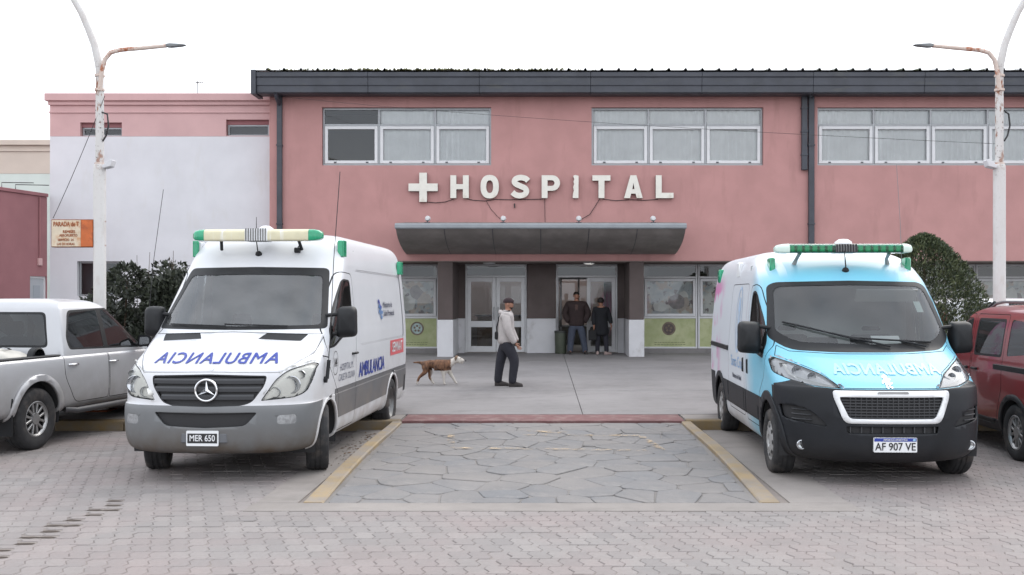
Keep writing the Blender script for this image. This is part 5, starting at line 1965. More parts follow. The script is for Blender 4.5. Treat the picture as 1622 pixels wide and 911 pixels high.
def blue_ambulance():
    yA = .95
    WB = 3.45
    YR = 5.40
    LIV = livery()
    root = empty('ambulance', (0, 0, 0), 0, 'sky blue nosed ambulance with black bumper, white grille frame and green light bar', 'ambulance')
    rows = [
        (.235, .18, .84, .80, 2.5, YR - .10, .12, 4), (.27, .08, .93, .80, 2.5, YR - .03, .12, 4), (.36, .015, .985, .80, 2.5, YR, .14, 4), (.52, .0, 1.005, .80, 2.5, YR, .14, 4), (.72, .0, 1.015, .80, 2.5, YR, .14, 4),
        (.90, .02, 1.02, .80, 2.5, YR, .14, 4), (.975, .045, 1.02, .80, 2.5, YR, .14, 4), (1.0, .085, 1.02, .80, 2.5, YR, .14, 4), (1.06, .185, 1.022, .80, 2.5, YR, .14, 4), (1.14, .345, 1.022, .78, 2.5, YR, .14, 4), (1.23, .545, 1.02, .72, 2.5, YR, .14, 4), (1.32, .765, 1.015, .62, 2.5, YR, .14, 4), (1.38, .875, 1.012, .58, 2.5, YR, .14, 4),
        (1.50, .985, 1.005, .55, 2.5, YR, .14, 4), (1.75, 1.215, .985, .52, 2.5, YR - .01, .14, 4), (1.95, 1.42, .965, .50, 2.5, YR - .02, .14, 4), (2.08, 1.565, .95, .50, 2.5, YR - .03, .14, 4), (2.16, 1.67, .938, .52, 2.5, YR - .04, .14, 4),
        (2.27, 1.83, .91, .54, 2.4, YR - .07, .15, 4), (2.37, 2.02, .865, .56, 2.4, YR - .12, .17, 4), (2.44, 2.22, .79, .58, 2.3, YR - .2, .2, 3.5), (2.485, 2.5, .64, .6, 2.3, YR - .4, .22, 3), (2.505, 2.85, .40, .5, 2.2, YR - .8, .2, 3), (2.51, 3.3, .12, .3, 2.2, YR - 1.5, .1, 3)]
    sh = Shell(rows, sub=4)
    ws = rounded([(-.80, 1.335), (-.35, 1.315), (.35, 1.315), (.80, 1.335), (.965, 1.46), (.955, 1.56), (.885, 2.04), (.80, 2.085), (0, 2.10), (-.80, 2.085), (-.885, 2.04), (-.955, 1.56), (-.965, 1.46)], [.1, .1, .1, .1, .06, .05, .05, .06, 0, .06, .05, .05, .06], 3)
    sh.cut(ws, 'F', 'windscreen_seal', lim=(-1, 2.6), nmin=.05)
    wi_ = rounded([(-.72, 1.42), (0, 1.395), (.72, 1.42), (.89, 1.54), (.83, 1.99), (.76, 2.035), (0, 2.05), (-.76, 2.035), (-.83, 1.99), (-.89, 1.54)], [.1, .1, .1, .05, .05, .05, 0, .05, .05, .05], 3)
    sh.cut(wi_, 'F', 'windscreen', ('windscreen_seal',), lim=(-1, 2.6), nmin=.05)
    hl = rounded([(.46, .985), (.60, 1.115), (.80, 1.205), (.965, 1.262), (1.0, 1.23), (1.0, 1.10), (.90, 1.05), (.70, 1.0)], [.02, .03, .04, .02, .02, .03, .03, .03], 3)
    for p, k in ((hl, ''), (mir(hl), '#l')):
        sh.cut(p, 'F', 'seam', ('body',), lim=(-1, 1.3), nmin=.0)
        sh.cut(inset(p, .010), 'F', 'headlight' + k, ('seam',), lim=(-1, 1.3), nmin=.0)
    bp = [(-1.1, .1), (1.1, .1), (1.1, .90), (1.0, 1.0), (.88, 1.045), (.70, .995), (.46, .98), (-.46, .98), (-.70, .995), (-.88, 1.045), (-1.0, 1.0), (-1.1, .90)]
    sh.cut(bp, 'F', 'bumper', ('body',), lim=(-1, .70), nmin=-.2)
    go = rounded([(-.555, .965), (.555, .965), (.55, .90), (.455, .645), (-.455, .645), (-.55, .90)], [.03, .03, .06, .06, .06, .06], 4)
    sh.cut(go, 'F', 'grille_frame', ('bumper',), lim=(-1, .6))
    gi = rounded([(-.495, .905), (.495, .905), (.49, .875), (.41, .69), (-.41, .69), (-.49, .875)], [.02, .02, .05, .04, .04, .05], 4)
    sh.cut(gi, 'F', 'grille', ('grille_frame',), lim=(-1, .6))
    sh.cut(rounded([(-.44, .615), (.44, .615), (.43, .545), (-.43, .545)], .01, 2), 'F', 'air_intake', ('bumper',), lim=(-1, .5))
    for sg in (1, -1):
        p = rounded([(.99, .80), (.80, .79), (.66, .68), (.60, .60), (.78, .625), (.97, .66)], .03, 3)
        sh.cut(p if sg > 0 else mir(p), 'F', 'side_intake' + ('' if sg > 0 else '#l'), ('bumper',), lim=(-1, .8), nmin=.0)
    hd = [(-.47, .987), (.47, .987), (.60, 1.125), (.80, 1.215), (.945, 1.27), (.90, 1.38), (.80, 1.325), (.35, 1.305), (-.35, 1.305), (-.80, 1.325), (-.90, 1.38), (-.945, 1.27), (-.80, 1.215), (-.60, 1.125)]
    sh.seam(hd, 'F', 'hood', .006, lim=(-1, 1.3), nmin=.03)
    for sd in ('R', 'L'):
        q = '' if sd == 'R' else '#l'
        for k_, yc in enumerate((yA, yA + WB)):
            al_ = 'arch_cladding#%s%d' % (sd, k_)
            sh.cut(arch(yc, .36, .53 if k_ == 0 else .50, .1), sd, al_, None, nmin=.05)
            sh.cut(arch(yc, .36, .43, .1), sd, 'hole', (al_,), nmin=.05)
        door = rounded([(1.46, .42), (2.28, .42), (2.32, 1.4), (2.26, 2.05), (1.86, 2.07), (1.30, 1.62), (1.12, 1.36), (1.14, 1.05), (1.46, .80)], [.06, .05, 0, .1, .14, .2, .06, .1, .1], 4)
        sh.seam(door, sd, 'door' + q, .010)
        wn = rounded([(1.22, 1.22), (1.50, 1.24), (2.17, 1.30), (2.16, 1.98), (1.90, 1.99), (1.50, 1.70), (1.26, 1.45)], [.06, .06, .08, .1, .14, .2, .1], 4)
        sh.cut(wn, sd, 'window_seal' + q, ('door' + q,))
        sh.cut(inset(wn, .025), sd, 'side_window' + q, ('window_seal' + q,))
        sd_ = rounded([(2.42, .44), (3.62, .44), (3.62, 2.08), (2.42, 2.08)], .08, 3)
        sh.seam(sd_, sd, 'sliding_door' + q, .009)
        sh.cut([(1.30, .50), (4.4, .50), (4.4, .78), (1.30, .78)], sd, 'dark_band' + q, ('body', 'door' + q, 'sliding_door' + q), nmin=.3)
        sh.cut([(4.86, .30), (5.7, .30), (5.7, .82), (4.86, .82)], sd, 'rear_bumper' + q, ('dark_band' + q, 'body'), nmin=.1)
    sh.seam([(-.88, .60), (.88, .60), (.84, 2.15), (-.84, 2.15)], 'B', 'rear_doors', .012)
    bt = mat('matt_black_bumper', (.011, .0125, .016), .5, spec=.3, var=.2, vscale=3, bump=.08, bscale=160, dirt=(srgb(80, 75, 70), .2, .5, .3))
    WF = mat('white_gloss_trim', srgb(226, 228, 230), .25, coat=.5)
    m = dict(body=LIV, windscreen_seal=M_BLACKPL, windscreen=glass('clear_windscreen', (.74, .78, .77), 1.62, dust=.10), seam=M_SEAM, headlight=G_LENS, bumper=bt, grille_frame=WF, grille=M_SEAM, air_intake=M_SEAM, side_intake=M_SEAM,
             hood=LIV, arch_cladding=bt, door=LIV, window_seal=M_BLACKPL, side_window=G_SIDE, sliding_door=LIV, dark_band=bt, rear_bumper=bt, rear_doors=LIV)
    ob = sh.split(root, m, push=dict(seam=-.006, windscreen=-.004, grille=-.03, grille_frame=.012, air_intake=-.03, side_intake=-.03, side_window=-.006, arch_cladding=.016, dark_band=.010, headlight=.003, bumper=.004),
                  thick=dict(bumper=.025, grille_frame=.03, arch_cladding=.03, dark_band=.01), parents={'windscreen': 'windscreen_seal', 'side_window': 'door', 'window_seal': 'door', 'side_window#l': 'door#l', 'window_seal#l': 'door#l', 'air_intake': 'bumper', 'side_intake': 'bumper', 'side_intake#l': 'bumper', 'grille_frame': 'bumper'})
    # grille mesh bars
    def bar(zc, hw, hh, par, mt):
        b = MB()
        N = 20
        for i in range(N + 1):
            x = -hw + 2 * hw * i / N
            p, nn = sh.hit('F', x, zc)
            for dz, e in ((-hh, .0), (-hh, .012), (hh, .012), (hh, 0)): b.v.append((x, p.y - e + .02, zc + dz))
        for i in range(N):
            for j in range(3): b.f.append((i * 4 + j, (i + 1) * 4 + j, (i + 1) * 4 + j + 1, i * 4 + j + 1))
        return b.build('grille_slat', mt, par, fixn=False)
    slm = mat('grille_mesh_plastic', (.04, .042, .046), .5)
    for k in range(7): bar(.70 + k * .029, .415 + .011 * k, .006, ob['grille'], slm)
    vb = MB()
    for k in range(-8, 9):
        for z in (.69,):
            p, nn = sh.hit('F', k * .05, .8)
            vb.box(k * .05 - .004, k * .05 + .004, p.y + .012, p.y + .02, .692, .90)
    tag(vb.build('grille_mesh', slm, ob['grille']), kind='stuff')
    for k in range(-8, 9, 2):
        p, nn = sh.hit('F', k * .05, .58)
        MB().box(k * .05 - .006, k * .05 + .006, p.y + .008, p.y + .025, .55, .61).build('intake_bar', slm, ob['bumper'])
    for sg in (1, -1):
        for k in range(3):
            z = .76 - k * .05
            b = MB()
            for i in range(9):
                x = .74 + .02 * k * 0 + .02 * i
                p, nn = sh.hit('F', sg * x, z)
                for e, dz in ((.0, -.008), (.014, 0), (.0, .008)): b.v.append((sg * x, p.y - e + .02, z + dz))
                if i: b.f += [((i - 1) * 3 + j, i * 3 + j, i * 3 + j + 1, (i - 1) * 3 + j + 1) for j in range(2)]
            b.build('intake_slat', slm, ob['bumper'], fixn=False)
        p, nn = sh.hit('F', sg * .82, .40)
        q = MB().lathe([(.048, .02), (.05, -.012), (.042, -.014), (.036, -.0), (0, .008)], 'y', (sg * .82, p.y, .40), 20).build('fog_light', M_REFLECT, ob['bumper'], smooth=40)
        MB().lathe([(.040, -.008), (.02, -.013), (0, -.014)], 'y', (sg * .82, p.y, .40), 16).build('fog_lens', G_LENS, q, smooth=60)
        # headlamp inside: dark housing, bright running light strip, two bowls
        key = 'headlight' if sg > 0 else 'headlight#l'
        me = ob[key].data.copy()
        b = link_mesh('lamp_housing', me, None, ob[key])
        me.materials.clear(); me.materials.append(mat('lamp_housing_grey', srgb(196, 198, 204), .35, metal=.15))
        for v in me.vertices: v.co = v.co - v.normal * .04
        b = MB()
        path = [(.52, 1.0), (.62, 1.022), (.72, 1.045), (.82, 1.075), (.875, 1.105), (.89, 1.16), (.895, 1.205)]
        for i, (x, z) in enumerate(path):
            p, nn = sh.hit('F', sg * x, z)
            c = p - nn * .012
            if i < 4: b.v += [tuple(c + Vector((0, 0, -.014))), tuple(c + Vector((0, 0, .014)))]
            else: b.v += [tuple(c + Vector((sg * .016, 0, 0))), tuple(c + Vector((-sg * .016, 0, 0)))]
            if i: b.f.append((2 * i - 2, 2 * i, 2 * i + 1, 2 * i - 1))
        b.build('running_light', WF, ob[key], fixn=False)
        for x, z, r in ((.80, 1.135, .052), (.69, 1.085, .042)):
            p, nn = sh.hit('F', sg * x, z)
            d = MB().lathe([(r, -.0), (r * .8, .02), (r * .4, .03), (0, .032)], 'y', (0, 0, 0), 18)
            MB().add([(v[0] + sg * x, v[1] + p.y + .022, v[2] + z) for v in d.v], d.f).build('lamp_bowl', M_REFLECT, ob[key], smooth=40)
    # plate with blue header
    p, nn = sh.hit('F', 0, .44)
    y = p.y - .008
    pl = MB().prism(rounded([(-.205, .365), (.205, .365), (.205, .51), (-.205, .51)], .01, 3), 'y', y - .012, y + .02).build('number_plate', M_PLATEWHITE, root)
    pl.location.x = .01
    MB().add([(-.2, y - .0135, .472), (.2, y - .0135, .472), (.2, y - .0135, .506), (-.2, y - .0135, .506)], [(0, 1, 2, 3)]).build('plate_band', M_PLATEBLUE, pl, fixn=False)
    v, f = text_geo('AF 907 VE', .108, .0015)
    MB().add([(a * .83, y - .0145 - c, .418 + b) for a, b, c in v], f).build('plate_text', M_PLATEBLACK, pl, fixn=False)
    v, f = text_geo('REPUBLICA ARGENTINA', .021, .0004)
    MB().add([(a, y - .0155 - c, .489 + b) for a, b, c in v], f).build('plate_text', M_PLATEWHITE, pl, fixn=False)
    MB().add([(.165, y - .0155, .478), (.19, y - .0155, .478), (.19, y - .0155, .50), (.165, y - .0155, .50)], [(0, 1, 2, 3)]).build('plate_flag', mat('plate_flag_blue', srgb(150, 190, 220), .4), pl, fixn=False)
    # hood lettering and the rampant lion badge
    v, f = text_geo('AMBULANCIA', .16, .007, 0, 1.1)
    v = [(a * .98, b * .85, c) for a, b, c in v]
    sh.decal(v, f, 'F', .05, 1.155, .005, flip=True).build('lettering', mat('pale_blue_vinyl', srgb(150, 204, 224), .35), ob['hood'], fixn=False)
    lion = [(-.02, .10), (.01, .12), (.045, .105), (.05, .075), (.03, .06), (.045, .045), (.085, .06), (.095, .045), (.07, .02), (.045, .01), (.07, -.01), (.10, -.005), (.098, -.03), (.06, -.04), (.035, -.035), (.04, -.065), (.07, -.085), (.06, -.105), (.02, -.09), (.008, -.055), (-.012, -.04), (-.02, -.07), (-.005, -.10), (-.03, -.115), (-.05, -.085), (-.045, -.045), (-.03, -.01), (-.05, .0), (-.085, -.03), (-.1, -.015), (-.07, .025), (-.04, .03), (-.025, .055), (-.05, .07), (-.045, .09)]
    v, f = curve_geo([[(a * .5, b * .55) for a, b in lion]], 0)
    sh.decal(v, f, 'F', -.02, 1.045, .007, flip=False).build('lion_badge', M_CHROME, ob['hood'], fixn=False)
    MB().prism(rounded([(-.15, .942), (.15, .942), (.14, .962), (-.14, .962)], .006, 2), 'y', sh.hit('F', 0, .95)[0].y - .02, sh.hit('F', 0, .95)[0].y).build('brand_strip', M_HUBCAP, ob['bumper'])
    # side print
    pv = mat('pale_blue_print', srgb(178, 200, 224), .35)
    for sd in ('L', 'R'):
        par = ob['sliding_door' if sd == 'R' else 'sliding_door#l']
        for r0, r1, sx, dz in ((.33, .30, .62, 0.), (.20, .165, .5, .03)):
            rg = MB()
            N = 36
            for k in range(N):
                a = 2 * PI * k / N
                rg.v += [(r0 * sx * math.cos(a), r0 * 1.3 * math.sin(a) + dz, 0), (r1 * sx * math.cos(a), r1 * 1.3 * math.sin(a) + dz, 0)]
                rg.f.append((2 * k, 2 * k + 1, (2 * k + 3) % (2 * N), (2 * k + 2) % (2 * N)))
            sh.decal(rg.v, rg.f, sd, 2.95, 1.62, .004).build('emblem', pv, par, fixn=False)
        lm = MB().add([(-.04, -.34, 0), (.04, -.34, 0), (.035, .1, 0), (.1, .14, 0), (.0, .30, 0), (-.1, .14, 0), (-.035, .1, 0)], [tuple(range(7))])
        sh.decal(lm.v, lm.f, sd, 2.95, 1.62, .003).build('emblem', pv, par, fixn=False)
        v, f = text_geo('Santa Cruz', .2, .0)
        sh.decal(v, f, sd, 2.95, 1.07, .004).build('lettering', mat('sky_blue_print', srgb(128, 172, 214), .35), par, fixn=False)
        v, f = text_geo('Ministerio de Salud', .085, .001)
        sh.decal(v, f, sd, 2.95, .885, .004).build('lettering', M_DECALGREY, par, fixn=False)
        # rail of the sliding door
        sg = 1 if sd == 'R' else -1
        b = MB()
        for i in range(9):
            yy = 3.66 + 1.55 * i / 8
            p, nn = sh.hit(sd, yy, 1.22)
            for e, dz in ((-.004, -.035), (.014, -.028), (.014, .028), (-.004, .035)): b.v.append((p.x + sg * e, yy, 1.22 + dz))
            if i: b.f += [((i - 1) * 4 + j, i * 4 + j, i * 4 + j + 1, (i - 1) * 4 + j + 1) for j in range(3)]
        b.build('door_rail', M_BLACKPL, root, fixn=False)
    for sg in (1, -1):
        mirror_part(root, sg, 1.015, 1.42, 1.26, .25, .38, .17, M_BLACKPL, [(1.30, 1.32), (1.32, 1.56)])
        dk = 'door' if sg > 0 else 'door#l'
        for yy in (2.20, 2.50):
            MB().box(sg * 1.0, sg * 1.035, yy - .03, yy + .03, .98, 1.16).build('door_handle', M_BLACKPL, ob[dk], bevel=.012)
        for yy, zz in ((2.05, 2.28), (3.35, 2.27), (4.95, 2.22)):
            p, nn = sh.hit('R', yy, zz)
            b = MB().box(sg * (p.x - .03), sg * (p.x + .035), yy - .09, yy + .09, zz - .10, zz + .10)
            b.build('side_lamp', M_GREENLENS if yy != 3.35 else M_PLATEWHITE, root, bevel=.014, smooth=40)
    # light bar
    T = Matrix.Translation((0, 1.82, 2.475))
    pf = rounded([(-.13, -.05), (.13, -.05), (.13, .03), (.08, .06), (-.08, .06), (-.13, .03)], .02, 3)
    bar_ = MB().prism(pf, 'x', -.12, .12, T).build('light_bar', M_STEEL, root, bevel=.004)
    sp = MB()
    for k in range(8): sp.box(-.112 + k * .03, -.098 + k * .03, -.136, .0, -.04, .05, T)
    sp.build('siren_grille', M_SEAM, bar_)
    CL = glass('clear_lens', (.85, .93, .9), 1.45, dust=.35)
    for sg in (1, -1):
        MB().prism([(a * .98, b * .98) for a, b in pf], 'x', min(sg * .121, sg * .63), max(sg * .121, sg * .63), T).build('lens', glass('green_clear_lens', (.25, .85, .65), 1.45, dust=.05), bar_, smooth=35)
        for k in range(6):
            x = sg * (.17 + k * .085)
            MB().cbox((x, -.05, .0), .062, .05, .07, T).build('lamp_module', M_GREENLENS, bar_, bevel=.008)
        MB().box(min(sg * .13, sg * .62), max(sg * .13, sg * .62), .0, .10, -.045, .04, T).build('lamp_board', mat('lamp_board_green', srgb(30, 140, 104), .5), bar_)
        e = MB()
        n = len(pf)
        rg = []
        for t, k in ((0, 1), (.45, .97), (.8, .8), (1, .4)): rg.append([T @ Vector((sg * (.631 + .14 * t), a * k + .05 * t, b * k)) for a, b in pf])
        for q in rg: e.v += q
        for i in range(3):
            for j in range(n): e.f.append((i * n + j, i * n + (j + 1) % n, (i + 1) * n + (j + 1) % n, (i + 1) * n + j))
        e.f.append(tuple(range(3 * n, 4 * n)))
        e.build('lens_end', mat('milky_lens', srgb(206, 226, 216), .3), bar_, smooth=40)
        p, nn = sh.hit('F', sg * .50, 2.30)
        MB().tube([T @ Vector((sg * .50, -.03, -.05)), (sg * .51, p.y - .02, 2.36), (sg * .53, p.y + .01, 2.30)], [.022, .02, .026], 8).build('bracket', M_HUBCAP, bar_, smooth=40)
    MB().lathe([(.10, 0), (.095, .03), (.05, .06), (0, .065)], 'z', (0, 1.84, 2.53), 18).build('roof_dome', M_PLATEWHITE, bar_, smooth=50)
    p, nn = sh.hit('F', .0, 2.22)
    ab = MB().lathe([(.035, 0), (.04, -.015), (.02, -.035), (0, -.04)], 'y', (.0, p.y, 2.22), 14).build('aerial_base', M_BLACKPL, root, smooth=50)
    MB().tube([(0, p.y - .035, 2.23), (-.015, p.y - .06, 2.33), (-.03, p.y - .08, 2.45)], [.009, .007, .005], 6).build('aerial_rod', M_CABLE, ab)
    p, nn = sh.hit('F', .62, 2.2)
    whip(root, [(.70, p.y + .15, 2.25), (.69, p.y + .18, 2.8), (.66, p.y + .22, 3.5)], mat('grey_whip', srgb(120, 120, 122), .5), .003)
    # wipers
    for x0, x1, z0, z1 in ((-.80, -.08, 1.62, 1.43), (-.18, .68, 1.455, 1.405)):
        pts = []
        for k in range(6):
            t = k / 5
            p, nn = sh.hit('F', x0 + (x1 - x0) * t, z0 + (z1 - z0) * t)
            pts.append(p + nn * .02)
        wp = MB().tube(pts, .011, 6).build('wiper', M_BLACKPL, root)
        a = pts[3]
        p, nn = sh.hit('F', x1 * .9 + .3 * (x1 < 0), 1.36)
        MB().tube([a + Vector((0, -.01, 0)), p + nn * .02], .012, 6).build('wiper_arm', M_BLACKPL, wp)
    # cab inside with paper on the dashboard and sun visors
    MB().prism([(1.02, .95), (1.62, .95), (1.62, 1.22), (1.45, 1.33), (1.1, 1.36)], 'x', -.9, .9).build('dashboard', M_DASH, root, bevel=.03, bseg=2)
    T2 = Matrix.Translation((.30, 1.22, 1.41)) @ Matrix.Rotation(R(38), 4, 'X')
    pp = MB().box(-.15, .15, -.1, .1, 0, .004, T2).build('paper_sheet', M_PLATEWHITE, root)
    p, nn = sh.hit('F', .70, 1.80)
    st = MB().add([(x, sh.hit('F', x, z)[0].y + .012, z) for x, z in ((.655, 1.74), (.735, 1.74), (.725, 1.86), (.645, 1.86))], [(0, 1, 2, 3)]).build('window_sticker', mat('sticker_paper', srgb(190, 208, 205), .6), ob['windscreen'], fixn=False)
    for sg in (1, -1):
        T3 = Matrix.Translation((sg * .42, 1.64, 1.93)) @ Matrix.Rotation(R(35), 4, 'X')
        if sg > 0: MB().box(-.34, .34, -.01, .012, -.09, .09, T3).build('sun_visor', mat('visor_cloth', srgb(168, 170, 166), .8), root, bevel=.01)
    steering(root, .45, 1.68, 1.32)
    seat(root, .5, 2.15, .72); seat(root, -.5, 2.15, .72); seat(root, -.08, 2.2, .72, .42)
    MB().box(-.92, .92, 2.50, 2.54, .42, 2.3).build('bulkhead', mat('van_lining', srgb(168, 172, 172), .8), root)
    MB().box(-.90, .90, .55, 5.2, .34, .38).build('floor_pan', M_UNDER, root)
    MB().box(-.92, .92, .78, 1.0, .42, 1.2).build('engine_bulkhead', M_UNDER, root)
    for sg in (1, -1):
        for yc in (yA, yA + WB):
            wheel(root, (sg * .90, yc, .345), .345, .225, sg, 'hubcap', 0)
            well(root, yc, .36, .44, .62, .985, sg)
    return root


bxr = blue_ambulance()
SB = R(-1.5)
bxr.rotation_euler = (0, 0, SB)
bxr.scale = (1.04, 1, 1)
bxr.location = Vector((3.53, 10.94, 0)) - Matrix.Rotation(SB, 3, 'Z') @ Vector((0, .95, 0))

# ------------------------------------------------------------------ silver pickup (far left, nose to the building)
def silver_pickup():
    root = empty('pickup_truck', (0, 0, 0), 0, 'silver double cab pickup truck with open bed and tinted windows', 'pickup truck')
    SIL = mat('silver_paint', srgb(186, 187, 190), .35, metal=.35, var=.02, coat=.3, dirt=(srgb(128, 120, 112), .35, 1.05, .6))
    yF, yR = .9, 3.995
    L = 5.20
    rows = [(.42, .14, .84, .55, 2.8, L - .08, .1, 5), (.47, .06, .92, .55, 2.8, L - .02, .1, 5), (.60, .01, .95, .55, 2.8, L, .1, 5), (.80, .0, .958, .55, 2.8, L, .1, 5), (.95, .03, .955, .55, 2.8, L, .1, 5), (1.06, .08, .945, .55, 2.8, L - .01, .1, 5), (1.10, .14, .93, .55, 2.8, L - .015, .1, 5), (1.118, .22, .90, .55, 2.8, L - .03, .1, 5), (1.122, .5, .7, .45, 2.5, L - .2, .1, 5), (1.124, 1.2, .1, .2, 2.2, L - 1.2, .05, 4)]
    sh = Shell(rows, sub=3, ns=30)
    sh.cut([(-.80, 3.52), (.80, 3.52), (.80, 5.10), (-.80, 5.10)], 'T', 'hole', nmin=.6)
    for sd in ('R', 'L'):
        q = '' if sd == 'R' else '#l'
        for k, yc in enumerate((yF, yR)):
            a = 'arch_flare#%s%d' % (sd, k)
            sh.cut(arch(yc, .40, .52, .2), sd, a, None)
            sh.cut(arch(yc, .40, .44, .2), sd, 'hole', (a,))
        sh.seam(rounded([(1.46, .50), (2.44, .50), (2.46, 1.20), (1.46, 1.20)], .04, 3), sd, 'front_door' + q, .009)
        sh.seam(rounded([(2.46, .50), (3.22, .50), (3.46, .86), (3.46, 1.20), (2.47, 1.20)], [.04, .1, .1, 0, 0], 3), sd, 'rear_door' + q, .009)
        sh.cut([(2.0, .80), (2.1, .80), (2.1, .9), (2.0, .9)], sd, 'front_door' + q, ('front_door' + q,))
    sh.seam([(-.78, .62), (.78, .62), (.78, 1.09), (-.78, 1.09)], 'B', 'tailgate', .01)
    m = dict(body=SIL, seam=M_SEAM, arch_flare=SIL, front_door=SIL, rear_door=SIL, tailgate=SIL)
    ob = sh.split(root, m, push=dict(seam=-.006, arch_flare=.032), thick=dict(arch_flare=.04, body=.0))
    cab = Shell([(1.09, 1.22, .925, .40, 2.8, 3.46, .1, 5), (1.2, 1.35, .91, .40, 2.8, 3.45, .1, 5), (1.45, 1.66, .85, .40, 2.8, 3.42, .1, 5), (1.68, 1.96, .785, .40, 2.8, 3.38, .1, 5), (1.76, 2.08, .75, .42, 2.8, 3.34, .12, 5), (1.82, 2.24, .665, .45, 2.6, 3.26, .15, 4), (1.848, 2.45, .48, .4, 2.4, 3.1, .15, 4), (1.855, 2.7, .1, .15, 2.2, 2.95, .05, 4)], sub=4, ns=24)
    cab.cut(rounded([(-.80, 1.16), (.80, 1.16), (.68, 1.72), (-.68, 1.72)], .06, 3), 'F', 'windscreen')
    cab.cut(rounded([(-.70, 1.22), (.70, 1.22), (.62, 1.68), (-.62, 1.68)], .07, 4), 'B', 'window_seal#b')
    cab.cut(rounded([(-.67, 1.25), (.67, 1.25), (.59, 1.65), (-.59, 1.65)], .06, 4), 'B', 'rear_window', ('window_seal#b',))
    for sd in ('R', 'L'):
        q = '' if sd == 'R' else '#l'
        cab.cut(rounded([(1.52, 1.15), (3.30, 1.19), (3.33, 1.34), (3.17, 1.70), (2.12, 1.73), (1.9, 1.62)], [.04, .06, .06, .08, .06, .1], 4), sd, 'window_seal' + q, nmin=.3)
        cab.cut(rounded([(1.62, 1.18), (2.42, 1.195), (2.42, 1.70), (2.14, 1.70), (1.93, 1.585)], [.04, .02, .03, .06, .1], 4), sd, 'front_side_window' + q, ('window_seal' + q,), nmin=.3)
        cab.cut(rounded([(2.52, 1.20), (3.26, 1.215), (3.29, 1.34), (3.14, 1.67), (2.52, 1.695)], [.02, .06, .06, .08, .02], 4), sd, 'rear_side_window' + q, ('window_seal' + q,), nmin=.3)
    cab.split(root, dict(body=SIL, windscreen=G_SCREEN, window_seal=M_BLACKPL, rear_window=G_TINT, front_side_window=G_TINT, rear_side_window=G_TINT), push=dict(window_seal=-.002, front_side_window=-.005, rear_side_window=-.005))
    # load bed
    b = MB()
    b.box(-.80, .80, 3.52, 5.10, .62, .65)
    b.box(-.82, -.80, 3.5, 5.12, .62, 1.115); b.box(.80, .82, 3.5, 5.12, .62, 1.115)
    b.box(-.80, .80, 3.49, 3.519, .62, 1.115); b.box(-.80, .80, 5.101, 5.13, .62, 1.10)
    b.build('load_bed', M_BLACKPL, root)
    for sg in (1, -1):
        MB().box(sg * .81, sg * .93, 3.5, 5.14, 1.119, 1.14).build('bed_rail', M_BLACKPL, root, bevel=.008)
        MB().tube([(sg * .90, 1.5, .42), (sg * .98, 1.62, .40), (sg * .98, 3.25, .40), (sg * .90, 3.38, .42)], .04, 10).build('side_step', mat('dark_step', srgb(70, 70, 72), .5), root, smooth=50)
        MB().box(sg * .72, sg * .955, 4.46, 4.49, .22, .70).build('mud_flap', M_BLACKPL, root)
        for yy, zz in ((2.36, .99), (3.28, 1.0)):
            p, nn = sh.hit('R', yy, zz)
            MB().tube([(sg * p.x, yy - .09, zz), (sg * (p.x + .03), yy - .07, zz), (sg * (p.x + .03), yy + .07, zz), (sg * p.x, yy + .09, zz)], .014, 8).build('door_handle', M_CHROME, root, smooth=50)
        mirror_part(root, sg, .94, 1.72, 1.15, .22, .18, .12, M_BLACKPL, [(1.72, 1.18)])
        for yc in (yF, yR):
            wheel(root, (sg * .835, yc, .375), .375, .245, sg, 'alloy', 0, rim=.58)
            well(root, yc, .40, .455, .58, .93, sg)
        MB().box(sg * .80, sg * .945, 5.13, 5.2, .75, 1.06).build('tail_light', mat('red_lens', srgb(140, 20, 24), .25, coat=.5), root, bevel=.02)
    seat(root, .4, 2.2, .6); seat(root, -.4, 2.2, .6)
    MB().box(-.86, .86, .5, 5.05, .40, .44).build('floor_pan', M_UNDER, root)
    MB().box(-.70, .70, 1.28, 1.6, .7, 1.14).build('dashboard', M_DASH, root, bevel=.03)
    MB().box(-.72, .72, 5.16, 5.32, .42, .6).build('rear_bumper', M_BLACKPL, root, bevel=.03, bseg=2)
    # whip antenna on the front wing
    wa = whip(root, [(-.93, 1.42, 1.10), (-.935, 1.42, 1.5), (-.95, 1.30, 2.4), (-1.0, 1.1, 3.5)], r=.0045)
    MB().tube([(-.93, 1.42, 1.08), (-.935, 1.42, 1.42)], .014, 8).build('antenna_base', M_BLACKPL, wa)
    return root


pk = silver_pickup()
PA = R(180 - 9)
pk.rotation_euler = (0, 0, PA)
pk.location = Vector((-6.32, 12.6, 0)) - Matrix.Rotation(PA, 3, 'Z') @ Vector((-.955, 3.995, 0))
pk.scale = (1, 1, 1.02)
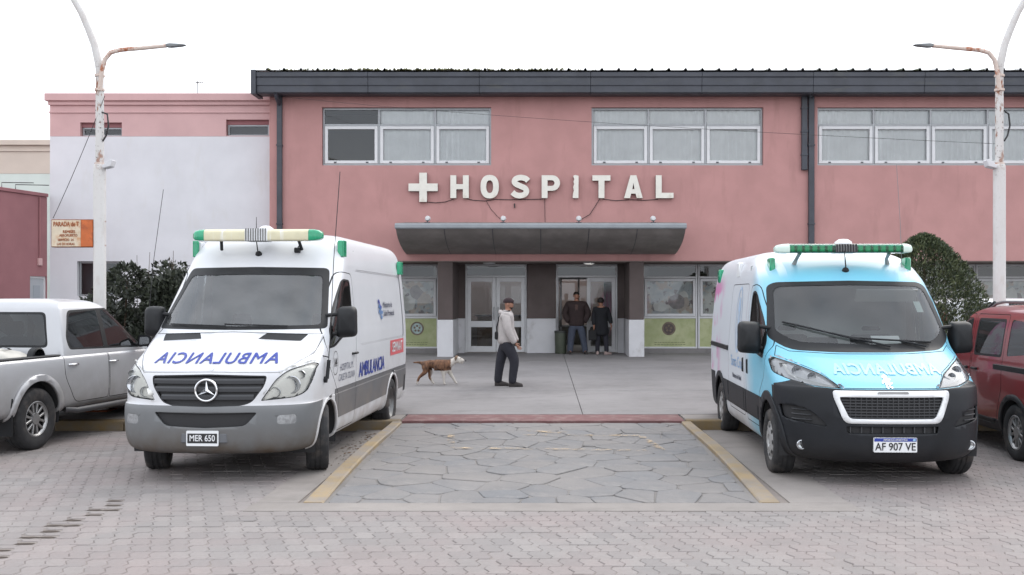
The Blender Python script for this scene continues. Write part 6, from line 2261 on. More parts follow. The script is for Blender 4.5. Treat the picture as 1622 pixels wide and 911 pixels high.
# bundle in the load bed
PM = Matrix.Translation(pk.location) @ Matrix.Rotation(PA, 4, 'Z')
def lump(name, c, rx, ry, rz_, m, seed, nse=.06):
    b = MB()
    rg = random.Random(seed)
    ph = [rg.uniform(0, 6) for _ in range(6)]
    nu, nv = 28, 14
    for j in range(nv + 1):
        for i in range(nu):
            u = 2 * PI * i / nu; v = PI * j / nv
            d = 1 + nse * (math.sin(3 * u + ph[0]) * math.sin(2 * v + ph[1]) + .6 * math.sin(7 * u + ph[2]) * math.sin(5 * v + ph[3]))
            s_ = lambda t, p: math.copysign(abs(t) ** p, t)
            b.v.append((rx * d * s_(math.cos(u) * math.sin(v), .7), ry * d * s_(math.sin(u) * math.sin(v), .7), rz_ * d * s_(math.cos(v), .7)))
    for j in range(nv):
        for i in range(nu): b.f.append((j * nu + i, j * nu + (i + 1) % nu, (j + 1) * nu + (i + 1) % nu, (j + 1) * nu + i))
    o = b.build(name, m, None, smooth=60)
    o.matrix_world = PM @ Matrix.Translation(c)
    return o
cg = empty('cargo_roll', (0, 0, 0), 0, 'pale wrapped roll strapped across the pickup bed behind the cab', 'cargo')
o1 = lump('roll', (-.05, 3.85, 0), .74, .26, .30, mat('canvas', srgb(196, 192, 184), .9, var=.08, vscale=5), 4)
o1.parent = cg; o1.matrix_world = Matrix.Identity(4); 
cg.location = PM @ Vector((0, 0, .94)); cg.rotation_euler = (0, 0, PA)
o1.location = (-.05, 3.85, 0)
MB().lathe([(.11, -.05), (.13, -.04), (.13, .04), (.08, .06), (0, .05)], 'x', (-.80, 3.82, .20), 18).build('roll_end', M_BLACKPL, cg, smooth=40)
MB().lathe([(.33, -.02), (.33, .02)], 'x', (-.35, 3.85, 0), 20).build('strap', M_BLACKPL, cg)


# ------------------------------------------------------------------ family vans: red one at the right, white one behind it
def family_van(label, paint, clad, rails, H=1.0):
    root = empty('family_van', (0, 0, 0), 0, label, 'van')
    L = 4.40
    yF, yR = .86, 3.55
    rows = [(.26, .16, .78, .6, 2.6, L - .10, .15, 4), (.31, .06, .85, .6, 2.6, L - .03, .15, 4), (.45, .01, .885, .6, 2.6, L, .16, 4), (.65, .0, .90, .6, 2.6, L, .16, 4), (.85, .03, .905, .6, 2.6, L, .16, 4), (.98, .12, .905, .62, 2.6, L - .01, .16, 4), (1.05, .34, .90, .62, 2.6, L - .015, .16, 4), (1.12, .75, .893, .55, 2.6, L - .02, .16, 4), (1.18, 1.05, .885, .45, 2.6, L - .03, .16, 4),
            (1.35, 1.26, .86, .42, 2.6, L - .05, .16, 4), (1.55, 1.52, .825, .42, 2.6, L - .09, .17, 4), (1.68, 1.72, .79, .44, 2.6, L - .13, .2, 4), (1.75, 1.90, .74, .46, 2.5, L - .19, .24, 3.5), (1.795, 2.15, .64, .5, 2.4, L - .3, .28, 3), (1.815, 2.5, .42, .45, 2.3, L - .6, .25, 3), (1.82, 2.9, .1, .2, 2.2, L - 1.2, .1, 3)]
    rows = [(r[0] * (1 if r[0] < .5 else 1 + (H - 1) * (r[0] - .5) / 1.3),) + r[1:] for r in rows]
    sh = Shell(rows, sub=3, ns=30)
    sh.cut(rounded([(-.80, 1.20), (.80, 1.20), (.70, 1.66), (-.70, 1.66)], .06, 3), 'F', 'windscreen', lim=(-1, 2.4))
    sh.cut(rounded([(-.66, 1.16), (.66, 1.16), (.62, 1.62), (-.62, 1.62)], .06, 3), 'B', 'rear_window')
    for sd in ('R', 'L'):
        q = '' if sd == 'R' else '#l'
        for k, yc in enumerate((yF, yR)):
            a = 'arch_cladding#%s%d' % (sd, k)
            sh.cut(arch(yc, .33, .44, .1), sd, a, None)
            sh.cut(arch(yc, .33, .375, .1), sd, 'hole', (a,))
        sh.seam(rounded([(1.26, .36), (2.24, .36), (2.26, 1.0), (2.22, 1.70), (1.80, 1.70), (1.24, 1.10)], .05, 3), sd, 'front_door' + q, .009)
        sh.seam(rounded([(2.30, .36), (3.0, .36), (3.22, .80), (3.24, 1.70), (2.28, 1.70)], .05, 3), sd, 'sliding_door' + q, .009)
        sh.cut(rounded([(1.34, 1.16), (2.18, 1.18), (2.17, 1.645), (1.84, 1.645)], [.04, .04, .05, .1], 3), sd, 'front_side_window' + q, ('front_door' + q,))
        sh.cut(rounded([(2.34, 1.17), (3.18, 1.18), (3.17, 1.645), (2.34, 1.645)], .05, 3), sd, 'window_seal' + q, ('sliding_door' + q,))
        sh.cut(rounded([(2.37, 1.20), (3.15, 1.21), (3.14, 1.615), (2.37, 1.615)], .05, 3), sd, 'middle_side_window' + q, ('window_seal' + q,))
        sh.cut(rounded([(3.32, 1.20), (4.0, 1.26), (3.98, 1.60), (3.32, 1.64)], [.05, .12, .12, .05], 3), sd, 'rear_side_window' + q, ('body',))
        sh.cut([(1.1, .2), (3.3, .2), (3.3, .42), (1.1, .42)], sd, 'sill' + q, ('body', 'front_door' + q, 'sliding_door' + q))
    m = dict(body=paint, windscreen=G_SCREEN, rear_window=G_TINT, seam=M_SEAM, arch_cladding=clad, front_door=paint, sliding_door=paint, front_side_window=G_SIDE2, middle_side_window=G_SIDE2, rear_side_window=G_SIDE2, window_seal=M_BLACKPL, sill=clad)
    ob = sh.split(root, m, push=dict(seam=-.006, arch_cladding=.016, front_side_window=-.004, middle_side_window=-.005, rear_side_window=-.004, sill=.008), thick=dict(arch_cladding=.03, sill=.01),
                  parents={'front_side_window': 'front_door', 'front_side_window#l': 'front_door#l', 'window_seal': 'sliding_door', 'window_seal#l': 'sliding_door#l', 'middle_side_window': 'sliding_door', 'middle_side_window#l': 'sliding_door#l'})
    for sg, sd in ((1, 'R'), (-1, 'L')):
        b = MB()
        for i in range(11):
            yy = 3.0 + 1.2 * i / 10
            p, nn = sh.hit(sd, yy, 1.06)
            for e, dz in ((-.004, -.035), (.014, -.028), (.014, .028), (-.004, .035)): b.v.append((p.x + sg * e, yy, 1.06 + dz))
            if i: b.f += [((i - 1) * 4 + j, i * 4 + j, i * 4 + j + 1, (i - 1) * 4 + j + 1) for j in range(3)]
        b.build('door_rail', M_BLACKPL, root, fixn=False)
        if rails:
            pts = []
            for i in range(9):
                t = i / 8
                yy = 2.15 + 1.75 * t
                lift = .055 * min(1, 6 * t, 6 * (1 - t))
                pts.append((sg * .60, yy, sh.hit('T', .60, yy)[0].z + lift - .004))
            MB().tube(pts, .02, 8).build('roof_rail', M_ALUGREY2, root, smooth=50)
            MB().tube([(sg * .60, 2.08, sh.hit('T', .60, 2.1)[0].z - .01), (sg * .60, 2.3, sh.hit('T', .60, 2.3)[0].z + .05)], .026, 8).build('rail_foot', M_BLACKPL, root, smooth=50)
        mirror_part(root, sg, .90, 1.45, 1.12, .18, .17, .1, M_BLACKPL, [(1.45, 1.14)])
        for yc in (yF, yR):
            wheel(root, (sg * .79, yc, .325), .325, .205, sg, 'alloy', 0, rim=.62)
            well(root, yc, .33, .385, .56, .875, sg)
        for yy in (2.12, 2.42):
            p, nn = sh.hit(sd, yy, 1.0)
            MB().box(p.x - .005 * sg, p.x + .03 * sg, yy - .08, yy + .08, .985, 1.015).build('door_handle', clad, root, bevel=.008)
        MB().box(sg * .70, sg * .80, L - .11, L - .02, 1.0, 1.45).build('tail_light', mat('red_lens', srgb(140, 20, 24), .25, coat=.5), root, bevel=.02)
        seat(root, sg * .38, 2.05, .55); seat(root, sg * .38, 3.05, .58)
    MB().box(-.80, .80, .5, 4.2, .30, .34).build('floor_pan', M_UNDER, root)
    MB().box(-.74, .74, 1.1, 1.5, .6, 1.12).build('dashboard', M_DASH, root, bevel=.03)
    return root


G_SIDE2 = glass('clear_side_glass', (.42, .46, .46), 1.55, dust=.08)
M_ALUGREY2 = mat('brushed_rail', srgb(150, 150, 152), .35, metal=.8)
red = family_van('dark red family van with roof rails and black wheel arches beside the blue ambulance', mat('red_paint', srgb(128, 26, 34), .28, var=.03, coat=.7, dirt=(srgb(120, 96, 90), .3, 1.0, .4)), M_BLACKPL, True)
red.rotation_euler = (0, 0, R(180 - 2))
red.location = Vector((5.52, 11.75, 0)) - Matrix.Rotation(R(178), 3, 'Z') @ Vector((.90, 3.55, 0))
wv = family_van('plain white van parked on the pavement behind the red family van', M_WHITEPAINT, M_BLACKPL, False, .94)
wv.rotation_euler = (0, 0, R(90))
wv.location = (11.6, 18.9, pz(18.9) if 'pz' in globals() else .18)

# ================================================================== street lamps, shop sign, cables, shrubs
def pole_mat():
    m, n, b, o = new_mat('rusting_white_pole')
    b.inputs['Roughness'].default_value = .6
    f = noise_fac(n, 7, 8, .52, .6, (1, 1, .45), rough=.7)
    tc = nd(n, 'ShaderNodeTexCoord')
    sp = nd(n, 'ShaderNodeSeparateXYZ')
    n.links.new(tc.outputs['Object'], sp.inputs[0])
    m0 = nd(n, 'ShaderNodeMapRange'); m0.inputs['From Min'].default_value = 3.5; m0.inputs['From Max'].default_value = 4.1
    m1 = nd(n, 'ShaderNodeMapRange'); m1.inputs['From Min'].default_value = 5.5; m1.inputs['From Max'].default_value = 5.1
    n.links.new(sp.outputs['Z'], m0.inputs[0]); n.links.new(sp.outputs['Z'], m1.inputs[0])
    mr = nd(n, 'ShaderNodeMath', operation='MULTIPLY_ADD', use_clamp=True)
    n.links.new(m0.outputs[0], mr.inputs[0]); n.links.new(m1.outputs[0], mr.inputs[1]); mr.inputs[2].default_value = .1
    c = mix(n, mul(n, f, mr.outputs[0]), srgb(202, 200, 198), srgb(138, 84, 52))
    c = mix(n, mul(n, noise_fac(n, 22, 6, .6, .68), mr.outputs[0]), c, srgb(70, 46, 36))
    c = mix(n, mul(n, noise_fac(n, 3, 5, .5, .75), .4), c, srgb(176, 172, 166))
    n.links.new(c, b.inputs['Base Color'])
    return m


M_POLE = pole_mat()
M_ARMRUST = mat('rusty_arm_paint', srgb(204, 188, 178), .7, var=.06, vscale=6, stain=(srgb(160, 98, 68), 6, .52, .62, None))


def street_lamp(px, sg, label):
    """sg: side of the tall arm (-1 left, +1 right)"""
    Y = 15.6
    X = WX(px, Y)
    z0 = pz(Y)
    r = empty('street_lamp', (X, Y, z0), 0, label, 'street lamp')
    zj = WZ(262, Y) - z0
    MB().lathe([(.14, 0), (.14, .02), (.11, .05), (.105, 1.55 if sg > 0 else .4), (.094, 1.6 if sg > 0 else .45), (.092, zj - .05), (.088, zj), (.066, zj + .03)], 'z', seg=20).build('lower_pole', M_POLE, r, smooth=50)
    MB().box(-.19, .19, -.19, .19, -.01, .02).build('base_plate', M_RUST, r, bevel=.004)
    zk = WZ(112, Y) - z0
    pts = [(0, 0, zj + .0), (0, 0, zk - .6), (0, 0, zk)]
    k = .0098
    pp = [(3, 100), (9, 72), (18, 48), (30, 20), (44, -4), (62, -32), (90, -62), (130, -84), (200, -104)]
    for dx, py in pp: pts.append((sg * (dx * k - .01), 0, WZ(py, Y) - z0))
    MB().tube(pts, [.064, .062, .06] + [.058 - .002 * i for i in range(len(pp))], 14).build('upper_pole', M_POLE, r, smooth=60)
    e = pts[-1]
    hd = MB()
    def head(parent, p, dirx, m1):
        T = Matrix.Translation(p) @ Matrix.Rotation(R(8) * -dirx, 4, 'Y')
        b = MB()
        prof = [(-.05, -.03), (.10, -.05), (.50, -.035), (.62, -.01), (.60, .02), (.40, .05), (.10, .06), (-.05, .03)]
        b.prism([(a * dirx, c) for a, c in prof], 'y', -.11, .11, T)
        o = b.build('lamp_head', m1, parent, bevel=.012, bseg=2)
        MB().box(min(.12 * dirx, .5 * dirx), max(.12 * dirx, .5 * dirx), -.085, .085, -.062, -.048, T).build('lamp_glass', M_PLATEWHITE, o)
        return o
    GH = mat('lamp_head_grey', srgb(120, 124, 126), .5, var=.05)
    head(r, e, sg, GH)
    # low arm on the other side
    q = [(-sg * .02, -.05, zk - .32), (-sg * .05, -.05, zk - .05), (-sg * .10, -.05, zk + .16), (-sg * .19, -.05, zk + .27), (-sg * .34, -.05, zk + .31), (-sg * .7, -.05, zk + .34), (-sg * 1.06, -.05, zk + .375)]
    MB().tube(q, [.034, .034, .034, .034, .034, .032, .03], 10).build('side_arm', M_ARMRUST, r, smooth=60)
    T = Matrix.Translation(q[-1]) @ Matrix.Rotation(R(3) * sg, 4, 'Y')
    b = MB().prism([(0, -.02), (-sg * .06, -.028), (-sg * .22, -.02), (-sg * .30, -.006), (-sg * .20, .012), (-sg * .06, .026), (0, .02)], 'y', -.055, .055, T)
    b.build('lamp_head', GH, r, bevel=.005)
    for z in (zk - .30, zk - .08, zj + .02):
        MB().lathe([(.066, z - .02), (.075, z - .015), (.075, z + .015), (.066, z + .02)], 'z', seg=16).build('clamp_band', M_ARMRUST, r, smooth=40)
    # looped cable and a small white flood lamp
    MB().tube([(.05 * -sg * -1, -.03, zk - .62), (.13, -.03, zk - .68), (.15, -.03, zk - .86), (.11, -.03, zk - 1.02), (.06, -.03, zk - 1.1)], .014, 8).build('cable_loop', M_CABLE, r, smooth=60)
    fx = 1 if sg < 0 else -1
    fz = WZ(262, Y) - z0
    f = MB().prism([(fx * .08, fz - .02), (fx * .10, fz - .06), (fx * .22, fz - .03), (fx * .25, fz + .07), (fx * .22, fz + .08)], 'y', -.13, .03).build('flood_lamp', M_PLINTHWHITE, r, bevel=.008)
    MB().box(min(fx * .06, fx * .12), max(fx * .06, fx * .12), -.03, .03, fz - .05, fz - .02).build('flood_bracket', M_PLINTHWHITE, f)
    return r


lampL = street_lamp(158, -1, 'rusting white street lamp pole carrying the orange taxi stop sign')
lampR = street_lamp(1583, 1, 'white street lamp pole with flaking rust beside the conical shrub')

# taxi stop sign bolted to the left pole
YS = 15.6
zs0, zs1 = WZ(392, YS), WZ(348, YS)
xs0, xsm, xs1 = WX(84, YS), WX(131, YS), WX(151, YS)
ts = empty('taxi_stop_sign', (xs1, YS, zs0), 0, 'weathered orange sign box with faded PARADA lettering bolted to the lamp pole', 'sign')
M_SIGNW = mat('faded_sign_cream', srgb(206, 192, 170), .6, var=.08, vscale=6, stain=(srgb(186, 130, 80), 5, .52, .7, None))
M_SIGNO = mat('faded_sign_orange', srgb(190, 100, 50), .6, var=.15, vscale=6, stain=(srgb(150, 76, 42), 7, .5, .66, None))
M_SIGNTXT = mat('sign_lettering', srgb(150, 84, 48), .6, var=.15, vscale=15)
MB().box(xs0, xs1, YS - .06, YS + .06, zs0, zs1).build('sign_box', M_RUST, ts, bevel=.006, world=True)
MB().box(xs0 + .012, xsm - .002, YS - .068, YS - .0605, zs0 + .012, zs1 - .012).build('sign_face', M_SIGNW, ts, world=True)
MB().box(xsm + .002, xs1 - .012, YS - .068, YS - .0605, zs0 + .012, zs1 - .012).build('sign_panel', M_SIGNO, ts, world=True)
def sgn_text(body, size, xc, zc, sx=1.):
    v, f = text_geo(body, size, size * .05)
    MB().add([(xc + a * sx, YS - .0705 - c, zc + b) for a, b, c in v], f).build('lettering', M_SIGNTXT, ts, world=True, fixn=False)
xm_ = (xs0 + xsm) / 2
hh = zs1 - zs0
sgn_text('PARADA de T', .10, xm_ + .005, zs1 - hh * .18, .66)
sgn_text('REMISES', .06, xm_ + .05, zs0 + hh * .55, .9)
sgn_text('AEROPUERTO', .055, xm_ + .04, zs0 + hh * .42, .8)
sgn_text('TEL 485 1234'[:0] + 'SERVICIO  24', .05, xm_, zs0 + hh * .26, .85)
sgn_text('LAS 24 HORAS', .05, xm_, zs0 + hh * .11, .85)
for z in (zs0 + .03, zs1 - .03):
    MB().box(xs1 - .01, xs1 + .16, YS - .02, YS + .02, z - .012, z + .012).build('bracket', M_RUST, ts, world=True)

def sag(a, b, s, n=16):
    a, b = Vector(a), Vector(b)
    return [a.lerp(b, i / n) - Vector((0, 0, s * 4 * (i / n) * (1 - i / n))) for i in range(n + 1)]
tag(MB().tube(sag(W(166, 152, 15.55), W(84, 346, 15.55), .05), .005, 5).build('stay_wire', M_CABLE), 'thin wire running from the rusting pole down to the orange sign', 'wire')
tag(MB().tube(sag(W(452, 154, 27.2), W(1580, 228, 15.6), .1, 24), .0035, 5).build('overhead_cable', M_CABLE), 'thin dark cable sagging across the pink hospital front', 'cable')


# ------------------------------------------------------------------ shrubs
def leaf_mat(name, a, b):
    m, n, bs, o = new_mat(name)
    bs.inputs['Roughness'].default_value = .6
    g = nd(n, 'ShaderNodeNewGeometry')
    at = nd(n, 'ShaderNodeAttribute', attribute_name='tone')
    c = mix(n, at.outputs['Fac'], a, b)
    n.links.new(c, bs.inputs['Base Color'])
    return m


def crown(name, n, sample, size, m, parent, up=.5, seed=1, aspect=2.2):
    rg = random.Random(seed)
    vs_, fs_, tn = [], [], []
    for _ in range(n):
        p, nrm = sample(rg)
        d = Vector((rg.gauss(0, 1), rg.gauss(0, 1), rg.gauss(0, 1))).normalized()
        d = (d + nrm * .9 + Vector((0, 0, up))).normalized()
        s_ = d.cross(Vector((rg.gauss(0, 1), rg.gauss(0, 1), rg.gauss(0, 1)))).normalized()
        l = size * rg.uniform(.6, 1.3); w = l / aspect
        k = len(vs_)
        vs_ += [p, p + d * l * .5 + s_ * w * .5, p + d * l, p + d * l * .5 - s_ * w * .5]
        fs_.append((k, k + 1, k + 2, k + 3))
        tn.append(rg.random() ** 1.5)
    me = bpy.data.meshes.new(name)
    me.from_pydata([tuple(v) for v in vs_], [], fs_)
    a = me.attributes.new('tone', 'FLOAT', 'FACE')
    a.data.foreach_set('value', tn)
    return link_mesh(name, me, m, parent)


M_BARK = mat('bark', srgb(82, 68, 58), .9, var=.2, vscale=10, bump=.4, bscale=30)
M_LEAF1 = leaf_mat('dark_shrub_leaf', srgb(30, 36, 28), srgb(62, 68, 52))
M_LEAF2 = leaf_mat('conifer_needle', srgb(46, 58, 40), srgb(96, 104, 70))


def broad_shrub(px0, px1, ytop, Y, label, seed):
    z0 = pz(Y)
    xa, xb = WX(px0, Y), WX(px1, Y)
    H_ = WZ(ytop, Y) - z0
    r = empty('shrub', ((xa + xb) / 2, Y, z0), 0, label, 'shrub')
    w = (xb - xa) / 2
    rg0 = random.Random(seed)
    blobs = []
    for k in range(40):
        x = rg0.uniform(-w * .9, w * .9)
        top = H_ * (1 - .28 * (abs(x) / w) ** 2) * rg0.uniform(.84, 1.0)
        blobs.append((Vector((x, rg0.uniform(-.7, .7), rg0.uniform(.35, 1) * top - .28)), rg0.uniform(.28, .5)))
    def sample(rg):
        c, rr_ = rg.choice(blobs)
        d = Vector((rg.gauss(0, 1), rg.gauss(0, 1), rg.gauss(0, 1))).normalized()
        return c + d * rr_ * rg.uniform(.55, 1.08) ** .6, d
    crown('crown', 34000, sample, .10, M_LEAF1, r, .3, seed)
    st = MB()
    for k in range(14):
        c, rr_ = blobs[k]
        b = Vector((rg0.uniform(-w * .4, w * .4), rg0.uniform(-.2, .2), 0))
        st = MB().tube([b, b.lerp(c, .5) + Vector((0, 0, .1)), c], [.035, .024, .01], 6)
        st.build('stem', M_BARK, r, smooth=60)
    # a few twigs that stand above the outline
    for k in range(5):
        c, rr_ = blobs[rg0.randrange(40)]
        t = Vector((c.x + rg0.uniform(-.1, .1), c.y, H_ * rg0.uniform(.97, 1.05)))
        MB().tube([c, t], [.008, .004], 5).build('twig', M_BARK, r)
    return r


broad_shrub(104, 352, 408, 18.0, 'wide dark leafy shrub growing against the white wing behind the pickup', 5)


def cone_shrub(px0, px1, ytop, Y, label, seed):
    z0 = pz(Y)
    xa, xb = WX(px0, Y), WX(px1, Y)
    H_ = WZ(ytop, Y) - z0
    r = empty('conifer_shrub', ((xa + xb) / 2, Y, z0), 0, label, 'shrub')
    w = (xb - xa) / 2
    ph = [random.uniform(0, 6) for _ in range(4)]
    def sample(rg):
        t = rg.random() ** .8
        a = rg.uniform(0, 2 * PI)
        prof = (1 - (t ** 2.2)) ** .62 * (.80 + .20 * min(1, t * 5))
        rr_ = w * prof * (1 + .10 * math.sin(3 * a + ph[0] + 4 * t) + .07 * math.sin(7 * a + ph[1] - 9 * t)) * (1 - .35 * rg.random() ** 2.2)
        p = Vector((rr_ * math.cos(a), rr_ * math.sin(a), H_ * t))
        return p, Vector((math.cos(a), math.sin(a), .6)).normalized()
    crown('crown', 26000, sample, .075, M_LEAF2, r, .6, seed, 3.2)
    MB().tube([(0, 0, 0), (0, 0, H_ * .85)], [.07, .02], 8).build('trunk', M_BARK, r, smooth=60)
    return r


cone_shrub(1362, 1566, 374, 17.2, 'dense dark green domed conifer shrub behind the blue ambulance', 9)

# ================================================================== people and dog
def skinned(chains, sub=2, fat=1.):
    """chains: lists of (x, y, z, r) or (x, y, z, (rx, ry)); points with equal coordinates are shared. Returns a mesh grown with a Skin modifier"""
    key, vs_, rad, es = {}, [], [], []
    for ch in chains:
        prev = None
        for x, y, z, r in ch:
            k = (round(x, 4), round(y, 4), round(z, 4))
            if k not in key:
                key[k] = len(vs_); vs_.append((x, y, z)); rad.append(r if isinstance(r, tuple) else (r, r))
            i = key[k]
            if prev is not None and prev != i: es.append((prev, i))
            prev = i
    me = bpy.data.meshes.new('figure')
    me.from_pydata(vs_, es, [])
    ob = bpy.data.objects.new('figure', me)
    COL.objects.link(ob)
    ob.modifiers.new('skin', 'SKIN').use_smooth_shade = True
    for i, sv in enumerate(me.skin_vertices[0].data):
        sv.radius = (rad[i][0] * fat, rad[i][1] * fat)
        sv.use_root = (i == 0)
    s = ob.modifiers.new('sub', 'SUBSURF'); s.levels = sub; s.render_levels = sub
    out = baked(ob)
    out.polygons.foreach_set('use_smooth', [True] * len(out.polygons))
    return out


def blob(c, rx, ry, rz_, nu=18, nv=12, cut=None, M=None):
    b = MB()
    for j in range(nv + 1):
        for i in range(nu):
            u, v = 2 * PI * i / nu, PI * j / nv
            p = Vector((rx * math.cos(u) * math.sin(v), ry * math.sin(u) * math.sin(v), rz_ * math.cos(v)))
            if cut is not None: p.z = max(p.z, cut)
            b.v.append(((M @ p) if M else p) + Vector(c))
    for j in range(nv):
        for i in range(nu): b.f.append((j * nu + i, j * nu + (i + 1) % nu, (j + 1) * nu + (i + 1) % nu, (j + 1) * nu + i))
    return b


def hand(parent, wrist, d, side, m):
    """small relaxed hand: palm, four unequal curled fingers and a thumb; d points from the wrist to the knuckles, side to the thumb"""
    d = Vector(d).normalized(); s = Vector(side); s = (s - d * s.dot(d)).normalized(); n = d.cross(s)
    w = Vector(wrist)
    t = lambda p, r: (p.x, p.y, p.z, r)
    base = w + d * .02
    ch = [[t(w, .024), t(base, .027), t(w + d * .085, (.034, .018))]]
    for k, (o, l) in enumerate(((.026, .068), (.009, .076), (-.009, .071), (-.026, .055))):
        a = w + d * .088 + s * o
        ch.append([t(w + d * .085, (.034, .018)), t(a + d * .012, .0085), t(a + d * l * .55 + n * .012, .008), t(a + d * l + n * .034, .0068)])
    ch.append([t(base, .027), t(w + d * .045 + s * .038, .011), t(w + d * .078 + s * .052 + n * .014, .009)])
    return link_mesh('hand', skinned(ch, 1), m, parent)


M_SKIN = mat('skin', srgb(150, 108, 88), .6, var=.06, vscale=20)
M_GREYHOOD = mat('pale_grey_hoodie', srgb(176, 170, 168), .95, var=.06, vscale=14, bump=.3, bscale=60)
M_NAVY = mat('dark_trousers', srgb(40, 40, 48), .9, var=.12, vscale=12, bump=.2, bscale=60)
M_CAP = mat('dark_cap', srgb(44, 30, 34), .9, var=.1, vscale=12)
M_SHOE = mat('dark_shoe', srgb(52, 47, 46), .8, var=.15, vscale=20)
M_STRAP = mat('black_strap', srgb(26, 26, 28), .8)
M_HAIR = mat('dark_hair', srgb(30, 24, 22), .7)
M_BROWNJ = mat('dark_brown_jacket', srgb(48, 36, 36), .85, var=.12, vscale=10, bump=.3, bscale=40)
M_JEANS = mat('worn_jeans', srgb(70, 76, 90), .95, var=.12, vscale=12)
M_COAT = mat('black_coat', srgb(26, 27, 32), .9, var=.12, vscale=10, bump=.2, bscale=50)
M_PALESHOE = mat('pale_shoe', srgb(170, 150, 145), .8)


def shoe(parent, heel, toe, m, w=.05, h=.12):
    heel, toe = Vector(heel), Vector(toe)
    d = (toe - heel)
    L = d.length
    d.normalize()
    s = Vector((-d.y, d.x, 0)).normalized()
    u = Vector((0, 0, 1))
    b = MB()
    st = [(0, .75, .9), (.1, .95, 1.0), (.3, .9, 1.05), (.5, .95, .8), (.75, 1.05, .62), (.93, .85, .5), (1, .4, .3)]
    n = 10
    for t, kw, kh in st:
        for k in range(n):
            a = 2 * PI * k / n
            z = math.sin(a)
            b.v.append(heel + d * L * t + s * w * kw * math.cos(a) + u * (max(z, -.35) * .5 + .175) * h * kh * 1.5)
    for i in range(len(st) - 1):
        for k in range(n): b.f.append((i * n + k, i * n + (k + 1) % n, (i + 1) * n + (k + 1) % n, (i + 1) * n + k))
    b.f += [tuple(range(n)), tuple(range((len(st) - 1) * n, len(st) * n))]
    return b.build('shoe', m, parent, smooth=60)


def face(parent, c, fw, r=.1):
    """eyes and ears on a head of centre c looking along fw"""
    c, fw = Vector(c), Vector(fw).normalized()
    s = Vector((-fw.y, fw.x, 0)).normalized()
    for sg in (1, -1):
        blob(c + fw * r * .86 + s * sg * .032 + Vector((0, 0, .005)), .011, .011, .008, 8, 6).build('eye', M_HAIR, parent, smooth=60)
        blob(c + s * sg * r * .80 + Vector((0, 0, -.005)) - fw * .01, .022 if abs(fw.x) > .5 else .012, .012 if abs(fw.x) > .5 else .022, .034, 8, 6).build('ear', M_SKIN, parent, smooth=60)
    blob(c + fw * r * .80 + Vector((0, 0, -.055)), .022, .022, .008, 8, 6).build('mouth', mat('lip', srgb(120, 72, 66), .6), parent, smooth=60)


# --- man walking to the right
YM = 19.4
man = empty('person', (WX(803, YM), YM, pz(YM) + .002), 0, 'person walking past in pale grey hoodie, dark cap and dark trousers, hand in pocket', 'person')
H_ = .09
body = [
    [(-.01, 0, .90, (.13, .11)), (-.02, 0, 1.05, (.12, .10)), (-.02, 0, 1.22, (.14, .115)), (.0, 0, 1.38, (.15, .11)), (.015, 0, 1.45, .06), (.03, 0, 1.51, .058), (.035, 0, 1.56, (.085, .075)), (.035, 0, 1.61, (.094, .082)), (.03, 0, 1.66, (.07, .06))],
    [(.035, 0, 1.56, (.085, .075)), (.125, .0, 1.555, .022)],
    [(.0, 0, 1.38, (.15, .11)), (-.01, -.17, 1.37, .062), (.02, -.215, 1.10, .05), (.13, -.18, .88, .04), (.18, -.15, .84, .035)],
    [(.0, 0, 1.38, (.15, .11)), (.0, .17, 1.37, .062), (.06, .21, 1.11, .05), (.16, .17, .90, .04), (.2, .14, .86, .035)],
    [(-.01, 0, .90, (.13, .11)), (-.05, .085, .83, .085), (-.13, .09, .49, .058), (-.18, .09, .10, .042), (-.10, .09, .04, .04)],
    [(-.01, 0, .90, (.13, .11)), (.03, -.085, .83, .085), (.155, -.09, .50, .058), (.10, -.09, .10, .042), (.18, -.09, .04, .04)],
]
bo = link_mesh('body', skinned(body), M_SKIN, man)
jk = [
    [(-.015, 0, .79, (.16, .15)), (-.02, 0, .92, (.165, .15)), (-.02, 0, 1.05, (.158, .145)), (-.02, 0, 1.22, (.165, .145)), (.0, 0, 1.37, (.165, .13)), (.01, 0, 1.44, (.10, .09)), (.015, 0, 1.475, (.085, .08))],
    [(.0, 0, 1.37, (.165, .13)), (-.01, -.175, 1.365, .082), (.02, -.225, 1.10, .068), (.125, -.188, .89, .054), (.165, -.165, .835, .05)],
    [(.0, 0, 1.37, (.165, .13)), (.0, .175, 1.365, .082), (.06, .22, 1.11, .066), (.155, .183, .91, .054), (.195, .16, .855, .05)],
]
link_mesh('hoodie', skinned(jk, 2, 1.22), M_GREYHOOD, man)
tr = [
    [(-.015, 0, .93, (.135, .125)), (-.01, 0, .84, (.14, .13)), (-.05, .088, .76, .105), (-.13, .092, .49, .082), (-.175, .092, .16, .066), (-.18, .092, .04, .07)],
    [(-.01, 0, .84, (.14, .13)), (.03, -.088, .76, .105), (.155, -.092, .50, .084), (.11, -.092, .16, .066), (.105, -.092, .04, .07)],
]
link_mesh('trousers', skinned(tr, 2, 1.22), M_NAVY, man)
shoe(man, (-.24, .09, .0), (.04, .09, .0), M_SHOE)
shoe(man, (.04, -.09, .0), (.31, -.09, .0), M_SHOE)
blob((.03, 0, 1.625), .108, .092, .088, 20, 12, -.012).build('cap', M_CAP, man, smooth=60)
b = MB().grid(lambda u, v: (.10 + .10 * v * math.cos((u - .5) * 1.6), (u - .5) * .16 * (1 - .15 * v), 1.62 - .02 * v), 8, 3)
b.build('cap_brim', M_CAP, man, smooth=60)
link_mesh('hood', skinned([[(-.10, -.09, 1.40, .04), (-.125, 0, 1.44, .055), (-.10, .09, 1.40, .04), (-.0, .105, 1.45, .035)], [(-.10, -.09, 1.40, .04), (-.0, -.105, 1.45, .035)]]), M_GREYHOOD, man)
blob((.055, 0, 1.525), .06, .058, .045, 12, 8).build('beard', M_HAIR, man, smooth=60)
